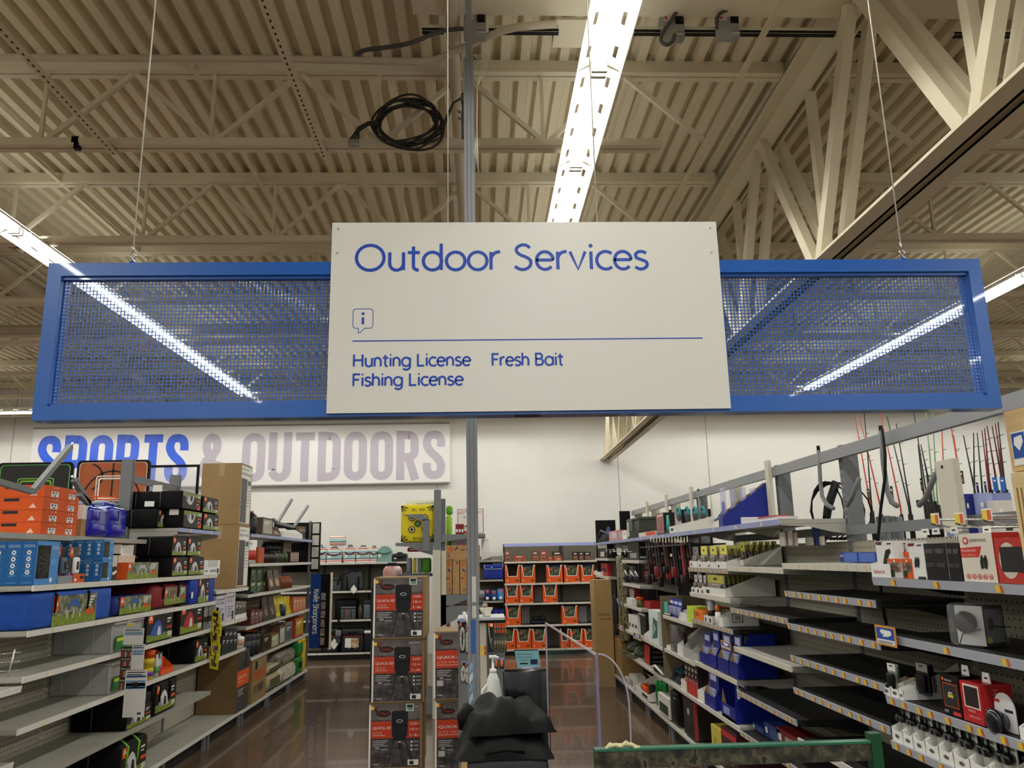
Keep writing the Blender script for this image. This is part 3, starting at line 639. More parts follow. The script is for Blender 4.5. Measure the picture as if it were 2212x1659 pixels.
bay('L', 10.28, 11.5, far[:4] + [(.74, 'w', 0, .28)], 'left shelving bay just beyond the tall brown cartons', 1.98, 2.9, um=UPG, base=.17, group=GL_)
bay('L', 11.5, 12.72, far, 'left shelving bay second from its far end', 1.98, 2.9, um=UPG, base=.17, group=GL_)
bay('L', 12.72, 13.94, far, 'last shelving bay of the left run, beside the knife sharpener display', 1.98, 2.3, um=UPG, base=.17, group=GL_)
# grey rails and folded arms above the left run
def bars(name, label, cat, segs, m=UPG, w=.05, t_=.03, group=None):
    b = MB()
    for p, q in segs: b.bar(p, q, w, t_, m)
    return tag(b.build(name), label, cat, group)
xb = -3.42
bars('top_rail', 'grey rail joining two tall posts above the left tents', 'rail', [(Vector((xb, 7.87, 2.745)), Vector((xb, 9.03, 2.745)))], w=.02, t_=.07, group='rails above the left shelving')
bars('top_rail', 'grey rail above the far left shelves, behind the brown cartons', 'rail', [(Vector((xb, 10.32, 2.72)), Vector((xb, 11.48, 2.72)))], w=.02, t_=.07, group='rails above the left shelving')
arm_n = [0]
def vee(pts, x, label, end=True):
    P = [at(a, c, x=x) for a, c in pts]; t = thing('folding_display_bar', label, 'bracket', P[1], 0, 'folded grey display arms')
    for i in range(len(P) - 1): MB().bar(P[i] - P[1], P[i + 1] - P[1], .035, .035, UPG, (1, 0, 0)).build('arm_bar', t)
    d = (P[-1] - P[-2]).normalized(); MB().bar(P[-1] - P[1], P[-1] - P[1] + d * .04, .012, .012, STEEL, (1, 0, 0)).build('end_tip', t)
vee(((-30, 1033), (70, 1062), (152, 964)), -2.89, 'bent grey bar crossing in front of the orange cartons')
vee(((171, 1067), (192, 1088), (160, 1036)), -2.93, 'grey arm leaning between orange cartons and basketball board')
vee(((590, 1122), (599, 1130), (630, 1080)), -2.93, 'grey arm slanting up over the far left shelves, nearer one')
vee(((600, 1130), (635, 1138), (665, 1093)), -2.86, 'grey arm slanting up over the far left shelves, farther one')
# ---------------------------------------------------------------- printed goods
ORG = mat('dc5a22', .5, var=.03, spec=.2); ORGD = mat('d24c1a', .45); KRAFT = mat('a2845a', .6, var=.05); KRD = mat('8a6d47', .6); INK = mat('2a2320', .5); WHT = mat('f0eee8', .4); BLK = mat('09090a', .6, var=.2, scale=30, spec=.15); CHAR = mat('2c2d30', .55)
GRASS = photo(('5d6f1e', '7d8f2f', '94a043'), 30); OLIVE = photo(('2f3423', '5a6046', '8a8d70', 'b5b59b'), 18); DKPH = photo(('1a1612', '3a332a', '5d5446', '857a68'), 16); NIGHT = photo(('1a1718', '2e2a2c', '47413f', '6a615c'), 22)
CAMO = photo(('2b2a1c', '4f4a30', '6d6544', '8f8360', '3a3322'), 20, hard=True); SKYB = mat('9fb4c8', .4); TENTG = mat('8f8d9c', .4); TENTW = mat('d9d7d6', .4); TENTB = mat('3a62a8', .4); TENTR = mat('b03034', .4)
def logo(b, side, a0, a1, b0, b1, lay=2):
    b.fr(side, a0, a1, b0, b1, ORG, lay); w, d, h = b.dim; L = w if side in 'FB' else d
    A, B_, C, D_ = a0 * L, a1 * L, b0 * h, b1 * h; cx = (A + B_) / 2; m_ = C + (D_ - C) * .35
    b.fp(side, [(A + (B_ - A) * .12, m_), (cx, D_ - (D_ - C) * .1), (B_ - (B_ - A) * .12, m_), (cx + (B_ - A) * .16, m_), (cx, m_ + (D_ - C) * .25), (cx - (B_ - A) * .16, m_)], WHT, lay + 1)
def tent_art(b, side='F', x0=0, x1=1, z0=0, z1=1, tent=TENTG, flip=False, sky=OLIVE):
    w, d, h = b.dim; L = w if side in 'FB' else d; fx_ = lambda a: x0 + (x1 - x0) * a; fz = (lambda c: z0 + (z1 - z0) * (1 - c)) if flip else (lambda c: z0 + (z1 - z0) * c)
    R = lambda a0, a1, c0, c1, m, lay: b.fr(side, fx_(a0), fx_(a1), min(fz(c0), fz(c1)), max(fz(c0), fz(c1)), m, lay)
    R(0, 1, 0, 1, sky, 1); R(0, 1, 0, .26, GRASS, 2)
    P = lambda pts, m, lay: b.fp(side, [(fx_(a) * L, fz(c) * h) for a, c in pts], m, lay)
    P([(.12, .2), (.2, .5), (.3, .68), (.4, .76), (.5, .68), (.58, .48), (.62, .18)], TENTW if tent is TENTG else tent, 3)
    P([(.12, .2), (.19, .46), (.27, .5), (.32, .2)], tent, 4); P([(.38, .2), (.42, .52), (.5, .5), (.54, .2)], CHAR if tent is TENTG else TENTW, 4)
    if not flip: logo(b, side, fx_(.03), fx_(.2), fz(.68), fz(.98), 4)
    else: R(.8, .97, .68, .98, ORG, 4)
    R(.76, .97, .38, .48, RED if tent is not TENTG else ORG, 4); R(.76, .92, .72, .78, WHT, 4); R(.76, .88, .62, .66, WHT, 4); R(.8, .97, .08, .26, mat('c9cbb8'), 4)
def bag_of(fit, name, label, body, art, cat='tent', group=None, d=.3, r=.025, strap=None, artbox=(.05, .95, .06, .94), puff=.0, **k):
    """soft carrying bag with a printed card on its front"""
    t = thing(name, label, cat, fit.loc, fit.rz, group)
    b = MB(); b.rbox(0, fit.w, .004, d, 0, fit.h, r, body, 2, puff); b.build('bag_body', t)
    c = MB(); c.dim = (fit.w, d, fit.h); a0, a1, c0, c1 = artbox; c.box(a0 * fit.w, a1 * fit.w, -.001, .012, c0 * fit.h, c1 * fit.h, INK)
    for s in (c,): s.dim = (fit.w, d, fit.h)
    o_ = MB(); art(c, a0, a1, c0, c1, **k); c.xf = None; c.build('printed_card', t)
    b = MB(); b.tube([(-.002, .02, .02), (-.003, d * .5, fit.h * .5), (-.002, d - .03, fit.h - .02)][:2] if False else [(-.001, d * .62, .012), (-.001, d * .62, fit.h - .012)], .004, mat('55585a', .5), 6); b.build('zipper', t)
    if strap:
        for x in (.3, .7): MB().tube([(fit.w * x - .05, .0, fit.h * .4), (fit.w * x - .05, -.012, fit.h * .9), (fit.w * x - .03, .06, fit.h + .02), (fit.w * x + .03, .08, fit.h + .015)], .011, strap, 6).build('strap', t)
    return t
def shift_art(f):
    def g(c, a0, a1, c0, c1, **k): f(c, 'F', a0, a1, c0, c1, **k)
    return g
TA = shift_art(lambda c, s, a0, a1, c0, c1, **k: tent_art(c, s, a0, a1, c0, c1, **k))
def canopy_art(c, side, a0, a1, c0, c1, top=TENTB):
    c.fr(side, a0, a1, c0, c1, OLIVE, 2); c.fr(side, a0, a1, c0, c0 + (c1 - c0) * .34, GRASS, 3)
    w, d, h = c.dim; X = lambda u: (a0 + (a1 - a0) * u) * w; Z_ = lambda v: (c0 + (c1 - c0) * v) * h
    c.fp(side, [(X(.3), Z_(.5)), (X(.38), Z_(.82)), (X(.54), Z_(.86)), (X(.62), Z_(.5)), (X(.58), Z_(.5)), (X(.54), Z_(.62)), (X(.38), Z_(.62)), (X(.34), Z_(.5))], top, 4)
    for u in (.31, .45, .6): c.fr(side, a0 + (a1 - a0) * u, a0 + (a1 - a0) * (u + .015), c0 + (c1 - c0) * .2, c0 + (c1 - c0) * .55, WHT, 4)
    logo(c, side, a0, a0 + (a1 - a0) * .12, c0 + (c1 - c0) * .5, c1, 4)
    for k in range(4): c.fr(side, a0 + (a1 - a0) * .74, a0 + (a1 - a0) * (.95 - .03 * k), c0 + (c1 - c0) * (.86 - .1 * k), c0 + (c1 - c0) * (.91 - .1 * k), WHT, 4)
    c.fr(side, a0 + (a1 - a0) * .76, a0 + (a1 - a0) * .84, c0 + (c1 - c0) * .25, c0 + (c1 - c0) * .48, ORG, 4); c.fr(side, a0 + (a1 - a0) * .86, a0 + (a1 - a0) * .94, c0 + (c1 - c0) * .25, c0 + (c1 - c0) * .48, ORG, 4)
CA = lambda c, a0, a1, c0, c1, **k: canopy_art(c, 'F', a0, a1, c0, c1, **k)
def soft(b, f): return b
# --- orange cartons on the highest shelf
XT = XL - .25; z0 = 2.147; wa = ysol(135, XT, z0) - ysol(92, XT, z0); ya = ysol(92, XT, z0)
for c in range(2):
    for k in range(4):
        w = wa * (1 if c == 0 else .92); h = .0895
        b = MB(); b.carton(w - .004, .78, h - .002, ORG)
        b.fr('F', 0, 1, .66, .675, ORGD, 1); b.fr('L', 0, 1, .60, .61, ORGD, 1)
        b.fr('F', .36, .74, .1, .56, WHT, 1); b.fr('F', .42, .5, .34, .5, CHAR, 2); b.fr('F', .56, .66, .34, .5, mat('9a7a9a'), 2); b.fr('F', .5, .6, .14, .24, INK, 2)
        b.ft('F', .42, .76, .018, 'OZARK TRAIL', mat('f0b79c'), 2, width=w * .18); b.fp('F', [(w * .64, h * .93), (w * .70, h * .93), (w * .67, h * .73)], WHT, 2)
        b.fr('L', .64, .78, .68, .93, INK, 1); b.fp('L', [(.68, h * .12), (.735, h * .12), (.71, h * .5)], mat('f6cdb8'), 1)
        o = b.build('canopy_carton', None, (XT - .02 - .008 * ((k * 3 + c) % 3), ya + c * wa, z0 + .002 + k * h), LROT)
        tag(o, '%s flat orange canopy carton from the bottom, %s column by the left edge' % (ORD[k], ('nearer', 'farther')[c]), 'carton', 'orange canopy cartons on the left top shelf')
f = Fit('L', 173, 188, 1090, z0, XT, .06)
b = MB(); b.carton(f.w, .3, f.h, KRAFT); b.fr('F', 0, 1, .55, 1, WHT, 1); b.fr('L', 0, 1, .55, 1, WHT, 1); tag(b.build('carton', None, f.loc, f.rz), 'half white brown carton between orange cartons and blue water jugs', 'carton')
JUG = mat('1212a8', .22, spec=.6, coat=.4, var=.1)
for i, (a, c) in enumerate(((191, 233), (234, 272))):
    f = Fit('L', a, c, 1093, z0, XT, .03)
    t = thing('water_container', ('blue plastic water container next to the orange cartons', 'blue plastic water container next to the tall grey post')[i], 'container', f.loc, f.rz, 'blue water containers')
    b = MB(); b.rbox(0, f.w, 0, .3, 0, f.h, .035, JUG, 3); b.rbox(.04, f.w - .04, -.012, .02, f.h * .12, f.h * .45, .012, JUG, 2); b.rbox(.02, f.w * .45, -.012, .02, f.h * .55, f.h * .9, .012, JUG, 2); b.build('body', t)
    MB().tube([(f.w * .2, .1, f.h - .01), (f.w * .25, .1, f.h + .03), (f.w * .7, .1, f.h + .03), (f.w * .75, .1, f.h - .01)], .012, JUG, 8).build('handle', t)
f = Fit('L', 212, 262, 1082, z0, XT, .33); b = MB(); b.rbox(0, f.w, 0, .35, 0, f.h - .02, .02, mat('7f9ab2', .4), 2); b.rbox(-.01, f.w + .01, -.01, .36, f.h - .03, f.h, .01, mat('8ea8be', .4), 2); tag(b.build('tote', None, f.loc, f.rz), 'grey blue lidded tote behind the blue water containers', 'tote')
# --- fans in blue boxes
FB, FBL = mat('1a5f9e', .4, var=.03), mat('4f8fd0', .4, var=.03)
def fan_box(f, d, label, big, group, k=0, icons=4):
    t = thing('fan_box', label, 'boxed fan', (f.loc[0] - k * d, f.loc[1], f.loc[2]), f.rz, group)
    b = MB(); b.carton(f.w, d - .002, f.h, FB, F=FBL)
    if k == 0:
        w0, w1 = (.04, .6); n = 14
        b.fr('F', w0, w1, .14, .9, BLACKM, 1); wd = f.w * (w1 - w0)
        cx, cz = f.w * (w1 + .06), f.h * .48; R_ = f.w * .58
        for q in range(6):
            rr_ = R_ * (1 - q * .13); pts = [(cx + rr_ * math.cos(a), cz + rr_ * 1.15 * math.sin(a)) for a in [math.pi * .58 + i * math.pi * .84 / 18 for i in range(19)]]
            pts = [(x, z) for x, z in pts if f.w * w0 < x < f.w * w1 and f.h * .15 < z < f.h * .89]
            for (xa, za), (xb_, zb_) in zip(pts, pts[1:]): b.fp('F', [(xa, za), (xb_, zb_), (xb_ + .003, zb_), (xa + .003, za)], mat('6d675a', .4), 2)
        for q in range(9):
            a = math.pi * .66 + q * math.pi * .085; p = [(cx + R_ * .2 * math.cos(a), cz + R_ * .2 * math.sin(a)), (cx + R_ * .95 * math.cos(a), cz + R_ * 1.05 * math.sin(a))]
            p = [(min(max(x, f.w * w0), f.w * w1), min(max(z, f.h * .15), f.h * .89)) for x, z in p]; b.fp('F', [p[0], p[1], (p[1][0], p[1][1] + .003), (p[0][0], p[0][1] + .003)], mat('7a7364', .4), 2)
        b.ft('F', .66, .82, f.h * .1, 'O2COOL', WHT, 2, width=f.w * .28); b.flines('F', .66, .92, .55, 3, mat('7fb0e6'), .05, .025); b.fc('F', .7, .1, f.w * .06, WHT, 2)
    b.ft('L', .1, .86, f.h * .085, 'O2COOL', mat('cfe0f0'), 2, width=d * .78)
    for i in range(icons):
        c = .74 - i * .6 / icons; b.fc('L', .5, c, d * .15, WHT, 2); b.fc('L', .5, c, d * .07, FB, 3, 6); b.fr('L', .22, .78, c - .075, c - .068, mat('7fa8d0'), 2); b.fr('L', .3, .7, c - .09, c - .083, mat('7fa8d0'), 2)
    b.fr('L', .15, .85, .05, .062, mat('7fa8d0'), 2); b.build('carton', t); return t
f = Fit('L', 72, 122, 1158, 1.80, XL, .012); f.h = min(f.h, .284)
for k in range(4): fan_box(f, .098, '%s large blue fan box counted from the shelf edge, lower left shelf' % ORD[k], True, 'large blue boxed fans', k)
f1 = Fit('L', 217, 239, 1201, 1.80, XL, .02); f2 = Fit('L', 221, 244, 1147, 1.80 + f1.h + .002, XL, .02)
f1.h = min(f1.h, .156); f2.loc = (f2.loc[0], f2.loc[1], f1.loc[2] + f1.h + .002)
for r, f in enumerate((f1, f2)):
    f.w = f1.w; f.loc = (f.loc[0], f1.loc[1], f.loc[2]); f.h = f1.h
    for k in range(6): fan_box(f, .072, '%s small blue fan box counted from the shelf edge, %s row' % (ORD[k], ('lower', 'upper')[r]), False, 'small blue boxed fans', k, 3)
f = Fit('L', 124, 180, 1192, 1.80, XL, .008)
t = thing('display_tray', 'grey tray with orange sign holding three blister packs between fan boxes', 'display', f.loc, f.rz)
b = MB(); b.box(0, f.w, 0, .2, 0, .05, mat('8f939c')); b.build('tray', t); b = MB(); b.dim = (f.w, .2, .05); b.box(f.w * .55, f.w, -.004, -.001, -.005, .06, ORG); b.box(f.w * .6, f.w * .68, -.005, -.004, .01, .03, WHT); b.box(f.w * .82, f.w * .97, -.005, -.004, .025, .045, INK); b.build('sign_card', t)
for k in range(3):
    x = .03 + k * .1; t2 = thing('blister_pack', 'hanging lantern blister pack in the grey tray, %s from the near end' % ORD[k], 'blister pack', (f.loc[0] - .05 - .04 * (2 - k), f.loc[1] + x, f.loc[2] + .05), LROT, 'lantern blister packs'); b = MB(); b.dim = (.13, .004, .2)
    b.box(0, .13, 0, .004, 0, .2, mat('3d3a34'), F=photo(('2b2622', '4a443a', '756b5a'), 25)); logo(b, 'F', 0, .36, .66, 1, 1); b.fr('F', 0, 1, .0, .12, mat('b06a9a'), 1); b.build('card', t2)
    b = MB(); b.rbox(.03, .105, -.03, 0, .01, .13, .03, (mat('55606a'), mat('5a646e'), WHT)[k], 3); b.rbox(.05, .085, -.034, -.02, .04, .1, .015, CHAR, 2); b.build('lantern', t2)
f = Fit('L', 240, 250, 1200, 1.80, XL, .02); b = MB(); b.carton(f.w, .15, f.h, mat('c6c4bb')); b.fr('F', 0, 1, 0, .55, CHAR, 1); b.fp('F', [(0, f.h * .3), (f.w, f.h * .42), (f.w, f.h * .3), (f.w * .3, f.h * .2)], WHT, 2); tag(b.build('lamp_box', None, f.loc, f.rz), 'small white and grey box beside the small fan boxes', 'box')
f = Fit('L', 252, 288, 1199, 1.80, XL, .2); b = MB(); b.carton(f.w, .2, f.h, mat('cdc8b8')); b.fr('F', .3, .4, .6, .7, ORG, 1); tag(b.build('cream_carton', None, f.loc, f.rz), 'cream carton behind the long orange ended box', 'carton')
f = Fit('L', 260, 274, 1184, 1.80 + f.h, XL, .22); b = MB(); b.box(0, f.w * 2, 0, .1, 0, .012, WHT); b.box(0, .01, 0, .1, 0, .09, WHT); b.box(f.w * 2 - .01, f.w * 2, 0, .1, 0, .09, WHT); b.box(0, f.w * 2, .09, .1, 0, .09, WHT); tag(b.build('white_tray', None, f.loc, f.rz), 'small white tray sitting on the cream carton', 'tray')
f = Fit('L', 273, 340, 1215, 1.80, XL, .012); b = MB(); b.carton(f.w, .28, f.h, ORG); canopy_art(b, 'F', 0, 1, 0, 1, mat('b9bcd6')); b.fr('L', 0, 1, .48, .5, ORGD, 1); b.fr('L', .05, .35, .6, .85, WHT, 1); b.fr('L', .12, .28, .65, .8, CHAR, 2); tag(b.build('shelter_carton', None, f.loc, f.rz), 'long carton with orange end and picnic shelter picture', 'carton')
# --- black tent bags
def tentbag(a, c, top, z, label, inset=.012, h=None, flip=False, d=.34, tent=TENTG, body=BLK):
    f = Fit('L', a, c, top, z, XL, inset); f.h = h or f.h
    return bag_of(f, 'tent_bag', label, body, TA, 'tent', 'black bagged tents', d, .018, artbox=(.03, .97, .05, .95), flip=flip, tent=tent), f
_, f = tentbag(370, 404, 1202, 1.80, 'black bagged tent, lower row, nearer of two under the grey bracket'); hh = f.h
tentbag(405, 439, 1202, 1.80, 'black bagged tent, lower row, beside the white notched tray', h=hh)
tentbag(370, 402, 1155, 1.802 + hh, 'black bagged tent, upper row, nearer of two under the grey bracket', h=hh)
tentbag(403, 433, 1155, 1.802 + hh, 'black bagged tent, upper row, farther of two under the grey bracket', h=hh)
f = Fit('L', 300, 345, 1196, 1.80, XL, .365); tag(MB().rbox(0, f.w, 0, .11, 0, f.h, .02, BLK).build('duffel', None, f.loc, f.rz), 'plain black bag lying behind the long orange ended carton', 'bag')
_, f = tentbag(394, 435, 1100, 2.262, 'black bagged tent with upside down picture, bottom layer on the top shelf', flip=True); hu = f.h
tentbag(437, 471, 1108, 2.262, 'black bagged tent, bottom layer, far end of the top shelf', h=hu)
tentbag(392, 433, 1054, 2.264 + hu, 'black bagged tent with upside down picture, upper layer of the top shelf', h=hu, flip=True)
tentbag(437, 471, 1068, 2.264 + hu, 'black bagged tent, upper layer, far end of the top shelf', h=hu * .96)
f = Fit('L', 339, 364, 1090, 2.262, XL, .2); f.h = hu; bag_of(f, 'tent_bag', 'black bagged tent set back next to the grey post, bottom layer', BLK, TA, 'tent', 'black bagged tents', .4, .018, artbox=(.05, .95, .05, .95))
f.loc = (f.loc[0] - .04, f.loc[1] + .1, 2.264 + hu); bag_of(f, 'tent_bag', 'black bagged tent set back next to the grey post, upper layer', BLK, TA, 'tent', 'black bagged tents', .36, .018, artbox=(.05, .95, .05, .95))
for i, (a, c, e, g, lab) in enumerate(((331, 349, 1048, 1074, 'white paper tag hanging on the upper black tent by the grey post'), (313, 336, 1083, 1094, 'white paper tag lying on the lower black tent by the grey post'), (367, 385, 1092, 1112, 'white paper tag on the black tent, middle of the top shelf'))):
    y = (ysol(339, XL - .2, 2.262) + .098, ysol(339, XL - .2, 2.262) - .002, ysol(394, XL - .012, 2.262) - .002)[i]; p0, p1 = at(a, e, y=y), at(c, g, y=y)
    b = MB(); b.box(0, .09, -.002, 0, -abs(p0.z - p1.z) * 1.0, 0, WHT); tag(b.build('paper_tag', None, (p0.x, y, max(p0.z, p1.z))), lab, 'tag', 'white paper tags on tents')
f = Fit('L', 440, 474, 1210, 1.80, XL, .012)
t = thing('display_tray', 'white notched display tray at the end of the tent shelf', 'display', f.loc, f.rz); b = MB(); w, h = f.w, f.h; b.prism([(0, 0), (w, 0), (w, h), (w * .85, h), (w * .85, h * .5), (w * .2, h * .5), (w * .2, h), (0, h)], 'y', 0, .004, WHT); b.box(0, .004, .004, .2, 0, h, WHT); b.box(w - .004, w, .004, .2, 0, h, WHT); b.box(.004, w - .004, .004, .2, 0, .004, WHT); b.dim = (w, .2, h)
for k in range(4): b.fr('F', .38 + k * .1, .43 + k * .1, .14, .32, CHAR, 1)
b.fr('F', .8, .94, .06, .4, mat('3a4a66'), 1); b.fr('F', .08, .22, .2, .28, CHAR, 1); b.build('tray', t)
# --- second shelf: coloured bags
CBL = mat('1c4da6', .6, var=.12, scale=9, bump=.3); CRD = mat('7c1e22', .6, var=.12, scale=9, bump=.3)
f = Fit('L', 60, 238, 1282, 1.515, XL, .02); bag_of(f, 'canopy_bag', 'long bright blue canopy bag on the second shelf, nearest', CBL, CA, 'canopy bag', None, .40, .018, BLACKM, (.24, .78, .0, .86), puff=.03)
f = Fit('L', 246, 326, 1290, 1.515, XL, .03); bag_of(f, 'canopy_bag', 'low blue canopy bag between long blue bag and red bag', mat('16296f', .6, var=.1, bump=.3), CA, 'canopy bag', None, .3, .04, None, (.12, .98, .04, .96))
f = Fit('L', 327, 408, 1264, 1.515, XL, .05); bag_of(f, 'chair_bag', 'dark red carrying bag with a chair picture', CRD, CA, 'carrying bag', None, .42, .05, BLACKM, (.3, .88, .12, .84), puff=.05, top=mat('8a5a44'))
f = Fit('L', 410, 463, 1248, 1.515, XL, .012); bag_of(f, 'tent_carton', 'blue upright bag with a tall tent picture, end of the second shelf', mat('1a3a9a', .5), TA, 'tent', None, .34, .015, None, (.3, .72, .02, .96))
b = MB(); b.box(0, .05, -.001, 0, 0, .06, WHT); tag(b.build('price_card', None, (XL - .008, ysol(414, XL, 1.56), 1.58), LROT), 'small white card on the blue upright bag', 'card')
# --- clear totes
CLR = clear('d8d8d4', .45, .25)
def tote(a, c, top, z, label, content):
    f = Fit('L', a, c, top, z, XL, .015); t = thing('storage_tote', label, 'storage box', f.loc, f.rz, 'clear plastic storage boxes'); w, h, d = .30, f.h, .465
    b = MB(); b.prism([(.02, 0), (d, 0), (d, h), (.0, h), (.0, h * .6)], 'x', 0, .004, CLR); b.prism([(.02, 0), (d, 0), (d, h), (.0, h), (.0, h * .6)], 'x', w - .004, w, CLR); b.box(.004, w - .004, .018, .022, 0, h, CLR); b.box(.004, w - .004, d - .004, d, 0, h, CLR); b.box(.004, w - .004, .022, d - .004, 0, .004, CLR)
    for y in (.02, .16, .38): b.tube([(-.002, y, .01), (-.002, y, h)], .003, mat('c9c9c4', .3), 5)
    b.build('bin', t); b = MB(); b.rbox(-.006, w + .006, -.006, d + .006, h, h + .022, .008, clear('cfcfca', .55, .3)); b.build('lid', t)
    b = MB(); b.dim = (w, d, h); b.fr('F', .12, .8, .08, .6, mat('2f7a3a'), 1); b.fr('F', .2, .7, .4, .52, mat('d8d23a'), 2); b.build('label', t)
    b = MB(); b.rbox(.02, w - .02, .05, d - .03, .006, h * .4, .015, content); b.build('contents', t); return f
tote(243, 262, 1352, 1.235, 'clear lidded storage box on the third shelf, nearer one', mat('3a444a')); tote(273, 285, 1345, 1.235, 'clear lidded storage box behind the paper cards, third shelf', mat('4a5258'))
tote(237, 256, 1440, .925, 'clear lidded storage box on the fourth shelf, nearer one', mat('9a5a4a')); tote(267, 279, 1432, .925, 'clear lidded storage box behind the battery packs, fourth shelf', mat('6a5a4a'))
# --- clip strip with cards and battery packs
o = at(283, 1345, x=XL + .05); Y = o.y
t = thing('clip_strip', 'hanging clip strip with yellow price tag at the shelf edge', 'clip strip', (o.x, Y, 0)); z1 = o.z; b = MB(); b.box(-.018, .018, 0, .0015, at(283, 1490, y=Y).z, z1, clear('d8dcd8', .4)); b.build('strip', t); b = MB(); b.box(-.03, .03, -.004, 0, z1 - .03, z1, mat('cfd8d4')); b.box(-.025, .02, -.005, -.004, z1 - .028, z1 - .008, TAGY); b.build('price_tag', t)
for i, (a, c, e, g) in enumerate(((268, 309, 1358, 1392), (286, 309, 1392, 1448), (272, 311, 1448, 1549))):
    p, q = at(a, e, y=Y - .03), at(c, g, y=Y - .03); b = MB(); w, h = q.x - p.x, p.z - q.z; b.dim = (w, .002, h); b.box(0, w, 0, .002, 0, h, WHT)
    b.fr('F', .05, .95, .86 - .02, .88, TENTB, 1); b.fr('F', .05, .95, .6, .64, TENTB, 1); b.fr('F', .06, .94, .66, .78, mat('8aa4bc'), 1); b.flines('F', .08, .9, .94, 2, CHAR, .05, .02)
    if i == 2: b.fr('F', .66, .84, .06, .1, INK, 1); b.fr('F', .05, .95, .62, .72, mat('6f93b8'), 1); b.fr('F', .35, .6, .64, .74, INK, 2)
    tag(b.build('product_card', None, (p.x, Y - .03, q.z)), ('white printed card highest on the clip strip', 'white printed card in the middle of the clip strip', 'large white printed card lowest on the clip strip')[i], 'card', 'printed cards on the clip strip')
for i, (a, c, e, g) in enumerate(((263, 290, 1397, 1420), (261, 288, 1418, 1440), (260, 288, 1438, 1464), (258, 275, 1463, 1490))):
    p, q = at(a, e, y=Y - .015), at(c, g, y=Y - .015); w, h = q.x - p.x, p.z - q.z; b = MB(); b.dim = (w, .002, h); b.box(0, w, 0, .002, 0, h, mat('3a2a2a')); b.ft('F', .08, .66, h * .3, 'Energizer', WHT, 1, width=w * .85); b.xf = None
    for k in range(4): b.box(w * (.1 + .2 * k), w * (.26 + .2 * k), -.012, 0, h * .05, h * .55, mat(('a8483a', 'b9b2a8')[k % 2], .3, metal=.4))
    tag(b.build('battery_pack', None, (p.x, Y - .015, q.z)), 'hanging battery card, %s from the top of the clip strip' % ORD[i], 'battery pack', 'battery packs on the clip strip')
# --- third to lowest shelves
tentbag(313, 372, 1326, 1.235, 'black bag with a blue and white tent picture, third shelf', tent=TENTB, d=.36); tentbag(386, 436, 1306, 1.235, 'black bag with a red and white tent picture, third shelf', tent=TENTR, d=.36)
f = Fit('L', 438, 463, 1306, 1.235, XL, .03); b = MB(); b.carton(f.w, .25, f.h, CHAR); b.fr('F', 0, 1, 0, 1, photo(('5d5f5a', '7d7f7a', '9a9b96'), 6), 1); b.fr('F', .0, .75, .28, .5, mat('2a1d14'), 2); b.fr('F', .35, .42, .2, .95, INK, 2); tag(b.build('table_carton', None, f.loc, f.rz), 'carton with a dark folding table picture, end of third shelf', 'carton')
f = Fit('L', 311, 335, 1398, .925, XL, .03)
def can(cx, cy, r, h, m, band, lab, z, group, lid=None):
    t = thing('tin', lab, 'can', (cx, cy, z), 0, group); MB().lathe((0, 0, 0), [(r, 0), (r, h * .9), (r * .96, h)], m, 14).build('body', t); MB().lathe((0, 0, h * .25), [(r * 1.01, 0), (r * 1.01, h * .4)], band, 14).build('label', t); return t
cx, cy = XL - .08, ysol(324, XL - .05, .93)
can(cx, cy, .052, .10, mat('d8c23a'), mat('7a3aa0'), 'small jar at the bottom of the orange and yellow stack', .926, 'stacked jars'); can(cx, cy, .055, .075, mat('e8d23f'), mat('c8a82a'), 'yellow topped jar in the middle of the stack', 1.028, 'stacked jars'); can(cx, cy, .055, .065, mat('e85a2a'), mat('c8401a'), 'orange jar at the top of the stack', 1.105, 'stacked jars')
for k, (px, m1, m2) in enumerate(((338, 'd8d6d0', '4a9a5a'), (345, 'a9cfd4', 'c24a6a'))):
    t = thing('spray_bottle', ('white bottle with green band', 'pale blue bottle with pink band')[k] + ' beside the stacked jars', 'bottle', (XL - .06, ysol(px, XL - .05, .93), .926), 0, 'small bottles on the left shelf'); MB().lathe((0, 0, 0), [(.026, 0), (.026, .14), (.012, .165), (.012, .19)], mat(m1, .3), 12).build('body', t); MB().lathe((0, 0, .03), [(.0265, 0), (.0265, .06)], mat(m2, .4), 12).build('label', t)
f = Fit('L', 347, 374, 1396, .925, XL, .02); t = thing('tool_display', 'orange open display box of hanging tools, fourth shelf', 'display', f.loc, f.rz); b = MB(); b.box(0, f.w, 0, .2, 0, .045, ORG); b.prism([(0, 0), (.2, 0), (.2, .2), (.17, .2), (0, .045)], 'x', f.w, f.w + .003, ORG); b.build('tray', t)
for k in range(4):
    b = MB(); b.box(.01, .09, .03 + k * .035, .033 + k * .035, .048, .2, photo(('2b2622', '5a4436', '9a7a5a'), 30)); b.tube([(.05, .02 + k * .035, .05), (.045, .018 + k * .035, .16)], .012, ORG, 8); o = b.build('tool_pack', None, (f.loc[0], f.loc[1], f.loc[2]), LROT); tag(o, 'orange handled tool on a card, %s in the orange display' % ORD[k], 'tool', 'carded tools in the orange display')
f = Fit('L', 419, 447, 1383, .925, XL, .012); bag_of(f, 'tent_bag', 'black bagged tent on the fourth shelf near the yellow strip', BLK, TA, 'tent', None, .42, .03)
f = Fit('L', 450, 458, 1398, .925, XL, .03); b = MB(); b.carton(f.w, .1, f.h, mat('6b5347')); tag(b.build('small_box', None, f.loc, f.rz), 'small brown box behind the yellow clip strip, fourth shelf', 'box')
GRN = mat('7fbf3a', .5)
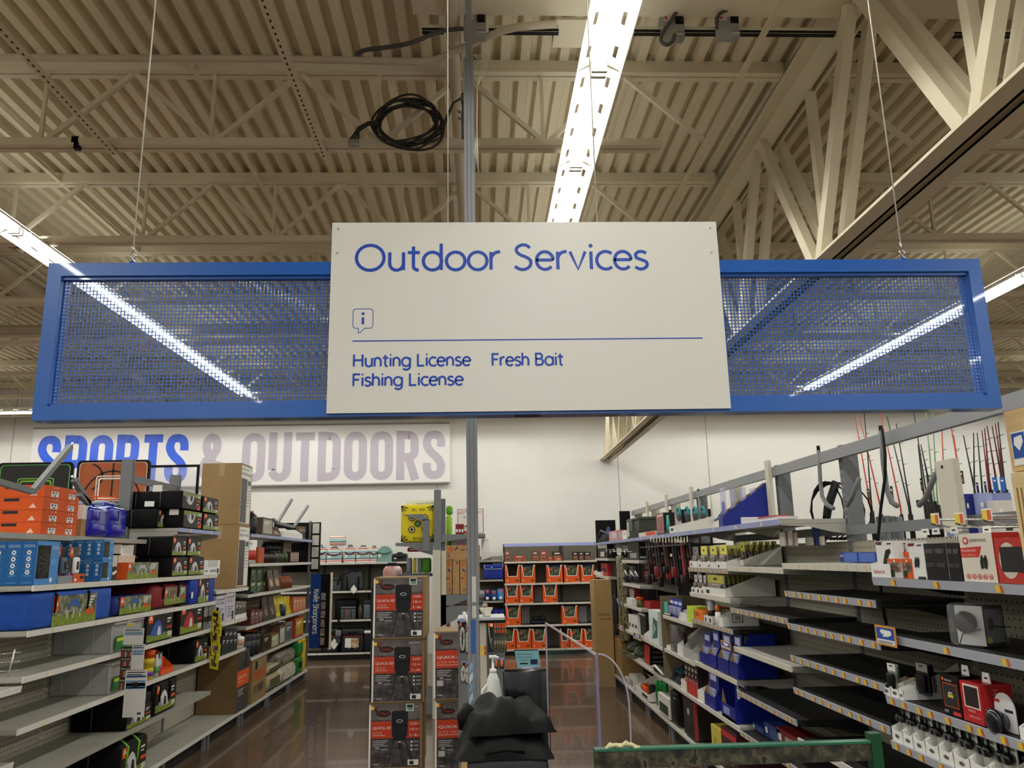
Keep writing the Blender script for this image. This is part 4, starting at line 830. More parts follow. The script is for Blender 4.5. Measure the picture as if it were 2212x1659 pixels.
f = Fit('L', 271, 326, 1512, .585, XL, .015); bag_of(f, 'folding_chair_bag', 'large black bag with a camping chair picture, fifth shelf', BLK, TA, 'carrying bag', None, .455, .03, GRN, (.03, .97, .04, .6), sky=DKPH)
f = Fit('L', 329, 381, 1478, .585, XL, .015); bag_of(f, 'stove_bag', 'black carrying bag with green strapped picture, far end of fifth shelf', BLK, TA, 'carrying bag', None, .3, .03, BLACKM, (.08, .9, .1, .92), sky=DKPH)
f = Fit('L', 254, 315, 1612, .18, XL, .015); bag_of(f, 'cooler_bag', 'black bag with bright green straps on the base shelf', BLK, TA, 'carrying bag', None, .4, .03, GRN, (.04, .96, .04, .92), sky=DKPH)
# small wire fixture at the far left
p = at(30, 1400, x=-3.1); t = thing('wire_divider', 'small wire divider on the bare shelf, far left', 'wire rack', (at(30, 1450, x=-2.98).x, at(30, 1450, x=-2.98).y - .03, 1.187))
for k in range(4): MB().tube([(-.25, .05, .03 + k * .05), (.02, .05, .035 + k * .055)], .003, STEEL, 5).build('wire', t)
MB().tube([(-.05, .05, 0), (-.02, .05, .22)], .006, STEEL, 6).build('post', t)
# --- basketball hoops standing behind the left run
def hoop(pl, pr, pt, pb, y, label, style):
    a, c = at(pl, pt, y=y), at(pr, pb, y=y); w, h = c.x - a.x, a.z - c.z
    t = thing('basketball_hoop', label, 'basketball hoop', (a.x, y, c.z), 0, 'portable basketball hoops')
    b = MB(); b.dim = (w, .03, h); r = .05
    out = rr(0, w, 0, h, r)
    if style == 2:
        for e in ((0, .03, 0, h), (w - .03, w, 0, h), (.03, w - .03, h - .03, h), (.03, w - .03, 0, .03)): b.box(e[0], e[1], 0, .03, e[2], e[3], BLACKM)
        b.build('frame', t); b = MB(); b.box(.03, w - .03, .012, .016, .03, h - .03, clear('e8ecf4', .18)); b.build('clear_panel', t)
    else:
        b.prism(out[:-1], 'y', 0, .03, BLACKM); LN = mat('e9e4da') if style else mat('5fae5a', .4)
        ins = mat('262524', .5) if not style else mat('a2552f', .5, var=.25, scale=2.5)
        b.poly([(x * .93 + w * .035, -.001, z * .9 + h * .05) for x, z in out[:-1]], LN); g = .905 if not style else .915; b.poly([(x * g + w * (1 - g) / 2, -.002, z * (g - .03) + h * (1.03 - g) / 2) for x, z in out[:-1]], ins)
        if style:
            for st in ([(w * .5, h * .05), (w * .5, h * .93)], arc(w * .5, h * -.1, w * .42, h * .85, 20, 160, 16), arc(w * .16, h * .62, w * .2, h * .3, -70, 75, 10), arc(w * .84, h * .62, w * .2, h * .3, 105, 250, 10)): b.stroke(st, .022, Vector((0, -.003, 0)), Vector((1, 0, 0)), Vector((0, 0, 1)), INK)
        for q, ww in ((.0, .018), (.03, .012)):
            b.stroke(rr(w * .32 - q, w * .72 + q, h * .14 - q, h * .58 + q, .02), ww, Vector((0, -.004, 0)), Vector((1, 0, 0)), Vector((0, 0, 1)), mat('e9e4da') if style else GRN)
        b.build('backboard', t)
    if style: MB().tube([(w * .5 + .23 * math.cos(k), -.27 + .23 * math.sin(k), h * .1) for k in [i * .3927 for i in range(17)]], .009, ORG, 6).build('rim', t)
    MB().tube([(w / 2, .12, -c.z), (w / 2, .12, h * .5)], .04, BLACKM, 10).build('pole', t); MB().bar((w / 2, .12, h * .5), (w / 2, .03, h * .5), .05, .05, BLACKM).build('support_arm', t)
    MB().rbox(w / 2 - .35, w / 2 + .35, -.1, .8, -c.z, -c.z + .16, .04, BLACKM).build('base', t)
hoop(-3, 150, 1000, 1095, 9.6, 'black basketball backboard with green border', 0); hoop(168, 318, 995, 1088, 9.6, 'basketball backboard printed with an orange ball', 1); hoop(318, 425, 1005, 1092, 10.6, 'clear basketball backboard with thin black frame', 2)
# --- brown cartons and goods of the fifth bay
def feeder_side(b, side, w, h):
    b.fr(side, .06, .94, .03, .97, WHT, 1); b.ft(side, .1, .9, h * .035, 'DIRECTIONAL', CHAR, 2, width=w * .6); b.ft(side, .1, .82, h * .055, 'DIRECTIONAL FEEDER', CHAR, 2, width=w * .8); b.fr(side, .08, .6, .04, .76, NIGHT, 2); b.flines(side, .64, .9, .72, 9, CHAR, .05, .01); b.fr(side, .64, .9, .66, .74, mat('4a6a4a'), 3)
f = Fit('L', 509, 534, 999, 1.62, XL, .012); hb = f.h / 2
for k in range(2):
    b = MB(); b.carton(f.w, .47, hb - .003, KRAFT); feeder_side(b, 'F', f.w, hb); b.fr('L', .44, .58, .78, 1, mat('b59d74', .15), 1); b.fr('L', 0, 1, .005, .012, KRD, 1); tag(b.build('feeder_carton', None, (f.loc[0] - .01 * k, f.loc[1], 1.622 + k * hb), LROT), ('lower', 'upper')[k] + ' tall brown feeder carton of the left pair', 'carton', 'tall brown feeder cartons')
for i, (a, c, s) in enumerate(((465, 485, 'B-BE'), (486, 506, 'XL-B-7'))):
    f = Fit('L', a, c, 1288 - 6 * i, 1.26, XL, .012); b = MB(); b.carton(f.w - .004, .2, f.h, mat('c9c7cf')); b.ft('F', .12, .68, f.h * .14, s, INK, 1, width=f.w * .7); b.flines('F', .15, .8, .5, 5, CHAR, .08, .02); b.fc('F', .8, .9, .015, RED, 2); b.fr('F', .7, .85, .05, .35, INK, 2); b.fr('F', .1, .85, .84, .87, CHAR, 1); tag(b.build('white_carton', None, f.loc, f.rz), 'tall white carton with large black letters, %s of two' % ('nearer', 'farther')[i], 'carton', 'white lettered cartons')
o = at(470, 1312, x=XL + .06); Y = o.y; t = thing('clip_strip', 'clip strip full of yellow packets at the carton bay', 'clip strip', (o.x, Y, 0)); b = MB(); b.box(-.012, .012, 0, .0015, at(470, 1425, y=Y).z, o.z, BLACKM); b.build('strip', t)
YEL = mat('d9c92a', .35)
for i in range(8):
    z = o.z - .02 - i * (o.z - at(470, 1425, y=Y).z) / 8; b = MB(); s = .05; b.prism([(-s, -.0), (s, -.02), (s * .9, -.15), (-s * .8, -.13)], 'y', 0, .006, YEL); b.prism([(-s * .7, -.03), (s * .6, -.045), (s * .55, -.12), (-s * .55, -.105)], 'y', -.001, 0, (INK, DKPH)[i % 2])
    tag(b.build('yellow_packet', None, (o.x + .012 * ((i % 3) - 1), Y - .012 - .004 * (i % 2), z), .25 * ((i % 3) - 1)), 'yellow hanging packet, %s from the top of its strip' % ORD[i], 'packet', 'yellow packets on the clip strip')
def row(side, n, a, c, top, z, mk, label, cat, group, name, inset=.02, plane=None, cols=None):
    """n like articles side by side along the shelf edge"""
    first = None
    for k in range(n):
        pa, pb = a + (c - a) * k / n, a + (c - a) * (k + 1) / n
        f = Fit(side, pa, pb, top, z, plane if plane is not None else (XL if side == 'L' else XR), inset)
        lab = '%s %s' % (ORD[k], label) if n > 1 else label
        b = MB(); mk(b, f, k); tag(b.build(name, None, f.loc, f.rz), lab, cat, group)
def bottle(m, cap, lab=None, shoulder=.72):
    def g(b, f, k):
        r = min(f.w * .46, .09); c = (f.w / 2, r + .005, 0); h = f.h; b.lathe(c, [(r, 0), (r, h * shoulder), (r * .4, h * (shoulder + .14)), (r * .38, h * .9)], m, 12); b.lathe((c[0], c[1], h * .88), [(r * .45, 0), (r * .45, h * .12)], cap, 10)
        if lab: b.lathe((c[0], c[1], h * .15), [(r * 1.02, 0), (r * 1.02, h * .45)], lab, 12)
    return g
def plain(m, art=None, d=.12, text=None, tc=WHT):
    def g(b, f, k):
        b.carton(f.w - .003, d, f.h, m)
        if art: b.fr('F', .08, .92, .1, .9, art, 1); b.fr('F', .15, .7, .7, .76, WHT, 2); b.fr('F', .15, .5, .6, .64, WHT, 2)
        if text: b.ft('F', .12, .4, f.h * .18, text, tc, 2, width=f.w * .72)
    return g
def pouch(m, art=None, lean=.0):
    def g(b, f, k):
        w, h = f.w, f.h; b.dim = (w, .06, h)
        vs = []; n = 6
        for i in range(n + 1):
            t = i / n; wd = w * (1 - .25 * t * t); dp = .10 * (1 - t) + .008
            vs += [((w - wd) / 2, .06 - dp / 2, h * t), ((w + wd) / 2, .06 - dp / 2, h * t), ((w + wd) / 2, .06 + dp / 2, h * t), ((w - wd) / 2, .06 + dp / 2, h * t)]
        fs = [(4 * i + j, 4 * i + (j + 1) % 4, 4 * i + 4 + (j + 1) % 4, 4 * i + 4 + j) for i in range(n) for j in range(4)]; b.geo(vs, fs + [(0, 3, 2, 1), (4 * n, 4 * n + 1, 4 * n + 2, 4 * n + 3)], m)
        if art: b.geo([(w * .2, .06 - .046, h * .2), (w * .8, .06 - .046, h * .2), (w * .74, .06 - .026, h * .6), (w * .26, .06 - .026, h * .6)], [(0, 1, 2, 3)], art)
    return g
DKB = mat('14161a', .35); OLV = mat('3b4428', .4); BRN = mat('6b3a22', .5); SILV = mat('a9adb4', .35)
row('L', 3, 508, 531, 1300, 1.26, plain(mat('9a8f8c'), DKPH, .05), 'grey carded knife in the white tray by the lettered cartons', 'packet', 'carded goods in the white tray', 'carded_knife', .06)
f = Fit('L', 507, 532, 1325, 1.26, XL, .01); b = MB(); b.box(0, f.w, 0, .004, 0, .05, WHT); b.prism([(0, 0), (.18, 0), (.18, .14), (0, .05)], 'x', 0, .004, mat('c9c6c6')); b.box(.004, f.w, .004, .18, 0, .004, WHT); tag(b.build('white_tray', None, f.loc, f.rz), 'white open tray by the lettered cartons', 'tray')
row('L', 4, 478, 512, 1375, .90, plain(mat('17181b', .35), CHAR, .16), 'small black box, lower row, beside the yellow strip', 'box', 'small black boxes in the carton bay', 'black_box', .02)
row('L', 3, 484, 512, 1362, .90 + .10, plain(mat('22242a', .35), NIGHT, .12), 'small dark box, upper row, beside the yellow strip', 'box', 'small black boxes in the carton bay', 'black_box', .05)
row('L', 1, 521, 534, 1370, .90, bottle(WHT, WHT, mat('c9a090')), 'white plastic bottle at the far end of the carton bay', 'bottle', None, 'white_bottle')
f = Fit('L', 508, 534, 1410, .18, XL, -.0); f.h = min(f.h, .685); b = MB(); b.carton(f.w, .46, f.h, mat('7b6240', .6, var=.06)); b.fr('F', 0, 1, 0, 1, NIGHT, 1); b.fr('F', 0, 1, .42, .68, ORG, 2); b.ft('F', .08, .55, f.h * .06, 'QUICK-SET', WHT, 3, width=f.w * .7); b.ft('F', .08, .48, f.h * .05, '270 PRO', mat('f0b79c'), 3, width=f.w * .5); b.fp('F', [(f.w * .5, f.h * .72), (f.w * .8, f.h * .72), (f.w * .8, f.h * .98), (f.w * .6, f.h * .95)], INK, 2); b.flines('F', .1, .6, .36, 4, WHT, .03, .008)
tag(b.build('feeder_carton', None, (f.loc[0] + .0, f.loc[1], .183), LROT), 'big brown feeder carton standing on the left base shelf', 'carton')
f = Fit('L', 541, 573, 1421, .17, XL, .012); f.h = min(f.h, .52); b = MB(); b.carton(f.w, .4, f.h, mat('93794f', .6, var=.1)); b.fr('F', .1, .9, .5, .72, mat('b0622f'), 1); b.fr('F', .2, .36, .76, .95, INK, 1); b.fr('F', .5, .8, .2, .4, DKPH, 1); b.flines('F', .12, .6, .35, 4, INK, .05, .015); tag(b.build('blind_carton', None, f.loc, f.rz), 'brown carton with orange band beside the big feeder carton', 'carton')
# --- far bays
row('L', 1, 544, 564, 1102, 2.278, bottle(DKB, mat('a03a2a'), mat('3a3a3c'), .8), 'black jug with red cap on the far left top shelf', 'jug', None, 'jug', .03)
row('L', 1, 566, 589, 1117, 2.278, plain(mat('5d5644'), mat('b9b6aa'), .2), 'olive and white box beside the black jug', 'box', None, 'feed_box')
row('L', 1, 591, 609, 1136, 2.278, pouch(mat('54442e'), photo(('6b3a1e', 'a06a3a', 'd0b080', '3a2a1c'), 30)), 'brown printed bag beside the white trays', 'bag', None, 'bait_bag')
for i, (a, c) in enumerate(((611, 631), (631, 653))):
    f = Fit('L', a, c, 1141, 2.278, XL, .02); t = thing('display_tray', 'white slanted display tray on the far left top shelf, %s one' % ('nearer', 'farther')[i], 'display', f.loc, f.rz, 'white slanted trays'); b = MB(); b.prism([(0, 0), (.28, 0), (.28, f.h), (.12, f.h), (0, .07)], 'x', 0, .004, WHT); b.prism([(0, 0), (.28, 0), (.28, f.h), (.12, f.h), (0, .07)], 'x', f.w - .008, f.w - .004, WHT); b.box(.004, f.w - .008, 0, .004, 0, .07, WHT); b.box(.004, f.w - .008, .276, .28, 0, f.h, WHT); b.build('tray', t)
row('L', 3, 646, 660, 1137, 2.278, plain(mat('7a5a40'), DKPH, .05), 'brown carded pack in the farther white tray', 'packet', 'carded packs on the far left top shelf', 'carded_pack', .1)
row('L', 2, 541, 556, 1170, 1.907, bottle(WHT, WHT, mat('c23a2a'), .75), 'white jug with red label at the far left bays', 'jug', 'white jugs with red labels', 'jug')
row('L', 1, 557, 570, 1182, 1.907, plain(mat('b5552e'), None, .2), 'tall orange box beside the white jugs', 'box', None, 'orange_box')
row('L', 9, 572, 598, 1194, 1.907, bottle(mat('2e1a14', .3), BLACKM), 'dark small bottle from the near end, lower tier', 'bottle', 'dark small bottles', 'scent_bottle', .02)
row('L', 3, 598, 626, 1190, 1.907, bottle(OLV, OLV), 'olive squat bottle beside the dark small bottles', 'bottle', 'olive squat bottles', 'olive_bottle', .03)
row('L', 6, 627, 645, 1192, 1.907, plain(mat('4a2f26'), photo(('5a2a20', '9a7a6a', 'cfc4b8'), 40), .06), 'small patterned box at the far end, from the near side', 'box', 'small patterned boxes', 'scent_box', .03)
for i in range(1):
    f = Fit('L', 572, 626, 1186, 2.02, XL, .25); b = MB(); b.box(0, f.w, 0, .2, 0, .012, WHT); b.prism([(0, .0), (.012, .0), (.012, .03), (0, .03)], 'x', 0, f.w, LIPW); b.box(0, .01, .1, .2, -.11, 0, WHT); b.box(f.w - .01, f.w, .1, .2, -.11, 0, WHT); tag(b.build('riser_shelf', None, f.loc, f.rz), 'small white riser shelf behind the dark bottles', 'riser'); fz = f
row('L', 8, 577, 612, 1168, 2.034, bottle(mat('17181a', .3), mat('8a8a88')), 'black bottle on the white riser, from the near end', 'bottle', 'black bottles on the riser', 'riser_bottle', .27)
row('L', 4, 612, 629, 1168, 2.034, plain(mat('5a4a3e'), photo(('4a3a2e', '9a8a7a', 'd9d0c4'), 40), .06), 'patterned box on the white riser, from the near end', 'box', 'patterned boxes on the riser', 'riser_box', .27)
row('L', 3, 540, 580, 1255, 1.527, plain(mat('27301f'), photo(('1e2618', '3a5a30', '7aa05a'), 26), .18), 'green box on the lower tier behind the pouches', 'box', 'green boxes far left', 'green_box', .1)
row('L', 3, 541, 580, 1226, 1.527 + .13, plain(mat('20281c'), photo(('1e2618', '2f4a2a', '5a7a4a'), 26), .18), 'dark green box on the upper tier behind the pouches', 'box', 'green boxes far left', 'green_box', .12)
row('L', 2, 582, 608, 1232, 1.527, pouch(mat('3a2418', .3), photo(('2a1a12', '8a4a22', 'c9a07a', 'd9d4cc'), 26)), 'camouflage printed pouch, tall, before the orange bottles', 'pouch', 'camouflage printed pouches', 'scent_pouch', .03)
row('L', 8, 609, 633, 1246, 1.527, bottle(mat('7a3a1e', .35), mat('c96a2a')), 'amber bottle with orange top, from the near end', 'bottle', 'amber bottles', 'amber_bottle', .03)
row('L', 3, 546, 560, 1278, 1.527, plain(mat('3a3640'), NIGHT, .08), 'small purple grey box at the front edge, from the near end', 'box', 'small purple grey boxes', 'lure_box', .02)
row('L', 3, 541, 567, 1317, 1.137, plain(mat('5a2a26'), photo(('2a1614', '6b2a24', 'b9b0a8'), 30), .12), 'dark red box under the green boxes, from the near end', 'box', 'dark red boxes', 'red_box', .03)
row('L', 2, 570, 598, 1291, 1.137, pouch(mat('2a1c18', .3), photo(('1c1210', '5a2a22', 'b9a89a'), 24)), 'large dark red pouch before the yellow bags', 'pouch', 'large dark pouches', 'dark_pouch', .02)
row('L', 5, 596, 632, 1288, 1.137, pouch(mat('cdbb22', .4), mat('a8941a')), 'yellow bag of attractant, from the near end', 'bag', 'yellow attractant bags', 'yellow_bag', .05)
row('L', 1, 613, 622, 1302, 1.137, bottle(mat('23272f', .3), WHT, mat('2a3a5a')), 'dark bottle with white cap before the yellow bags', 'bottle', None, 'dark_bottle', .0)
row('L', 4, 633, 660, 1290, 1.137, plain(mat('b5623a'), photo(('8a3a22', 'c9824a', 'e0d4c0'), 34), .06), 'orange white carded pack beside the yellow bags, from the near end', 'packet', 'orange white packs', 'orange_pack', .03)
row('L', 3, 534, 566, 1362, .742, bottle(mat('15171a', .35), mat('c2572a'), mat('33343a'), .8), 'black bottle with orange cap on the low shelf, from the near end', 'bottle', 'black bottles with orange caps', 'black_bottle', .02)
for i, (a, c, top, m1, m2) in enumerate(((568, 583, 1372, '4a3b24', '1f1b14'), (585, 602, 1372, '7a5a2e', 'b9b9a2'), (603, 615, 1354, '6a5538', 'b4bfae'), (616, 630, 1347, '8a7670', '4a5560'), (637, 655, 1336, 'a8452a', 'b09030'))):
    row('L', 1, a, c, top, .742, plain(mat(m1), mat(m2), .16), ('dark brown box with black panel', 'brown box with pale label', 'tall brown box with pale green panel', 'tall pinkish box with blue grey panel', 'red and yellow box at the far end')[i] + ' on the low left shelf', 'box', None, 'feed_box', .02)
def sack(px0, px1, pt, z, label, m, art, name='sack', inset=.02, d=.4):
    f = Fit('L', px0, px1, pt, z, XL, inset); t = thing(name, label, 'sack', f.loc, f.rz); MB().rbox(0, f.w, 0, d, 0, f.h, min(f.h, f.w) * .38, m, 3, .10).build('sack_body', t)
    b = MB(); b.dim = (f.w, d, f.h); b.fr('F', .15, .85, .25, .75, art, 20); b.build('print', t); return f
f = sack(575, 614, 1462, .172, 'cream corn sack at the bottom of the low pile', mat('a89c78', .5, var=.1, bump=.3), mat('5a5a3a')); sack(575, 612, 1444, .172 + f.h * 1.12, 'cream corn sack second in the low pile', mat('b0a480', .5, var=.1, bump=.3), mat('4a5a34')); 
f = sack(603, 640, 1446, .172, 'clear bag of pale mix slumped on the low pile', mat('bdb4a2', .25, var=.2, bump=.5), photo(('8a8478', 'c9c2b4', 'efeae2'), 20), inset=.0, d=.36)
sack(600, 638, 1414, .172 + f.h, 'shiny clear bag of dark seed on top of the pile', mat('8a8078', .15, var=.5, scale=12, bump=.6), photo(('3a2a22', '6a5a50', 'd9d4cc'), 30), d=.34)
f = Fit('L', 641, 658, 1440, .172, XL, .0); f.h = .27; t = thing('feed_bag', 'green and yellow feed bag standing at the far left end', 'sack', f.loc, f.rz); GF = mat('1f7a2e', .35, var=.15); YF = mat('d9b92a', .35)
MB().rbox(0, f.w, 0, .3, 0, f.h, .06, GF, 3, .06).build('lower_bag', t); f2 = Fit('L', 641, 658, 1380, f.h, XL, .0); f2.h = .25
b = MB(); b.rbox(0, f.w, 0, .3, f.h, f.h + f2.h, .05, GF, 3, .06); b.build('upper_bag', t); b = MB(); b.rbox(f.w * .6, f.w * 1.02, -.012, .1, f.h * .1, f.h + f2.h * .98, .03, YF, 2); b.rbox(.05, f.w, -.012, .06, f.h + f2.h * .75, f.h + f2.h * 1.0, .02, YF, 2); b.build('yellow_print', t); b = MB(); b.rbox(.08, f.w * .5, -.016, .05, f.h * .35, f.h * .7, .01, BLACKM); b.build('dark_label', t)
# end of the run: black grid panel and knife sharpener strip
y = 14.0; p0, p1 = at(592, 1130, y=y), at(690, 1235, y=y)
t = thing('display_end_board', 'black end panel above the knife sharpener display', 'panel', (p0.x, y, 0)); w = p1.x - p0.x; b = MB(); b.box(0, w, 0, .03, p1.z, p0.z, BLACKM); b.build('panel', t); b = MB(); b.box(w - .2, w - .16, -.02, .03, .2, p0.z + .02, mat('6f7173')); b.box(w - .01, w, -.02, 0, p1.z - .3, p0.z, BLACKM); b.build('side_post', t)
for k in range(4): MB().box(w - .135, w - .02, -.03, -.022, p0.z - .19 - k * .2, p0.z - .02 - k * .2, mat('d9d6cd')).build('card', t)
p0, p1 = at(673, 1240, y=13.98), at(690, 1397, y=13.98)
t = thing('knife_sharpener_display', 'blue vertical sign strip reading Knife Sharpeners', 'sign', (p0.x, 13.95, p1.z - .02)); h = p0.z - p1.z + .02; w = (p1.x - p0.x)
b = MB(); b.box(0, w, 0, .04, 0, h, mat('13408f', .4)); b.build('sign_strip', t)
b = MB(); b.lettering('Knife Sharpeners', (w * .32, -.002, h * .79), (0, 0, -1), (1, 0, 0), .125, .12, WHT, width=h * .6); b.build('lettering', t)
b = MB(); b.box(w, w + .16, .0, .10, 0, h, BLACKM); b.box(w + .16, w + .175, -.02, .12, -.03, h + .02, BONE); b.build('side_rack', t)
for k in range(6):
    b = MB(); b.box(w + .012, w + .085, -.01, -.001, h * (.04 + k * .12), h * (.14 + k * .12), photo(('3a2a26', '8a7a70', 'd9d4ce'), 40)); tag(b.build('sharpener_pack', None, (p0.x, 13.95, p1.z - .02)), 'small carded sharpener beside the blue strip, %s from the bottom' % ORD[k], 'packet', 'carded knife sharpeners')
p0 = at(702, 1245, y=14.05); b = MB(); zz = at(697, 1276, y=14.05).z
t = thing('shelf_end_boards', 'white folded shelf ends right of the knife sharpener strip', 'panel', (p0.x, 14.05, 0)); MB().box(-.02, .09, 0, .02, zz, p0.z, BONE).build('upper_panel', t); MB().prism([(-.02, .62), (.0, .62), (.115, zz - .06), (-.005, zz - .06)], 'y', 0, .02, BONE).build('lower_panel', t)
# ---------------------------------------------------------------- back wall shelving, left of the centre
def back_bay(pl, pr, zs, Y, label, top, dark=True, d=.5, tagd='w', side=True):
    x0, x1 = xsol(pl, Y, 1.0), xsol(pr, Y, 1.0); w = x1 - x0
    t = thing('shelving_bay', label, 'shelving', (x0, Y, 0), 0, 'shelving bays along the back wall')
    MB().box(.02, w - .02, d + .004, d + .02, .1, top, mat('6d675a', .6) if dark else PEG).build('back_panel', t)
    for x in (0, w - .018): MB().box(x, x + .018, d - .02, d + .05, 0, top, mat('26241f') if dark else BONE).build('upright', t)
    b = MB(); b.box(.004, w - .004, .05, .06, .01, zs[-1] - .03, KICK); b.build('kick_plate', t)
    for k, z in enumerate(zs): shelf_part(t, z, w, d, tagd, int(x0 * 10) + 40 + k, 0, True, False)
    return t, x0, x1
YB = 16.5
zl = [zsol(1214, -2, YB), zsol(1275, -2, YB), zsol(1337, -2, YB), zsol(1408, -2, YB)]
back_bay(590, 688, zl, YB, 'back wall shelving bay half hidden by the knife sharpener strip', 2.0); back_bay(688, 790, zl, YB, 'back wall shelving bay with striped cooler bags and black coolers', 1.9); back_bay(790, 885, zl, YB, 'back wall shelving bay behind the feeder cartons', 1.9)
# striped cooler bags
ST = ('f0ebe4', 'e2776a', 'a9d6d3', '2c3252', 'f0ebe4', 'cfe6e4')
stripe_m = None
def stripes():
    m = bpy.data.materials.new('striped_fabric'); m.use_nodes = True; nt = m.node_tree; b = nt.nodes['Principled BSDF']; b.inputs['Roughness'].default_value = .6
    tc = nt.nodes.new('ShaderNodeTexCoord'); sp = nt.nodes.new('ShaderNodeSeparateXYZ'); w = nt.nodes.new('ShaderNodeMath'); w.operation = 'WRAP'; w.inputs[1].default_value = .24; w.inputs[2].default_value = 0; dv = nt.nodes.new('ShaderNodeMath'); dv.operation = 'DIVIDE'; dv.inputs[1].default_value = .24; r = nt.nodes.new('ShaderNodeValToRGB'); r.color_ramp.interpolation = 'CONSTANT'
    nt.links.new(tc.outputs['Object'], sp.inputs[0]); nt.links.new(sp.outputs['Z'], w.inputs[0]); nt.links.new(w.outputs[0], dv.inputs[0]); nt.links.new(dv.outputs[0], r.inputs[0]); nt.links.new(r.outputs[0], b.inputs['Base Color'])
    seq = [(0, 'e8e2da'), (.1, 'd97a6a'), (.2, 'eee9e2'), (.27, '2c3252'), (.34, 'a5d2d0'), (.56, 'e8e2da'), (.64, 'd97a6a'), (.72, 'eee9e2'), (.8, '39405e'), (.86, 'bfe0dc')]
    e = r.color_ramp.elements
    for i, (p, c) in enumerate(seq):
        el = e[i] if i < 2 else e.new(p); el.position = p; el.color = (*lin(c), 1)
    return m
STR = stripes(); NAVY = mat('1c2040', .6); TEALB = mat('7fa79d', .55, var=.1)
def cooler_bag(a, c, top, z, label, m, group, Y=YB + .03, dome=.35, d=.28, trim=NAVY, handle=True):
    f = Fit('B', a, c, top, z, Y); t = thing('cooler_bag', label, 'cooler bag', f.loc, 0, group); w, h = f.w, f.h
    b = MB(); n = 8; pts = [(0, 0), (w, 0)] + [(w / 2 + w / 2 * math.cos(k), h * (1 - dome) + h * dome * math.sin(k)) for k in [i * math.pi / n for i in range(n + 1)]]; b.prism(pts, 'y', 0, d, m); b.build('body', t)
    b = MB(); b.tube([(w * .04, -.006, h * .66), (w * .2, -.01, h * .56), (w * .5, -.012, h * .52), (w * .8, -.01, h * .56), (w * .96, -.006, h * .66)], .012, trim, 6); b.build('piping', t)
    if handle: MB().tube([(w * .3, .05, h * .93), (w * .35, .05, h * 1.06), (w * .65, .05, h * 1.06), (w * .7, .05, h * .93)], .012, trim, 6).build('handle', t)
    MB().box(w * .1, w * .28, -.004, 0, h * .3, h * .48, WHT).build('label', t); return t
G = 'striped cooler bags on the back shelf'
for i, (a, c, top, lab) in enumerate(((660, 674, 1183, 'striped cooler bag seen through the black end rack'), (675, 703, 1180, 'striped cooler bag just right of the black end rack'), (705, 737, 1184, 'striped cooler bag under the small striped box'), (743, 767, 1180, 'striped cooler bag with a blue strap hanging'), (769, 798, 1181, 'large striped cooler bag right of the navy strap'), (799, 815, 1182, 'narrow striped cooler bag touching the sage green bag'))): cooler_bag(a, c, top, zl[0], lab, STR, G)
f = Fit('B', 711, 744, 1158, zsol(1179, -2.9, YB), YB + .03); tag(MB().rbox(0, f.w, 0, .25, 0, f.h, .03, STR, 2).build('lunch_box', None, f.loc), 'small striped lunch box on top of the striped bags', 'lunch box')
cooler_bag(814, 846, 1179, zl[0], 'sage green domed cooler bag on the back shelf', TEALB, None, dome=.6, trim=mat('4f7268'), handle=False); cooler_bag(848, 878, 1195, zl[0], 'dark grey cooler bag right of the sage green one', mat('2e3033', .6, var=.1), None, dome=.15, trim=BLACKM)
f = Fit('B', 741, 782, 1232, zl[1], YB + .04); t = thing('backpack_cooler', 'large dark grey backpack cooler on the middle back shelf', 'cooler', f.loc); b = MB(); b.rbox(0, f.w, 0, .3, 0, f.h, .06, mat('3c4044', .6, var=.1), 3); b.build('body', t)
for x in (.15, .75): MB().rbox(f.w * x, f.w * (x + .1), -.02, .01, f.h * .1, f.h * .7, .01, BLACKM).build('strap', t)
MB().tube([(-.12, -.01, f.h * .3), (-.05, -.02, f.h * .7), (f.w * .4, -.02, f.h * 1.02), (f.w * .8, 0, f.h * .98)], .015, BLACKM, 6).build('shoulder_strap', t)
f = Fit('B', 716, 736, 1249, zl[1], YB + .04); b = MB(); b.rbox(0, f.w, 0, .2, 0, f.h, .02, mat('4a4d50', .6)); b.rbox(-.005, f.w + .005, -.01, .2, f.h * .78, f.h, .015, mat('34363a', .6)); tag(b.build('lunch_cooler', None, f.loc), 'small grey lunch cooler left of the backpack cooler', 'cooler')
f = Fit('B', 722, 771, 1294, zl[2], YB + .12); tag(MB().rbox(0, f.w, 0, .3, 0, f.h, .05, BLACKM).build('black_cooler', None, f.loc), 'big black soft cooler at the back of the third shelf', 'cooler')
f = Fit('B', 735, 767, 1311, zl[2], YB + .01); b = MB(); b.rbox(0, f.w, 0, .1, 0, f.h * .85, .02, mat('50565a', .5)); b.rbox(-.005, f.w + .005, -.005, .1, f.h * .87, f.h, .015, mat('5f6569', .5)); b.box(f.w * .38, f.w * .41, -.004, 0, .02, f.h * .8, ORG); b.box(f.w * .22, f.w * .27, -.004, 0, .02, f.h * .8, mat('2a1a1e')); b.box(f.w * .7, f.w * .76, -.004, 0, .02, f.h * .8, mat('1e2030')); tag(b.build('grey_cooler', None, f.loc), 'grey lidded cooler with an orange stripe on the third back shelf', 'cooler')
f = Fit('B', 772, 783, 1306, zl[2], YB + .05); tag(MB().lathe((f.w / 2, .06, 0), [(.05, 0), (.05, f.h * .75), (.025, f.h * .85), (.025, f.h)], mat('4a4a30', .4), 14).build('flask', None, f.loc), 'olive flask on the third back shelf', 'flask')
f = Fit('B', 785, 798, 1297, zl[2], YB + .03); b = MB(); b.rbox(0, f.w, 0, .12, 0, f.h * .78, .02, mat('55606a', .5)); b.rbox(0, f.w, 0, .12, f.h * .8, f.h, .02, mat('2e3438', .5)); tag(b.build('tumbler_cooler', None, f.loc), 'tall grey cooler beside the olive flask', 'cooler')
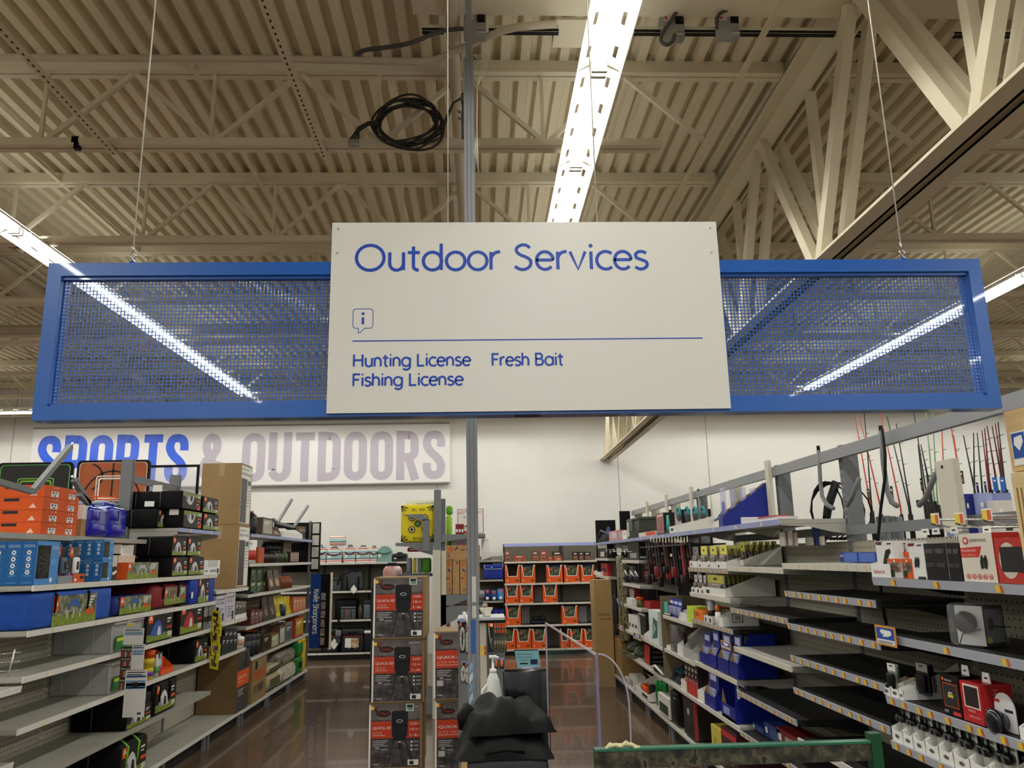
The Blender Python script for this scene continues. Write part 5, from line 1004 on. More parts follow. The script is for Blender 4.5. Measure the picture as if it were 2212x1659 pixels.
for i, (a, c) in enumerate(((698, 728), (737, 784))):
    f = Fit('B', a, c, 1359, zl[3], YB + .02); t = thing('hard_cooler', ('black hard cooler with orange line, smaller left one', 'black hard cooler with orange line, larger right one')[i], 'cooler', f.loc, 0, 'black hard coolers'); w, h = f.w, f.h; HC_ = mat('23262a', .45)
    b = MB(); b.rbox(0, w, 0, .36, 0, h * .72, .03, HC_); b.build('body', t); b = MB(); b.rbox(-.01, w + .01, -.01, .37, h * .74, h, .025, mat('2d3136', .45)); b.build('lid', t)
    MB().box(w * .05, w * .95, -.012, -.002, h * .68, h * .71, mat('b0482f')).build('orange_trim', t); MB().tube([(w * .25, -.015, h * .94), (w * .3, -.03, h * .86), (w * .7, -.03, h * .86), (w * .75, -.015, h * .94)], .012, BLACKM, 6).build('handle', t)
    MB().prism([(w * .3, h * .16), (w * .5, h * .42), (w * .7, h * .16), (w * .6, h * .16), (w * .5, h * .3), (w * .4, h * .16)], 'y', -.004, 0, mat('9a9c9c')).build('emblem', t)
f = Fit('B', 786, 800, 1357, zl[3], YB + .03); b = MB(); b.rbox(0, f.w, 0, .2, 0, f.h, .02, mat('1d2024')); b.rbox(0, f.w, -.01, .02, f.h * .78, f.h * .9, .008, WHT); tag(b.build('slim_cooler', None, f.loc), 'slim dark cooler with white band, right end of the bottom back shelf', 'cooler')
for i, (px, py, r) in enumerate(((764, 1273, .09), (722, 1391, .11))):
    p = at(px, py, y=YB - .02); tag(MB().prism([(0, r), (-r * .75, 0), (0, -r), (r * .75, 0)], 'y', 0, .002, WHT).build('price_card', None, p), ('diamond white card on the middle back shelf edge', 'tilted white card on the left hard cooler')[i], 'card')
p = at(745, 1390, y=YB - .012); b = MB(); b.dim = (.27, .002, .2); b.box(0, .12, 0, .002, -.08, .1, WHT); b.box(.12, .27, 0, .002, -.08, .1, photo(('4a7a3a', 'c9c2a8', 'b5704a', '7a9a4a'), 14)); tag(b.build('leaflet', None, p), 'printed leaflet on the right hard cooler', 'leaflet')
p = at(731, 1361, y=YB - .03); b = MB(); b.box(-.02, .02, 0, .012, 0, .42, BLACKM); b.rbox(-.055, .055, -.02, .02, -.12, .0, .015, mat('74787c', .5)); b.box(-.04, .04, -.01, .012, -.24, -.12, mat('3d4043')); tag(b.build('strap_buckle', None, p), 'grey buckle strap hanging over the hard coolers', 'strap')
# ---------------------------------------------------------------- back wall shelving with orange trays
zr = [zsol(y, 1.3, YB) for y in (1212, 1259, 1302, 1349, 1401)]
back_bay(1090, 1219, zr, YB, 'back wall shelving bay full of orange trays, left one', 2.2, tagd='c'); back_bay(1219, 1345, zr, YB, 'back wall shelving bay full of orange trays, right one', 2.2, tagd='c')
zq = [zsol(y, .3, YB) for y in (1210, 1252, 1298, 1340, 1401)]
back_bay(1020, 1088, zq, YB, 'narrow back wall bay with blue cooler bags', 1.95, tagd='s')
p0, p1 = at(1088, 1180, y=YB), at(1286, 1172, y=YB)
t = thing('overhead_sign_rail', 'pale blue header strip above the orange trays', 'rail', (p0.x, YB, 0)); b = MB(); z = (p0.z + p1.z) / 2; b.box(0, p1.x - p0.x, -.02, .0, z - .03, z + .03, mat('a9b0e4', .4)); b.build('strip', t); MB().box(0, .02, 0, .02, zr[0], z, mat('2a2a30')).build('post', t); MB().box(1.2, 1.22, 0, .02, zr[0], z, mat('2a2a30')).build('post', t)
def orange_tray(a, c, top, z, label, fill):
    f = Fit('B', a, c, top, z, YB + .012); t = thing('orange_tray', label, 'display tray', f.loc, 0, 'orange trays on the back wall'); w, h = f.w, f.h; d = .3
    b = MB(); u = .17
    b.prism([(0, 0), (w, 0), (w, h), (w * (1 - u * .6), h), (w * (1 - u * 1.3), h * .38), (w * u * 1.3, h * .38), (w * u * .6, h), (0, h)], 'y', 0, .004, ORG)
    for s0 in ([(0, h), (w * u * .6, h), (w * u * 1.3, h * .38), (w * (1 - u * 1.3), h * .38), (w * (1 - u * .6), h), (w, h)],): b.stroke(s0, .012, Vector((0, -.001, 0)), Vector((1, 0, 0)), Vector((0, 0, 1)), WHT)
    b.prism([(0, 0), (d, 0), (d, h), (0, h)], 'x', 0, .004, ORG); b.prism([(0, 0), (d, 0), (d, h), (0, h)], 'x', w - .004, w, ORG); b.box(.004, w - .004, .004, d, 0, .004, ORG)
    b.dim = (w, d, h); b.fp('F', [(w * .1, h * .1), (w * .17, h * .22), (w * .24, h * .1), (w * .2, h * .1), (w * .17, h * .16), (w * .14, h * .1)], mat('f6cdb8'), 2); b.fr('F', .7, .9, .1, .2, INK, 2); b.ft('F', .72, .13, h * .05, 'ON SALE' if False else '2.97', TAGY, 3, width=w * .15); b.build('tray', t)
    if fill:
        b = MB(); b.dim = (w, .1, h); b.box(w * .1, w * .9, .08, .28, .01, h * .9, photo(('20251a', '3f4a30', '77805a', '2a2e3e'), 16)); b.box(w * .2, w * .8, .07, .08, h * .4, h * .98, photo(('2a2e22', '4f5a3c', '8a906a'), 18)); b.box(w * .22, w * .4, .062, .07, h * .7, h * .85, mat('e2664a')); b.box(w * .15, w * .85, .06, .075, h * .92, h * 1.02, mat('1e2a55')) if fill == 2 else None; b.build('clothing_pack', t)
rows_ = [(zr[1], 1221, 'first', [(1091, 1124, 0), (1125, 1157, 2), (1181, 1216, 2), (1219, 1253, 1), (1255, 1285, 2)]), (zr[2], 1264, 'second', [(1091, 1121, 1), (1122, 1153, 1), (1173, 1205, 1)]), (zr[3], 1309, 'third', [(1092, 1126, 2), (1214, 1249, 1)]), (zr[4], 1359, 'lowest', [(1082, 1114, 1), (1115, 1148, 1), (1149, 1181, 1), (1211, 1230, 0), (1231, 1261, 1), (1262, 1290, 1)])]
for z, top, nm, L in rows_:
    for k, (a, c, fl) in enumerate(L): orange_tray(a, c, top, z, '%s orange notched tray from the left on the %s tray shelf' % (ORD[k], nm), fl)
for i, (a, c, r_) in enumerate(((1127, 1144, 3), (1250, 1268, 3), (1155, 1171, 2))):
    f = Fit('B', a, c, 1309 if r_ == 3 else 1266, zr[r_], YB + .3); tag(MB().box(0, f.w, 0, .02, 0, f.h, mat('8f9094')).build('backing_board', None, f.loc), ('grey backing board right of the first tray, third tray shelf', 'grey backing board right of the last tray, third tray shelf', 'grey backing board between trays, second tray shelf')[i], 'board', 'grey backing boards')
f = Fit('B', 1148, 1183, 1330, zr[3], YB + .1); b = MB(); b.rbox(0, f.w, 0, .25, 0, f.h * .4, .03, mat('1d2230'), 2); b.rbox(f.w * .1, f.w * .5, .02, .2, f.h * .35, f.h * .85, .04, mat('15161a'), 2); b.rbox(f.w * .45, f.w * .9, .02, .2, f.h * .35, f.h * .95, .04, mat('1a1b1e'), 2); tag(b.build('cap_pile', None, f.loc), 'small heap of black caps on the third tray shelf', 'caps')
for i, (a, c, top, m) in enumerate(((1091, 1102, 1190, 'a0604a'), (1110, 1136, 1200, 'c24a22'), (1150, 1164, 1190, '7a4a3a'), (1168, 1182, 1190, 'b5563a'), (1184, 1194, 1203, 'd2541f'), (1194, 1216, 1191, '5a3a30'), (1198, 1216, 1206, 'e2561f'), (1238, 1249, 1192, '3a2a2a'), (1251, 1261, 1192, '33252a'), (1263, 1276, 1192, '3d2d26'))):
    f = Fit('B', a, c, top, zr[0], YB + .05 - .03 * (i == 6)); b = MB(); b.carton(f.w, .12, f.h, mat(m, .5)); b.fr('F', .1, .9, .1, .5, photo(('4a2a22', 'a05a3a', 'd9b090'), 30), 1); b.fr('F', .2, .7, .7, .85, WHT, 1); tag(b.build('small_pack', None, f.loc), '%s small pack from the left on the shelf above the orange trays' % ORD[i], 'packet', 'small packs above the orange trays')
f = Fit('B', 1045, 1088, 1218, zq[1], YB + .02); CB = mat('1b2f8a', .6, var=.12, bump=.3)
t = thing('cooler_bag', 'blue cooler bag with piped flap on the narrow back bay', 'cooler bag', f.loc); b = MB(); b.rbox(0, f.w, 0, .3, 0, f.h * .95, .03, CB, 2); b.build('body', t); b = MB(); b.rbox(f.w * .02, f.w * .98, -.015, .05, f.h * .68, f.h * .97, .02, CB); b.tube([(f.w * .03, -.018, f.h * .95), (f.w * .04, -.018, f.h * .72), (f.w * .1, -.018, f.h * .67), (f.w * .9, -.018, f.h * .67), (f.w * .96, -.018, f.h * .72), (f.w * .97, -.018, f.h * .95)], .005, mat('b9c2d8'), 5); b.prism([(f.w * .36, f.h * .76), (f.w * .44, f.h * .76), (f.w * .40, f.h * .84)], 'y', -.018, -.016, WHT); b.build('flap', t); MB().rbox(f.w * .45, f.w * .95, .02, .1, f.h * .95, f.h * 1.08, .02, mat('6a6c70')).build('handle', t)
for i, (a, c, top, m) in enumerate(((1046, 1060, 1273, '1c2f6a'), (1061, 1074, 1275, '2a4a8a'), (1075, 1089, 1272, '4a86c8'))):
    f = Fit('B', a, c, top, zq[2], YB + .03); b = MB(); b.rbox(0, f.w, 0, .15, 0, f.h, .02, mat(m, .5)); b.box(f.w * .3, f.w * .7, -.004, 0, f.h * .7, f.h * .95, mat('d9624a')); b.lathe((f.w * .5, -.02, f.h * .2), [(.02, -.03), (.03, 0), (.02, .03)], WHT, 10); tag(b.build('lunch_kit', None, f.loc), '%s blue lunch kit from the left on the narrow back bay' % ORD[i], 'lunch kit', 'blue lunch kits')
for i, (a, c) in enumerate(((1066, 1077), (1078, 1089))): f = Fit('B', a, c, 1316, zq[3], YB + .03); b = MB(); b.carton(f.w, .2, f.h, mat('1a2c86', .4)); b.fr('F', .3, .7, .45, .6, WHT, 1); tag(b.build('blue_box', None, f.loc), ('left', 'right')[i] + ' dark blue box low on the narrow back bay', 'box', 'dark blue boxes on the back bay')
f = Fit('B', 1062, 1088, 1195, zq[0], YB + .35); b = MB()
for k in range(9): b.box(k * f.w / 8 - .003, k * f.w / 8 + .003, 0, .004, 0, f.h, BONE)
for k in range(5): b.box(0, f.w, .004, .008, k * f.h / 4 - .003, k * f.h / 4 + .003, BONE)
tag(b.build('wire_grid', None, f.loc), 'cream wire grid on top of the narrow back bay', 'wire grid')
# ---------------------------------------------------------------- centre run seen end on
YC = 10.4; XC = xsol(945, YC, 2.0)
t = thing('end_gondola', 'grey end of the centre shelving run with tall post', 'shelving', (XC, YC, 0))
b = MB(); b.box(-.045, .045, 0, .04, 0, zsol(1058, XC, YC), UPG); b.build('tall_post', t); b = MB(); b.box(.045, .10, .05, .09, 0, zsol(1077, XC, YC), mat('6e7173')); b.build('rear_post', t)
b = MB(); b.box(-.06, .04, -.03, 0, 0, zsol(1188, XC, YC), BONE); b.box(.05, .11, .0, .04, 0, zsol(1190, XC, YC), BONE); b.build('cream_post', t)
MB().box(-.02, .03, .1, 3.4, .1, 1.95, mat('4a463c')).build('centre_panel', t)
def arm_shelf(z, sx, L, nm='shelf', hh=.17, Ld=1.2):
    s_ = MB(); s_.box(min(.05 * sx, L * sx), max(.05 * sx, L * sx), .02, Ld, z - .03, z, mat('5f6264')); o = s_.build('shelf', t)
    b = MB(); b.prism([(.05 * sx, z), (L * sx, z), (L * sx, z - .04), (L * .7 * sx, z - .05), (L * .35 * sx, z - hh * .75), (.05 * sx, z - hh)], 'y', .0, .02, UPG); b.build('shelf_bracket', t)
zt1 = zsol(1172, XC - .3, YC); zt2 = zsol(1284, XC + .3, YC); zt3 = zsol(1154, XC + .3, YC)
arm_shelf(zt1, -1, .54); arm_shelf(zt2, 1, .60); arm_shelf(zt3, 1, .62, hh=.10); arm_shelf(zsol(1309, XC, YC), 1, .58, hh=.25); arm_shelf(.2, 1, .58); arm_shelf(.2, -1, .58)
b = MB(); b.box(-.19, -.10, -.04, -.02, zsol(1190, XC, YC), zsol(1122, XC, YC), UPG); b.prism([(-.46, zsol(1111, XC, YC)), (-.20, zsol(1110, XC, YC)), (-.1, zsol(1122, XC, YC)), (-.19, zsol(1125, XC, YC))], 'y', -.04, -.02, UPG); b.build('folded_arm', t)
# archery target
f = Fit('B', 865, 938, 1090, zt1, YC + .03); YT = mat('e6d21f', .5, var=.06)
t = thing('archery_target', 'yellow bag archery target with five bullseyes on the centre run', 'archery target', f.loc); w, h = f.w, f.h
b = MB(); b.rbox(0, w, .012, .36, 0, h, .035, YT, 3); b.build('bag_body', t)
b = MB(); b.dim = (w, .36, h)
def ring(cx, cz, r, cols): 
    for i, c in enumerate(cols): b.fc('F', cx, cz, r * (1 - i * .27), c, 1 + i, 18)
for cx, cz in ((.33, .65), (.72, .65), (.33, .34), (.72, .34)): ring(cx, cz, w * .10, (INK, mat('efe6b0'), INK))
ring(.51, .49, w * .10, (INK, mat('5c9a3a'), INK, WHT))
b.ft('F', .34, .83, h * .10, 'BC 300', INK, 2, width=w * .38); b.ft('F', .37, .07, h * .10, 'BONE', INK, 2, width=w * .36); b.flines('F', .56, .74, .055, 1, INK, .02, .01)
for sx, sz in ((0, 0), (1, 0), (0, 1), (1, 1)):
    for a in (20, 50, 80):
        k = math.radians(a); x1, z1_ = .03 + .2 * math.cos(k), .03 + .17 * math.sin(k); P = [(.02, .03), (x1 * .6, z1_ * .75), (x1, z1_)]; P = [((x if sx == 0 else 1 - x) * w, (z if sz == 0 else 1 - z) * h) for x, z in P]; b.stroke(P, .012, Vector((0, -.0012, 0)), Vector((1, 0, 0)), Vector((0, 0, 1)), INK)
b.build('print', t)
b = MB(); b.prism([(.04, h), (w * 1.25, h), (w * 1.35, h * 1.10), (.06, h * 1.12)], 'y', .1, .12, mat('e9e8d8')); b.dim = (w, .1, h); b.txt('MADE IN USA', (w * .42, .099, h * 1.02), (1, 0, 0), (0, 0, 1), h * .055, mat('5a6a4a'), w * .6); b.build('white_flap', t)
f = Fit('B', 963, 976, 1090, zt3 - .2, YC + .5); t = thing('green_target_bag', 'lime green bag hanging behind the tall grey post', 'bag', f.loc); LG = mat('8fbf3a', .45, var=.15, bump=.4); MB().rbox(0, f.w * 1.0, 0, .3, -.1, f.h * .78, .04, LG, 2).build('bag_body', t); MB().rbox(.0, f.w * 1.1, .05, .2, f.h * .78, f.h * .98, .03, mat('5f9a2a', .45)).build('gathered_top', t)
# red and white signs
def carnival_sign(pl, pr, pt, pb, y, lab, full):
    a, c = at(pl, pt, y=y), at(pr, pb, y=y); w, h = c.x - a.x, a.z - c.z; b = MB(); b.dim = (w, .004, h); b.box(0, w, 0, .01, 0, h, WHT); RR = mat('c0302a', .4)
    if full:
        for e in ((0, 1, 0, .02), (0, 1, .98, 1), (0, .025, 0, 1), (.975, 1, 0, 1)): b.fr('F', *e, RR, 1)
        b.geo([(w * x, -.003, h * z) for x, z in ((.08, .76), (.12, .86), (.5, .98), (.48, .88))], [(0, 3, 2, 1)], WHT); b.txt('RED RYDER', (w * .06, -.004, h * .78), Vector((1, 0, .18)), Vector((-.18, 0, 1)), h * .15, RR, w * .62); b.txt('Shoot', (w * .22, -.004, h * .62), (1, 0, .05), (0, 0, 1), h * .12, INK, w * .34); b.txt('ALLEY' if False else 'GALLERY', (w * .60, -.004, h * .84), (1, 0, 0), (0, 0, 1), h * .09, INK, w * .34)
        b.fp('F', [(0, .0), (w * .7, 0), (w * .7, h * .10), (w * .45, h * .2), (w * .3, h * .12), (0, h * .1)], RR, 1); b.fc('F', .36, .22, w * .13, mat('e6d9cf'), 2); b.fp('F', [(w * .24, h * .26), (w * .36, h * .36), (w * .5, h * .26), (w * .36, h * .28)], mat('8a3a2a'), 3)
    else: b.txt('RED', (w * .05, -.004, h * .05), Vector((1, 0, .35)), Vector((-.35, 0, 1)), h * .38, RR, w * .26); b.txt('RYDER', (w * .34, -.004, h * .42), (1, 0, .02), (0, 0, 1), h * .42, RR, w * .46)
    return tag(b.build('shop_sign', None, (a.x, y, c.z)), lab, 'sign')
carnival_sign(988, 1045, 1100, 1152, YC + .2, 'white poster with red border and figure, upper one behind the pole', True); carnival_sign(975, 1016, 1163, 1192, YC + .25, 'white sign with red letters on the brown boxes', False)
for i, (a, c) in enumerate(((984, 990), (990, 996), (996, 1002))): f = Fit('B', a, c, 1132, zt3, YC + .1); b = MB(); b.carton(f.w * 1.0, .3, f.h, mat('7a2622')); b.fr('F', .2, .8, .2, .5, WHT, 1); tag(b.build('red_box', None, f.loc), '%s small dark red box before the upper red bordered poster' % ORD[i], 'box', 'dark red boxes on the centre run')
CLAY = mat('b08a5c', .6, var=.05); DOT = mat('c06a2a', .5); CINK = mat('6a5440', .5); CBLU = mat('3a3470', .5)
for i, (a, c) in enumerate(((954, 962), (963, 977), (978, 993), (994, 1009), (1010, 1024), (1025, 1037))):
    f = Fit('B', a, c, 1210, zt2, YC + .05); b = MB(); b.carton(f.w - .004, .4, f.h, CLAY); art = i % 2 == 1
    if art: b.fc('F', .5, .88, f.w * .36, DOT, 1); b.fp('F', [(f.w * .2, f.h * .78), (f.w * .7, f.h * .7), (f.w * .8, f.h * .64), (f.w * .5, f.h * .66)], CBLU, 1); b.fr('F', .62, .76, .26, .6, DOT, 1); b.fc('F', .35, .46, f.w * .17, mat('8a3a2a'), 1); b.ft('F', .45, .18, f.w * .55, '90', CBLU, 2, width=f.h * .1, rot=True)
    else: b.fr('F', .5, .8, .88, .95, CINK, 1); b.fr('F', .2, .35, .1, .5, mat('9a7a54'), 1)
    tag(b.build('clay_target_carton', None, f.loc), '%s upright brown target carton from the left on the centre run' % ORD[i], 'carton', 'upright brown target cartons')
zc = zt2 + f.h + .005
for i in range(2):
    f = Fit('B', 964, 1037, 1195 if i == 0 else 1178, zc, YC + .04); b = MB(); b.carton(f.w, .4, f.h, CLAY)
    if i: b.fc('F', .14, .5, f.h * .36, DOT, 1); b.fp('F', [(f.w * .24, f.h * .2), (f.w * .26, f.h * .5), (f.w * .32, f.h * .9), (f.w * .36, f.h * .6), (f.w * .31, f.h * .5)], CBLU, 1); b.fr('F', .42, .55, .3, .5, CINK, 1); b.fc('F', .63, .5, f.h * .2, mat('8a3a2a'), 1); b.fr('F', .44, .8, .75, .88, DOT, 1)
    else: b.fr('F', .04, .1, .5, .8, CINK, 1); b.fr('F', .56, .75, .15, .4, mat('8a6a48'), 1); b.fr('F', .04, .25, .12, .2, CINK, 1)
    tag(b.build('clay_target_carton', None, f.loc), ('lower', 'upper')[i] + ' brown target carton lying flat on the upright ones', 'carton', 'flat brown target cartons'); zc += f.h + .003
f = Fit('B', 977, 1030, 1295, zsol(1307, XC + .3, YC), YC + .1); b = MB(); b.carton(f.w, .25, f.h, mat('b9a58a')); b.fr('F', .1, .6, .35, .55, mat('b5543a'), 1); tag(b.build('flat_box', None, f.loc), 'flat pale box with red lettering under the target cartons', 'box')
for i, (a, c, m) in enumerate(((878, 888, '7f8482'), (892, 898, 'c9b51f'), (898, 904, 'd8d7c2'), (904, 912, '74797a'), (912, 930, '4f8a1f'))):
    f = Fit('B', a, c, 1205, zsol(1239, XC - .3, YC), YC + .2); z = f.loc[2]; tag(MB().rbox(0, f.w, 0, .2, 0, f.h, .02, mat(m, .45, var=.1)).build('stake_bundle', None, f.loc), ('grey folded frame', 'yellow folded panel', 'white folded panel', 'grey rolled panel', 'green folded bag')[i] + ' above the feeder cartons on the centre run', 'goods', None)
MB_ = MB(); tag(MB().box(XC - .52, XC - .05, YC + .1, YC + .6, zsol(1241, XC - .3, YC) - .03, zsol(1240, XC - .3, YC), mat('5f6264')).build('side_shelf'), 'grey shelf above the feeder cartons, left of the tall post', 'shelf')
f = Fit('B', 880, 907, 1183, zsol(1192, XC - .3, YC), YC + .12); b = MB(); b.rbox(0, f.w, 0, .2, 0, f.h, .01, mat('c23a30')); b.box(f.w * .2, f.w * .7, -.004, 0, f.h * .4, f.h * .7, WHT); tag(b.build('red_pack', None, f.loc), 'red pack under the yellow archery target', 'packet')
# salmon cooler bag peeking above the feeder stack
f = Fit('B', 826, 866, 1219, zsol(1240, -1.8, 12.0), 12.0); t = thing('cooler_bag', 'pink and navy cooler bag peeking above the feeder cartons', 'cooler bag', (f.loc[0], 12.0, f.loc[2])); w, h = f.w, f.h; b = MB(); b.rbox(0, w, 0, .25, -.2, h * .85, .08, photo(('c98a80', 'd9a298', 'e6d6cc'), 9), 3); b.build('body', t); MB().tube([(w * .25, .1, h * .6), (w * .3, .08, h * 1.0), (w * .7, .08, h * 1.0), (w * .75, .1, h * .6)], .03, NAVY, 8).build('handle', t)
tag(MB().box(f.loc[0] - .15, f.loc[0] + w + .1, 11.95, 12.4, 0, f.loc[2] - .2, mat('3a3830')).build('display_plinth'), 'dark plinth hidden behind the feeder cartons', 'plinth')
# ---------------------------------------------------------------- feeder carton stacks
def feeder_print(b, w, h, pro):
    b.fr('F', .04, .955, .02, .98, NIGHT, 1); b.fr('F', .04, .955, .74, .98, photo(('3f3a3c', '5a5354', '7a7270'), 7), 2)
    b.fr('F', .04, .955, .46, .72, mat('c23f26', .45), 3); b.fr('F', 0, .03, .02, .98, WHT, 1)
    b.fc('F', .27, .84, w * .14, INK, 4, 18, w * .06); b.ft('F', .17, .825, h * .05, 'Wildgame', mat('b5392c'), 5, width=w * .2)
    for s in ((.06, .92, .14, .86), (.1, .95, .14, .86), (.16, .96, .15, .86)): b.stroke([(s[0] * w, s[1] * h), (s[2] * w, s[3] * h)], .008, Vector((0, -.003, 0)), Vector((1, 0, 0)), Vector((0, 0, 1)), mat('6a2a22'))
    b.ft('F', .07, .60, h * .055, 'QUICK-SET', WHT, 5, width=w * (.38 if not pro else .62)); b.ft('F', .07, .525, h * .05, '270 PRO' if pro else '225', mat('e6a58c'), 5, width=w * (.5 if pro else .18))
    b.fr('F', .07, .3 if not pro else .5, .5, .51, mat('e6b5a0'), 5)
    if not pro:
        b.fp('F', [(w * .42, h * .84), (w * .45, h * .87), (w * .7, h * .87), (w * .73, h * .84), (w * .72, h * .5), (w * .66, h * .42), (w * .48, h * .42), (w * .43, h * .5)], mat('1c1b20', .4), 6)
        b.fr('F', .42, .73, .635, .65, mat('0d0c10'), 7); b.fc('F', .575, .72, w * .06, WHT, 7, 16, w * .028); b.fc('F', .575, .72, w * .05, mat('1c1b20'), 8, 16, w * .02); b.fr('F', .55, .6, .285, .41, INK, 6); b.fr('F', .55, .6, .395, .41, WHT, 7)
        for p in (((.47, .44), (.36, .04)), ((.67, .44), (.80, .12))): b.stroke([(p[0][0] * w, p[0][1] * h), (p[1][0] * w, p[1][1] * h)], .007, Vector((0, -.0045, 0)), Vector((1, 0, 0)), Vector((0, 0, 1)), INK)
        for c, s in ((.66, '225'), (.575, '15'), (.485, '1-4')): b.ft('F', .77, c, h * .05, s, WHT, 5, width=w * (.12 if len(s) > 2 else .07)); b.fr('F', .87 if len(s) > 2 else .85, .93, c + .01, c + .02, mat('f0c0b0'), 5); b.fr('F', .76, .94, c - .03, c - .026, mat('8a2a18'), 5)
        for c in (.4, .34, .28): b.fc('F', .80, c, w * .018, WHT, 5, 8); b.fr('F', .84, .93, c - .005, c + .008, mat('b9b4b0'), 5)
        b.fr('F', .73, .93, .045, .13, WHT, 5); b.fr('F', .76, .84, .055, .11, CHAR, 6); b.ft('F', .70, .925, h * .035, 'EASY SETUP', WHT, 5, width=w * .22); 
    else: b.fc('F', .85, .33, w * .16, mat('5a5552'), 4, 14, h * .1); b.fr('F', .07, .2, .2, .28, mat('b9b4b0'), 5)
    b.flines('F', .07, .36, .42, 4, mat('c9c4c0'), .026, .009, 5); b.fr('F', .12, .2, .3, .325, mat('a9a4a0'), 5); b.fr('F', .22, .36, .285, .3, mat('9a9590'), 5); b.ft('F', .06, .055, h * .035, '1 YEAR', WHT, 5, width=w * .13)
    b.fr('F', .03, .10, .905, .955, TAGY, 7); b.fr('F', .085, .12, .915, .95, RED, 8)
def stack(pl, pr, pt, Y, n, dx, pro, nm, hgt=None, d=.40):
    f = Fit('B', pl, pr, pt, 0, Y); w = f.w; H_ = f.h / n if hgt is None else hgt
    for k in range(n):
        b = MB(); b.carton(w, d, H_ - .004, mat('8d7450', .6, var=.06)); feeder_print(b, w, H_, pro); b.fr('R', .2, .24, .1, .9, mat('b7a27c'), 1); b.fr('T', .0, 1, .48, .52, mat('a58d66'), 1)
        if not pro and k in (n - 1, n - 3): b.fr('F', .69, .84, .87, .985, mat('c9d6c6'), 9); b.fr('F', .71, .82, .925, .97, CHAR, 10); b.fr('F', .72, .82, .89, .915, mat('3a8a6a'), 10)
        tag(b.build('feeder_carton', None, (f.loc[0] + dx[k], Y + .012 * ((k * 2) % 3), .002 + k * H_), .01 * ((k % 3) - 1)), '%s grey and red feeder carton from the bottom of the %s stack' % (ORD[k], nm), 'carton', 'feeder cartons in the %s stack' % nm)
stack(798, 917, 1245, 6.14, 4, (-.03, -.02, -.005, 0), False, 'front left'); stack(936, 1045, 1362, 5.95, 3, (0, .01, 0), True, 'middle')
# ---------------------------------------------------------------- small rack and service counter by the pole
YR = 5.2; px = xsol(1044, YR, 1.3)
t = thing('hanging_goods_rack', 'cream post rack with grey top behind the service pole', 'rack', (px, YR, 0)); zt = zsol(1334, px, YR)
b = MB(); b.box(-.02, .022, 0, .04, 0, zt - .02, BONE); b.build('post', t); b = MB(); b.box(-.16, .14, -.02, .3, zt - .016, zt, mat('b9bdbd', .4)); b.box(-.16, .14, -.022, .3, zt - .03, zt - .016, BLACKM); b.build('top_shelf', t)
b = MB(); b.box(-.16, .14, .1, .12, .3, zt - .03, mat('7f8284')); b.build('back_panel', t); b = MB()
for k in range(2): b.box(-.018, .006, -.002, 0, zsol(1404 + k * 11, px, YR), zsol(1395 + k * 11, px, YR), TAGY); b.box(.006, .02, -.002, 0, zsol(1404 + k * 11, px, YR), zsol(1395 + k * 11, px, YR), TAGR)
b.build('price_tags', t)
def hang(pl, pr, pt, pb, y, name, lab, mk, group, cat='packet'):
    a, c = at(pl, pt, y=y), at(pr, pb, y=y); b = MB(); w, h = c.x - a.x, a.z - c.z; b.dim = (w, .02, h); mk(b, w, h); return tag(b.build(name, None, (a.x, y, c.z)), lab, cat, group)
def camo_sleeve(b, w, h):
    b.box(0, w, 0, .003, 0, h, photo(('23261a', '4a4a30', '7a7654'), 40)); b.box(w * .1, w * .9, -.004, 0, h * .84, h, ORG); b.lathe((w / 2, -.008, 0), [(w * .38, .02), (w * .42, h * .4), (w * .36, h * .8)], photo(('b5a884', '8a7f5c', '4a4a34', '2a2a1e', 'c9bd9a'), 22, hard=True), 8); b.box(w * .2, w * .8, -.03, -.02, h * .68, h * .78, ORG)
for i, (a, c) in enumerate(((1067, 1073), (1073, 1078), (1078, 1083), (1083, 1089), (1089, 1095))): hang(a, c, 1346, 1410, YR - .05 - .006 * i, 'camo_sleeve', '%s camouflage hanging pack from the left, right of the pole' % ORD[i], camo_sleeve, 'camouflage packs on the small rack')
hang(1053, 1066, 1346, 1409, YR - .04, 'tool_pack', 'black carded tool with orange header right of the cream post', lambda b, w, h: (b.box(0, w, 0, .003, 0, h, mat('23261f')), b.fr('F', .05, .95, .86, 1, ORG, 1), b.fr('F', .5, .95, .88, .98, WHT, 2), b.stroke([(w * .2, h * .84), (w * .45, h * .4), (w * .75, h * .1)], .006, Vector((0, -.003, 0)), Vector((1, 0, 0)), Vector((0, 0, 1)), STEEL), b.rbox(w * .5, w * .9, -.02, 0, h * .12, h * .5, .008, mat('5d6163'))), None)
for i, (a, c, p, q) in enumerate(((993, 1005, 1339, 1410), (1007, 1013, 1350, 1413), (996, 1005, 1428, 1475), (1006, 1013, 1430, 1478))): hang(a, c, p, q, YR - .04, 'carabiner_pack', ('upper left', 'upper right', 'lower left', 'lower right')[i] + ' carded rope pack just left of the service pole', lambda b, w, h: (b.box(0, w, 0, .003, 0, h, mat('1e1d1b')), b.box(0, w, -.003, 0, h * .93, h, mat('8a9ad0')), b.box(w * .05, w * .35, -.004, 0, h * .8, h * .92, mat('e2785a')), b.tube([(w * .5 + w * .3 * math.cos(k), -.012, h * .42 + h * .34 * math.sin(k)) for k in [j * .3927 for j in range(17)]], .007, photo(('9a9a8c', 'c9c8ba', '5a5a4c'), 50), 6)), 'carded rope packs on the small rack')
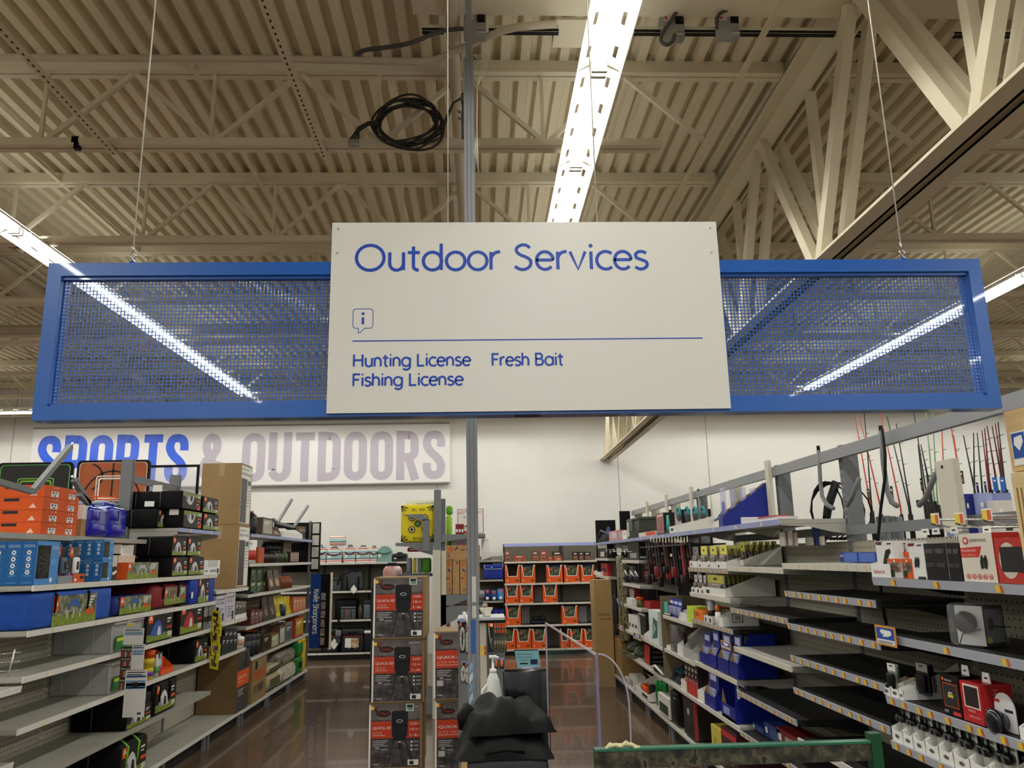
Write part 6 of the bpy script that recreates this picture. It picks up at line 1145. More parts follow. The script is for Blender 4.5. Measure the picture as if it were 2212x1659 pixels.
for i, (a, c) in enumerate(((1068, 1076), (1079, 1089))): hang(a, c, 1421, 1445, YR - .06, 'hook_pack', ('left', 'right')[i] + ' small blue headed pack above the white jug', lambda b, w, h: (b.box(0, w, 0, .003, 0, h, mat('2a2c28')), b.box(0, w, -.003, 0, h * .8, h, mat('8a9ad0')), b.lathe((w / 2, -.006, h * .5), [(w * .3, -.02), (w * .35, 0), (w * .3, .02)], mat('e2785a'), 8)), 'small packs above the jug')
q = [at(a, c, y=YR - .1) for a, c in ((1001, 1322), (1006, 1334), (1011, 1346), (1013, 1360))]; tag(MB().tube(q, [.008, .009, .008, .005], WHT, 8).build('white_strip'), 'white curved strip left of the service pole', 'strip')
f = Fit('B', 1042, 1059, 1320, zt, YR + .05); b = MB(); b.lathe((f.w / 2, .06, 0), [(.02, 0), (.03, .02), (.045, .05)], mat('cfc8b6'), 14); b.box(f.w * .3, f.w * 1.1, .0, .08, 0, .035, mat('d9d6cc')); b.rbox(0, f.w * .7, .04, .14, .045, .075, .015, mat('a98f78')); tag(b.build('bait_bowl', None, f.loc), 'small pale bowl and box on the grey rack top', 'bowl')
p = at(1040, 1210, y=YC + .3); b = MB()
for k in range(4): b.prism([(0, .06 * k), (.16 - .02 * k, .05 + .06 * k), (.10, .10 + .06 * k), (0, .10 + .06 * k)], 'y', .02 * k, .02 * k + .015, WHT)
tag(b.build('white_decoy', None, p), 'white folded sheets peeking out right of the pole', 'sheets')
# counter with bag pile
ZC = .93; b = MB(); b.box(-.11, .27, 3.58, 4.75, ZC - .04, ZC, mat('b08d5a', .45, var=.1, scale=3, stretch=(8, 1, 1))); ct = thing('service_counter', 'wooden service counter under the black bags', 'counter', (0, 0, 0)); b.build('counter_top', ct); MB().box(-.09, .25, 3.62, 4.7, .06, ZC - .04, mat('4f4436')).build('cabinet_body', ct); MB().box(-.07, .23, 3.66, 4.66, 0, .06, BLACKM).build('plinth', ct)
p = at(1066, 1530, y=4.25); JW = mat('eceae4', .3, trans=.15, spec=.5)
t = thing('sanitizer_jug', 'white pump jug with side handle beside the black monitor', 'bottle', (p.x, 4.25, ZC)); s = at(1092, 1530, y=4.25).x - at(1041, 1530, y=4.25).x; hz = at(1066, 1453, y=4.25).z - ZC
b = MB(); b.lathe((0, 0, 0), [(s * .46, 0), (s * .5, .01), (s * .47, hz * .55), (s * .42, hz * .66), (s * .26, hz * .92), (s * .14, hz)], JW, 20); b.build('body', t); b = MB(); b.lathe((0, 0, hz), [(s * .15, 0), (s * .15, .018), (s * .06, .022), (s * .05, .05)], WHT, 14); b.build('cap', t)
b = MB(); b.tube([(0, 0, hz + .045), (0, 0, hz + .075)], .006, WHT, 8); b.rbox(-.02, .02, -.012, .012, hz + .07, hz + .084, .004, WHT); b.tube([(0, 0, hz + .077), (.03, -.01, hz + .074)], .005, WHT, 8); b.build('pump_head', t)
MB().tube([(-s * .18, -s * .1, hz * .88), (-s * .44, -s * .16, hz * .80), (-s * .46, -s * .16, hz * .62), (-s * .40, -s * .12, hz * .56)], .009, JW, 10).build('handle', t)
a0, a1 = at(1086, 1447, y=4.12), at(1186, 1449, y=4.12); wm = a1.x - a0.x; zm = a0.z
t = thing('checkout_monitor', 'back of a black checkout monitor beside the white jug', 'monitor', (a0.x, 4.12, ZC)); b = MB(); b.rbox(0, wm, 0, .035, .03, zm - ZC, .012, mat('0a0a0b', .18, spec=.6)); b.build('screen', t); MB().bar((wm * .3, .08, .0), (wm * .3, .03, .2), .1, .02, BLACKM, (1, 0, 0)).build('stand', t); MB().box(wm * .1, wm * .5, -.02, .18, 0, .014, BLACKM).build('foot', t)
a0, a1 = at(1111, 1408, y=4.14), at(1164, 1446, y=4.14); w, h = a1.x - a0.x, a0.z - a1.z
t = thing('counter_sign', 'pale blue card sign on top of the monitor', 'sign', (a0.x, 4.14, zm + .004)); b = MB(); b.dim = (w, .003, h); sl = .016; TQ = mat('7fb5bd', .4)
b.prism([(sl, 0), (w + sl * .6, 0), (w, h), (0, h)], 'y', 0, .003, TQ); b.prism([(-.002, h * .95), (w * .98, h * .95), (w * .98, h * 1.01), (-.003, h * 1.01)], 'y', -.001, 0, INK)
for i, s_ in enumerate(('Earn 2% back in', 'Walmart stores,', 'every day')): b.ft('F', .12 + .02 * i, .72 - .16 * i, h * .12, s_, INK, 2, width=w * (.66, .6, .38)[i])
b.fr('F', .22, .55, .2, .28, INK, 1); b.fp('F', [(w * .66, h * .17), (w * .97, h * .18), (w * .95, h * .46), (w * .65, h * .46)], mat('1a2a50'), 1); b.fc('F', .92, .23, .003, RED, 3, 8); b.build('card', t); MB().box(w * .3, w * .75, -.006, .01, -.004, .004, mat('c9bcd0')).build('clip', t)
# black bags on the counter
BG = mat('050506', .7, var=.35, scale=7, bump=.6, spec=.25); BG2 = mat('3b3a40', .8, var=.1, scale=40, bump=.2)
def cloth(w, d, h, seed, fold=3.0, flat=.5):
    r = random.Random(seed); nx, ny = 34, 22; vs = []; ph = [r.uniform(0, 6) for _ in range(8)]
    for j in range(ny + 1):
        for i in range(nx + 1):
            u, v = i / nx * 2 - 1, j / ny * 2 - 1; q = max(abs(u), abs(v)) ** 4; e = (1 - abs(u) ** 3.2) ** .5 * (1 - abs(v) ** 3.2) ** .5 if abs(u) < 1 and abs(v) < 1 else 0
            z = h * e * (1 - flat * .35 * (u + .2) ** 2) + h * .16 * e * (math.sin(fold * 2.1 * u + 2.2 * v + ph[0]) + .7 * math.sin(-fold * 1.5 * u + 4.1 * v + ph[1]) + .5 * abs(math.sin(fold * 3 * u - 3 * v + ph[2])))
            vs.append((w / 2 * u * (1 + .03 * math.sin(5 * v + ph[3])), d / 2 * v * (1 + .05 * math.sin(4 * u + ph[4])), max(z, 0)))
    b = MB(); b.geo(vs, [(j * (nx + 1) + i, j * (nx + 1) + i + 1, (j + 1) * (nx + 1) + i + 1, (j + 1) * (nx + 1) + i) for j in range(ny) for i in range(nx)], BG, True); b.geo([(x, y, 0) for x, y in ((-w / 2, -d / 2), (w / 2, -d / 2), (w / 2, d / 2), (-w / 2, d / 2))], [(3, 2, 1, 0)], BG); return b
yb = 3.78; l, r_ = at(992, 1610, y=yb), at(1183, 1610, y=yb); zb = at(1080, 1634, y=yb - .18).z
bw = r_.x - l.x; cxp = (l.x + r_.x) / 2
f0 = MB(); f0.rbox(-bw * .40, bw * .46, -.26, .26, 0, zb - ZC - .006, .02, BG2, 3); t = thing('folded_apron', 'folded dark grey cloth under the black bags', 'cloth', (cxp, yb, ZC + .003)); f0.build('folded_cloth', t); MB().tube([(-bw * .40, -.262, .03), (bw * .46, -.262, .032)], .004, mat('4d4750', .8), 6).build('hem', t)
t = thing('black_bag', 'limp black bag piled lowest on the counter', 'bag', (cxp, yb, zb + .001), .0, 'black bags on the counter'); cloth(bw * 1.02, .50, .075, 5, 2.2, .2).build('bag_body', t); MB().tube([(-bw * .2, -.255, .03), (0, -.27, .045), (bw * .2, -.26, .03)], .008, BG, 6).build('strap', t)
t = thing('black_bag', 'crumpled black bag on top of the pile with a raised fold', 'bag', (cxp + .01, yb + .03, zb + .085), .12, 'black bags on the counter'); cloth(bw * 1.0, .42, .105, 11, 3.4, .8).build('bag_body', t); b = MB(); b.tube([(bw * .05, -.02, .115), (bw * .06, -.1, .1), (bw * .02, -.2, .03)], .004, mat('2a2a2c', .8), 6); b.build('seam', t)
MB().tube([(-bw * .52, -.05, .0), (-bw * .5, -.06, .05), (-bw * .44, -.04, .075), (-bw * .38, -.02, .06)], [.012, .03, .034, .02], BG, 10).build('handle_end', t)
# clear acrylic shield
ACR = clear('30343a', .10, .02); EDGE = clear('cfcdda', .5, .1)
zt = 1.6; A = at(1179, 1346, z=zt); B_ = at(1286, 1413, z=zt)
t = thing('acrylic_shield', 'clear acrylic counter shield with rounded front wing', 'shield', (0, 0, 0)); zb0 = ZC - .35
b = MB(); d = (B_ - A).normalized(); n = Vector((d.y, -d.x, 0)) * .003
def slab(P, m, nm, nn):
    bb = MB(); k = len(P); bb.geo([p - nn for p in P] + [p + nn for p in P], [list(range(k))[::-1], list(range(k, 2 * k))] + [(i, (i + 1) % k, k + (i + 1) % k, k + i) for i in range(k)], m); return bb.build(nm, t)
slab([Vector((A.x, A.y, zb0)), Vector((B_.x, B_.y, zb0)), B_, A], ACR, 'side_panel', n)
MB().bar(A, B_, .008, .006, EDGE).build('top_edge', t); MB().bar((A.x, A.y, zb0), A, .008, .008, EDGE, (1, 0, 0)).build('far_edge', t)
MB().bar((B_.x + .002, B_.y - .004, zb0), (B_.x + .002, B_.y - .004, zt), .008, .008, clear('8a86b8', .55, .1), (1, 0, 0)).build('corner_edge', t)
W0 = B_ + Vector((.01, -.002, 0)); e1 = at(1361, 1560, y=W0.y); wx = e1.x - W0.x; hz = zt - at(1361, 1530, y=W0.y).z
prof = [W0] + [Vector((W0.x + wx * math.sin(k), W0.y, zt - hz * (1 - math.cos(k)))) for k in [i * math.pi / 2 / 10 for i in range(1, 11)]] + [Vector((W0.x + wx, W0.y, zb0)), Vector((W0.x, W0.y, zb0))]
slab(prof, ACR, 'front_wing', Vector((0, .003, 0))); MB().tube(prof[:-1], .0032, EDGE, 6).build('wing_edge', t)
MB().box(-.16 + .5, W0.x + wx + .02, W0.y - .02, A.y + .02, 0, zb0, mat('4f4436')).build('base_cabinet', t) if False else None
cb = thing('shield_base', 'low dark cabinet carrying the clear shield', 'cabinet', (0, 0, 0)); MB().box(A.x - .02 + .13, W0.x + wx + .03, 2.62, 3.53, 0, zb0 - .001, mat('3d3630')).build('cabinet_body', cb); b = MB(); b.box(A.x - .03, .44, 3.56, 4.0, 0, .02, KICK); 
# green framed camouflage rail near the camera
yg = 2.45; a0, a1 = at(1285, 1619, y=yg), at(1892, 1619, y=yg); z1_ = a0.z; z0_ = at(1600, 1652, y=yg).z; GREEN = mat('0f4a2a', .35, coat=.3)
t = thing('camo_display_rail', 'camouflage printed rail with green edge across the lower right', 'display rail', (a0.x, yg, 0)); L = a1.x - a0.x
b = MB(); b.box(0, L, 0, .012, z0_, z1_ - .006, photo(('14140f', '26251c', '3b3829', '55503f', '1a1a15'), 26, hard=True)); b.build('camouflage_band', t); b = MB(); b.box(0, L, -.004, .03, z1_ - .006, z1_, mat('2a6a52', .3)); b.build('green_edge', t)
b = MB(); q0, q1 = at(1884, 1640, y=yg), at(1907, 1640, y=yg); b.box(q0.x - a0.x, q1.x - a0.x, -.006, .03, 0, at(1895, 1584, y=yg).z, GREEN); b.build('green_post', t); MB().box(0, .03, .012, .03, 0, z1_ - .006, GREEN).build('green_leg', t); MB().box(.03, L - .03, .012, .024, .3, .33, GREEN).build('lower_rail', t)
ROPE = mat('cfc49a', .7, var=.15, scale=40)
q = [at(a, c, y=yg + .012) for a, c in ((1308, 1617), (1318, 1611), (1330, 1609), (1342, 1610), (1352, 1607), (1364, 1608), (1374, 1613), (1382, 1617))]
t = thing('braided_rope', 'pale braided rope lying on the glass edge', 'rope', q[0]); MB().tube([p - q[0] for p in q], .0055, ROPE, 8).build('strand', t); MB().tube([p - q[0] + Vector((0, -.006 * math.cos(i * 2), .005 * math.sin(i * 2))) for i, p in enumerate(q)], .005, ROPE, 8).build('strand', t)
# ---------------------------------------------------------------- right run of shelving (lips face the aisle)
RB = [2.83, 4.03, 5.24, 6.43, 7.66, 8.88, 10.10, 11.30, 12.55, 13.98]
GR_ = 'shelving bays of the right run'
PEGR = pegboard('9b9584')
def rbay(i, sh, lab, um, ut, **k): return bay('R', RB[i], RB[i + 1], sh, lab, 1.98, ut, um=um, peg=k.pop('peg', PEGR), depth=.48, group=GR_, **k)
rbay(0, [(1.783, 'g', 1), (1.513, 'g', 1), (1.222, 'y', 1), (1.017, 'y', 1)], 'nearest right shelving bay with binocular boxes', BONE, 2.0, base_style='g')
rbay(1, [(1.846, 'c'), (1.67, 'y', 1), (1.468, 'y', 1), (1.271, 'y', 1), (1.076, 'y', 1), (.777, 'w', 1)], 'right shelving bay of almost empty dark shelves', UPG, 2.62, base_style='g')
rbay(2, [(1.813, 'c'), (1.495, 'y', 1), (1.20, 'c'), (.877, 'y', 1), (.583, 'y', 1), (2.13, 'b')], 'right shelving bay with a grey bracketed top shelf', UPG, 2.62)
rbay(3, [(1.79, 'y'), (1.562, 'c'), (1.323, 'y', 1), (.945, 'c'), (.60, 'w'), (2.13, 'b')], 'right shelving bay holding white trays of yellow cards', BONE, 2.62)
rbay(4, [(1.275, 'w'), (.925, 'w'), (.60, 'w'), (2.13, 'b')], 'right shelving bay with hanging slings and blue packs', UPG, 2.62)
rbay(5, [(.917, 'w'), (.60, 'w'), (2.13, 'b')], 'right shelving bay with red kits hung above', BONE, 2.62, peg=mat('2a2824'))
rbay(6, [(1.85, 'w'), (1.54, 'w'), (1.258, 'w'), (.918, 'w'), (.602, 'w'), (2.13, 'b')], 'right shelving bay with short white shelves', BONE, 2.62, peg=mat('2a2824'))
rbay(7, [(2.13, 'b')], 'right shelving bay of upright gun cases', UPG, 2.62, peg=mat('211f1c'))
rbay(8, [(1.873, 'w'), (1.59, 'w'), (2.13, 'b')], 'last right shelving bay near the back wall', UPG, 2.62, peg=mat('211f1c'))
tag(MB().box(2.395, 2.435, 2.6, 12.6, 2.525, 2.60, mat('8d8f91', .35, metal=.3)).build('top_rail'), 'long grey tube rail above the right shelving', 'rail'); tag(MB().box(2.43, 2.47, 2.9, 7.6, 2.02, 2.08, UPG).build('middle_rail'), 'grey rail below the top shelf of the right run', 'rail')
b = MB(); b.box(2.36, 2.394, ysol(2066, 2.36, 2.2), ysol(2028, 2.36, 2.2), 2.0, 2.36, BONE); b.box(2.358, 2.36, 3.93, 3.945, 2.32, 2.335, SLOT); tag(b.build('cream_upright_cover'), 'cream lower cover of the grey upright near the top shelf bracket', 'post')
for i, y in enumerate((6.43, 8.88, 10.10, 11.30)):
    tag(MB().box(2.365, 2.394, y - .04, y + .04, 2.17, 2.66, BONE).build('cream_upright'), 'cream upright crossing the grey top rail, %s from the front' % ORD[i], 'post', 'cream uprights of the right run')
for i, (pts, lab) in enumerate(((((1768, 972), (1772, 1040), (1776, 1072), (1786, 1090), (1800, 1098)), 'grey hooked bar above the top shelf, second from the frame edge'), (((1903, 930), (1908, 1000), (1916, 1060), (1926, 1085), (1938, 1093)), 'grey hooked bar with a black cable, nearest the frame edge'), (((1985, 1092), (2000, 1075), (2010, 1050), (2022, 1022)), 'grey bent arm in front of the cream upright'), (((1830, 1092), (1840, 1075), (1856, 1034)), 'short grey arm beside the black landing net'), (((1509, 1062), (1512, 1100), (1520, 1118), (1537, 1127), (1552, 1120), (1562, 1104)), 'grey U shaped bar left of the blue wedge display'), (((1635, 1110), (1648, 1074)), 'short grey bar right of the blue wedge display'))):
    P = [at(a, c, x=2.40) for a, c in pts]; t = thing('hook_bar', lab, 'hook bar', P[-1], 0, 'bent grey bars above the right shelves'); MB().tube([p - P[-1] for p in P], .015, UPG, 8).build('bar', t); MB().tube([P[0] - P[-1], P[0] - P[-1] + Vector((0, .0, .03))], .012, BLACKM, 6).build('end_cap', t)
cabk = mat('15151a', .5); tag(MB().tube([at(a, c, x=2.36) for a, c in ((1905, 926), (1912, 980), (1912, 1030), (1903, 1095), (1895, 1180), (1900, 1230), (1905, 1300), (1915, 1350))], .009, cabk, 7).build('power_cable'), 'black cable running down behind the right shelves', 'cable')
# black panels standing on the far top shelf
for i, (a, c, p, q, lab) in enumerate(((1286, 1331, 1124, 1165, 'black fixture panel at the far end of the right top shelf'), (1338, 1362, 1104, 1130, 'black panel edge behind the far grey rail'), (1440, 1538, 1101, 1140, 'black panel behind the blue wedge display'))):
    y = (14.2, 12.9, 11.0)[i]; A, B_ = at(a, p, y=y), at(c, q, y=y); tag(MB().box(A.x, B_.x, y, y + .03, 2.135 if i == 1 else 0, A.z, BLACKM).build('fixture_board'), lab, 'panel', 'black panels of the right run')
def Rput(mk, name, label, cat, pl, pr, pt, z, inset=.012, group=None, h=None, dz=0.0):
    f = Fit('R', pl, pr, pt, z, XR, inset)
    if h: f.h = h
    b = MB(); mk(b, f); o = b.build(name, None, f.loc, f.rz); return tag(o, label, cat, group)
# --- top shelf, from far to near
TZ = 2.13
Rput(lambda b, f: (b.rbox(0, f.w, 0, .2, 0, f.h * .5, .02, BLACKM), b.tube([(.02, .0, f.h * .2), (f.w * .5, -.03, f.h * .7), (f.w, .05, f.h * .3)], .02, mat('3a3d44'), 8), b.prism([(0, f.h * .3), (f.w * .7, f.h * .2), (f.w * .4, f.h)], 'y', .1, .13, mat('18225f'))), 'accessory_heap', 'heap of black straps with a blue card at the far end of the top shelf', 'goods', 1291, 1316, 1133, TZ)
Rput(lambda b, f: (b.carton(f.w, .2, f.h, mat('c98a92')), b.fr('F', .3, .9, .2, .8, STEEL, 1), b.fr('R', .1, .8, .2, .8, mat('b9b2b4'), 1)), 'pink_pack', 'pink and silver pack among the black straps', 'packet', 1316, 1334, 1145, TZ)
Rput(lambda b, f: (b.carton(f.w, .05, f.h, mat('e2dccd')), b.fr('F', .3, .7, .5, .65, mat('c98a72'), 1)), 'cream_card', 'small cream box left of the dark green case', 'box', 1345, 1354, 1145, TZ)
AM = mat('343a2e', .5)
def ammo(b, f): b.rbox(0, f.w, 0, .42, 0, f.h * .86, .012, AM); b.rbox(-.008, f.w + .008, -.008, .43, f.h * .84, f.h, .012, mat('3d4436', .5)); b.box(f.w * .3, f.w * .6, -.025, 0, f.h * .35, f.h * .95, mat('4a5044')); b.dim = (f.w, .42, f.h); b.flines('F', .1, .4, .6, 4, mat('8a9080'), .08, .02, 8); b.fr('F', .0, .2, .1, .9, mat('c9c7b4'), 6)
Rput(ammo, 'ammo_case', 'dark green hard case on the far right top shelf', 'case', 1356, 1382, 1116, TZ)
Rput(lambda b, f: (b.carton(f.w, .05, f.h, mat('d9cdc2')), b.fr('F', .45, .98, .1, .9, mat('d2452f'), 1)), 'red_white_pack', 'flat red and white pack lying before the dark green case', 'packet', 1380, 1417, 1146, TZ, .0)
Rput(lambda b, f: (b.carton(f.w, .12, f.h, mat('1d1a1c')), b.fr('F', .05, .95, .05, .8, photo(('7a2a2c', 'b9484a', '3a2a2a', 'a9a09a'), 18), 1), b.fr('F', .1, .9, .82, .96, mat('d9a29a'), 1)), 'red_box', 'tall red printed box beside the dark green case', 'box', 1419, 1436, 1107, TZ)
def wedge(b, f, m, d=.34, fr=.35, h2=1.0): b.prism([(0, 0), (d, 0), (d, f.h * h2), (0, f.h * fr)], 'x', 0, .004, m); b.prism([(0, 0), (d, 0), (d, f.h * h2), (0, f.h * fr)], 'x', f.w - .004, f.w, m); b.box(.004, f.w - .004, 0, .004, 0, f.h * fr, m); b.box(.004, f.w - .004, d - .004, d, 0, f.h * h2, m); b.box(.004, f.w - .004, .004, d - .004, 0, .004, m)
TRW = mat('e0ddd4', .5)
f = Fit('R', 1446, 1461, 1116, TZ, XR, .01); b = MB(); wedge(b, f, TRW, .40, .42); b.dim = (f.w, .4, f.h); b.fr('F', .25, .6, .12, .3, CHAR, 1); tag(b.build('white_tray', None, f.loc, f.rz), 'white wedge tray full of teal ear muffs on the top shelf', 'tray')
TEAL = mat('2f8a90', .45)
for k in range(4):
    t = thing('ear_muffs', '%s teal and grey ear muffs from the aisle in the white tray' % ORD[k], 'ear muffs', (f.loc[0] + .06 + .085 * k, f.loc[1] - .03, f.loc[2] + .07), RROT, 'teal ear muffs'); b = MB(); b.lathe((f.w * .35, 0, f.h * .62), [(.03, 0), (.055, .012), (.05, .035)], mat('54585c'), 14, 'y'); b.build('cup', t); b = MB(); b.tube([(f.w * .35 + .065 * math.cos(a), .02, f.h * .66 + .085 * math.sin(a)) for a in [i * math.pi / 10 for i in range(11)]], .014, TEAL, 8); b.build('headband', t)
Rput(lambda b, f: (b.lathe((f.w / 2, .02, 0), [(.018, 0), (.018, f.h * .6), (.012, f.h)], mat('4fb5ac'), 10), b.box(.0, f.w, 0, .04, 0, f.h * .12, CHAR)), 'teal_tool', 'small teal tool before the ear muffs', 'tool', 1437, 1444, 1112, TZ, .0)
f = Fit('R', 1553, 1563, 1047, TZ, XR, .012); t = thing('wedge_display', 'tall blue wedge display of clear tubes on the top shelf', 'display', f.loc, f.rz); f.w = .13; BW = mat('1a2a86', .4, var=.05)
d = .40; b = MB(); b.prism([(0, 0), (d, 0), (d, f.h * 1.05), (.02, .1)], 'x', f.w - .004, f.w, BW); b.prism([(0, 0), (d, 0), (d, f.h * 1.05), (.02, .1)], 'x', 0, .004, mat('8a6c4a')); b.box(.004, f.w - .004, 0, .004, 0, .1, BW); b.box(.004, f.w - .004, d - .004, d, 0, f.h * 1.05, BW); b.box(.004, f.w - .004, .004, d - .004, 0, .004, BW); b.build('stand', t)
for k in range(4):
    b = MB(); b.rbox(.012, f.w - .012, .02 + k * .085, .045 + k * .085, .03, f.h * .93, .01, clear('b9bce4', .35, .1)); b.box(.03, f.w - .03, .028 + k * .085, .034 + k * .085, .06, f.h * .6, mat(('3a4ab0', 'c9b48a', 'c9a878', '8a94c8')[k])); tag(b.build('tube_pack', None, f.loc, f.rz), '%s clear tube pack from the aisle in the blue wedge display' % ORD[k], 'packet', 'clear tube packs')
Rput(lambda b, f: (b.prism([(0, 0), (f.w, 0), (f.w, .02), (f.w * .5, .028), (.03, .045), (.0, .05)], 'y', 0, .14, mat('d9d4d6')), b.box(f.w * .5, f.w * .95, -.004, .1, .022, .030, mat('c9453a'))), 'flat_packet', 'flat white and red packet right of the blue wedge', 'packet', 1601, 1680, 1120, TZ, .012)
# --- price hooks and binocular shelf, nearest bay
for i, (px, py) in enumerate(((2020, 1121), (2073, 1120), (2132, 1112))):
    p = at(px, py, x=1.99); t = thing('peg_hook', 'chrome peg hook with price tag, %s from the left above the binocular boxes' % ORD[i], 'hook', p, 0, 'chrome peg hooks'); MB().tube([(.02, 0, -.005), (.45, -.0, -.005)], .004, STEEL, 6).build('rod', t); MB().tube([(.02, 0, -.035), (-.02, .0, -.02), (.08, 0, -.04), (.45, 0, -.04)], .004, STEEL, 6).build('rod', t); b = MB(); b.bar((0, -.03, 0), (0, .03, 0), .003, .05, TAGW, (1, 0, 0)); b.box(-.003, -.0016, -.005, .028, -.02, .018, TAGY); b.box(-.003, -.0016, -.026, -.005, -.02, .018, TAGR); b.build('price_tag', t)
Z1 = 1.783
def Rt(f, name, label, cat, group=None): return thing(name, label, cat, f.loc, f.rz, group)
f = Fit('R', 1884, 1925, 1206, Z1, XR, .004); t = Rt(f, 'display_tray', 'white tray with red lettering under the scope boxes', 'display'); b = MB(); b.prism([(0, 0), (.16, 0), (.16, f.h), (.10, f.h), (0, .065)], 'x', 0, .003, WHT); b.box(.003, f.w, 0, .003, 0, .065, WHT); b.dim = (f.w, .16, .065); b.ft('F', .12, .3, .03, 'tasco', RED, 2, width=f.w * .6); b.box(.003, f.w, .157, .16, 0, f.h * .6, WHT); b.box(.003, f.w, .003, .157, 0, .003, WHT); b.build('tray', t)
for i, (a, c, top, ins) in enumerate(((1899, 1937, 1168, .025), (1936, 1968, 1168, .09))):
    f = Fit('R', a, c, top, Z1 + .004, XR, ins); b = MB(); b.carton(f.w - .004, .055 if i == 0 else .1, f.h, mat('e4e3e0')); b.fp('F', [(f.w * .02, f.h * .9), (f.w * .02, f.h * .98), (f.w * .42, f.h * .98), (f.w * .32, f.h * .88)], mat('5a1f28'), 1); b.fp('F', [(f.w * .2, f.h * .08), (f.w * .42, f.h * .12), (f.w * .72, f.h * .6), (f.w * .85, f.h * .68), (f.w * .8, f.h * .78), (f.w * .55, f.h * .74), (f.w * .4, f.h * .5)], mat('1a1a1c'), 1); b.fr('F', .66, .92, .9, .94, CHAR, 1); tag(b.build('scope_box', None, f.loc, f.rz), ('nearer the front', 'set further back')[i] + ', white monocular box in the lettered tray', 'box', 'white monocular boxes')
for i, (a, c, top, ins) in enumerate(((1921, 1952, 1207, .012), (1953, 1974, 1207, .012), (1941, 1970, 1192, .075))):
    f = Fit('R', a, c, top, Z1, XR, ins); b = MB(); b.carton(f.w - .003, .06, f.h, mat('c9c6c2') if i == 0 else ORG); b.fr('F', 0, 1, .82, 1, ORG, 1); b.fr('F', .05, .95, .3, .8, photo(('2a221c', '7a5a44', 'c9c0b4'), 30), 1); b.fr('F', .05, .45, .05, .4, mat('22301e'), 2); b.fp('F', [(f.w * .4, f.h * .84), (f.w * .5, f.h * .96), (f.w * .6, f.h * .84)], WHT, 2); tag(b.build('orange_box', None, f.loc, f.rz), ('small orange topped box with a picture, left one', 'small orange topped box against the white binocular box', 'orange box behind the two small ones')[i], 'box', 'small orange boxes')
def binoc(b, cx, cz, s, m=None, tilt=.25):
    m = m or mat('18181a', .4); L = 3
    for sx in (-1, 1):
        P = [(-.22, .30), (-.10, .34), (-.02, .02), (-.03, -.34), (-.24, -.40), (-.30, -.02)]
        b.fp('F', [(cx + s * (sx * -x * 1 * 1.2 + tilt * z), cz + s * z * 1.15) for x, z in (P if sx > 0 else P[::-1])], m, L)
    b.fp('F', [(cx - s * .1, cz - s * .05), (cx + s * .12, cz - s * .02), (cx + s * .16, cz + s * .25), (cx - s * .04, cz + s * .22)], mat('2a2a2c', .4), L + 1)
f = Fit('R', 1970, 2003, 1173, Z1, XR, .015); b = MB(); b.carton(f.w, .09, f.h, mat('e6e5e2')); b.fp('F', [(0, f.h * .92), (0, f.h), (f.w * .46, f.h), (f.w * .38, f.h * .92)], mat('6a1f28'), 1); binoc(b, f.w * .5, f.h * .48, f.h * .36); b.fr('F', .6, .9, .92, .96, CHAR, 1); b.fr('F', .45, .95, 0, .07, CHAR, 1); tag(b.build('binocular_box', None, f.loc, f.rz), 'white box with a small binocular picture, left of the black boxes', 'box')
for i, (a, c) in enumerate(((2004, 2052), (2053, 2082))):
    f = Fit('R', a, c, 1173, Z1, XR, .015); b = MB(); b.carton(f.w - .003, .09, f.h, mat('121214', .4)); 
    for q in range(2): b.flines('F', .06 + .48 * q, .46 + .48 * q, .84, 6, mat('8f9092'), .022, .006); b.flines('F', .06 + .48 * q, .46 + .48 * q, .45, 5, mat('77787a'), .022, .005)
    b.fr('F', .0, .012, 0, 1, WHT, 1); tag(b.build('black_box', None, f.loc, f.rz), ('wider black printed box beside the white binocular box', 'narrower black printed box against the large cream box')[i], 'box', 'black printed boxes')
f = Fit('R', 2084, 2157, 1150, Z1, XR, .01); t = Rt(f, 'binocular_box', 'large cream box with red banner and big binocular picture', 'box'); b = MB(); w, h = f.w, f.h; b.carton(w, .11, h, mat('ddd5c6'), R=mat('b5352c')); RD = mat('c8392f', .4)
b.fc('F', .2, .85, w * .09, RD, 1, 18, h * .08); b.fc('F', .2, .85, w * .05, mat('ddd5c6'), 2, 14, h * .045); b.ft('F', .32, .82, h * .09, 'SIMMONS', INK, 1, width=w * .5); b.fp('F', [(0, h * .5), (0, h * .7), (w * .66, h * .73), (w * .55, h * .51)], RD, 1); b.ft('F', .04, .62, h * .065, 'PROSPORT', WHT, 2, width=w * .46); b.ft('F', .05, .535, h * .055, '10 x 50mm', mat('f0c0b4'), 2, width=w * .4)
binoc(b, w * .68, h * .42, h * .34, tilt=.1)
for k in range(5): b.fc('F', .16 + .165 * k, .11, w * .07, RD, 1, 14, h * .055); b.fc('F', .16 + .165 * k, .11, w * .05, mat('ddd5c6'), 2, 12, h * .04); b.fc('F', .16 + .165 * k, .11, w * .025, RD, 3, 8)
b.fc('R', .5, .5, .05, mat('c9c0b4'), 1, 18, h * .4); b.fp('R', [(.01, h * .25), (.1, h * .2), (.105, h * .8), (.03, h * .85)], mat('2a2a2c'), 2); b.build('carton', t); b = MB(); b.prism([(w * .4, h), (w * .65, h), (w * .63, h + .028), (w * .42, h + .028)], 'y', .05, .053, WHT); b.box(w * .47, w * .58, .049, .05, h + .01, h + .016, INK); b.build('hang_tab', t)
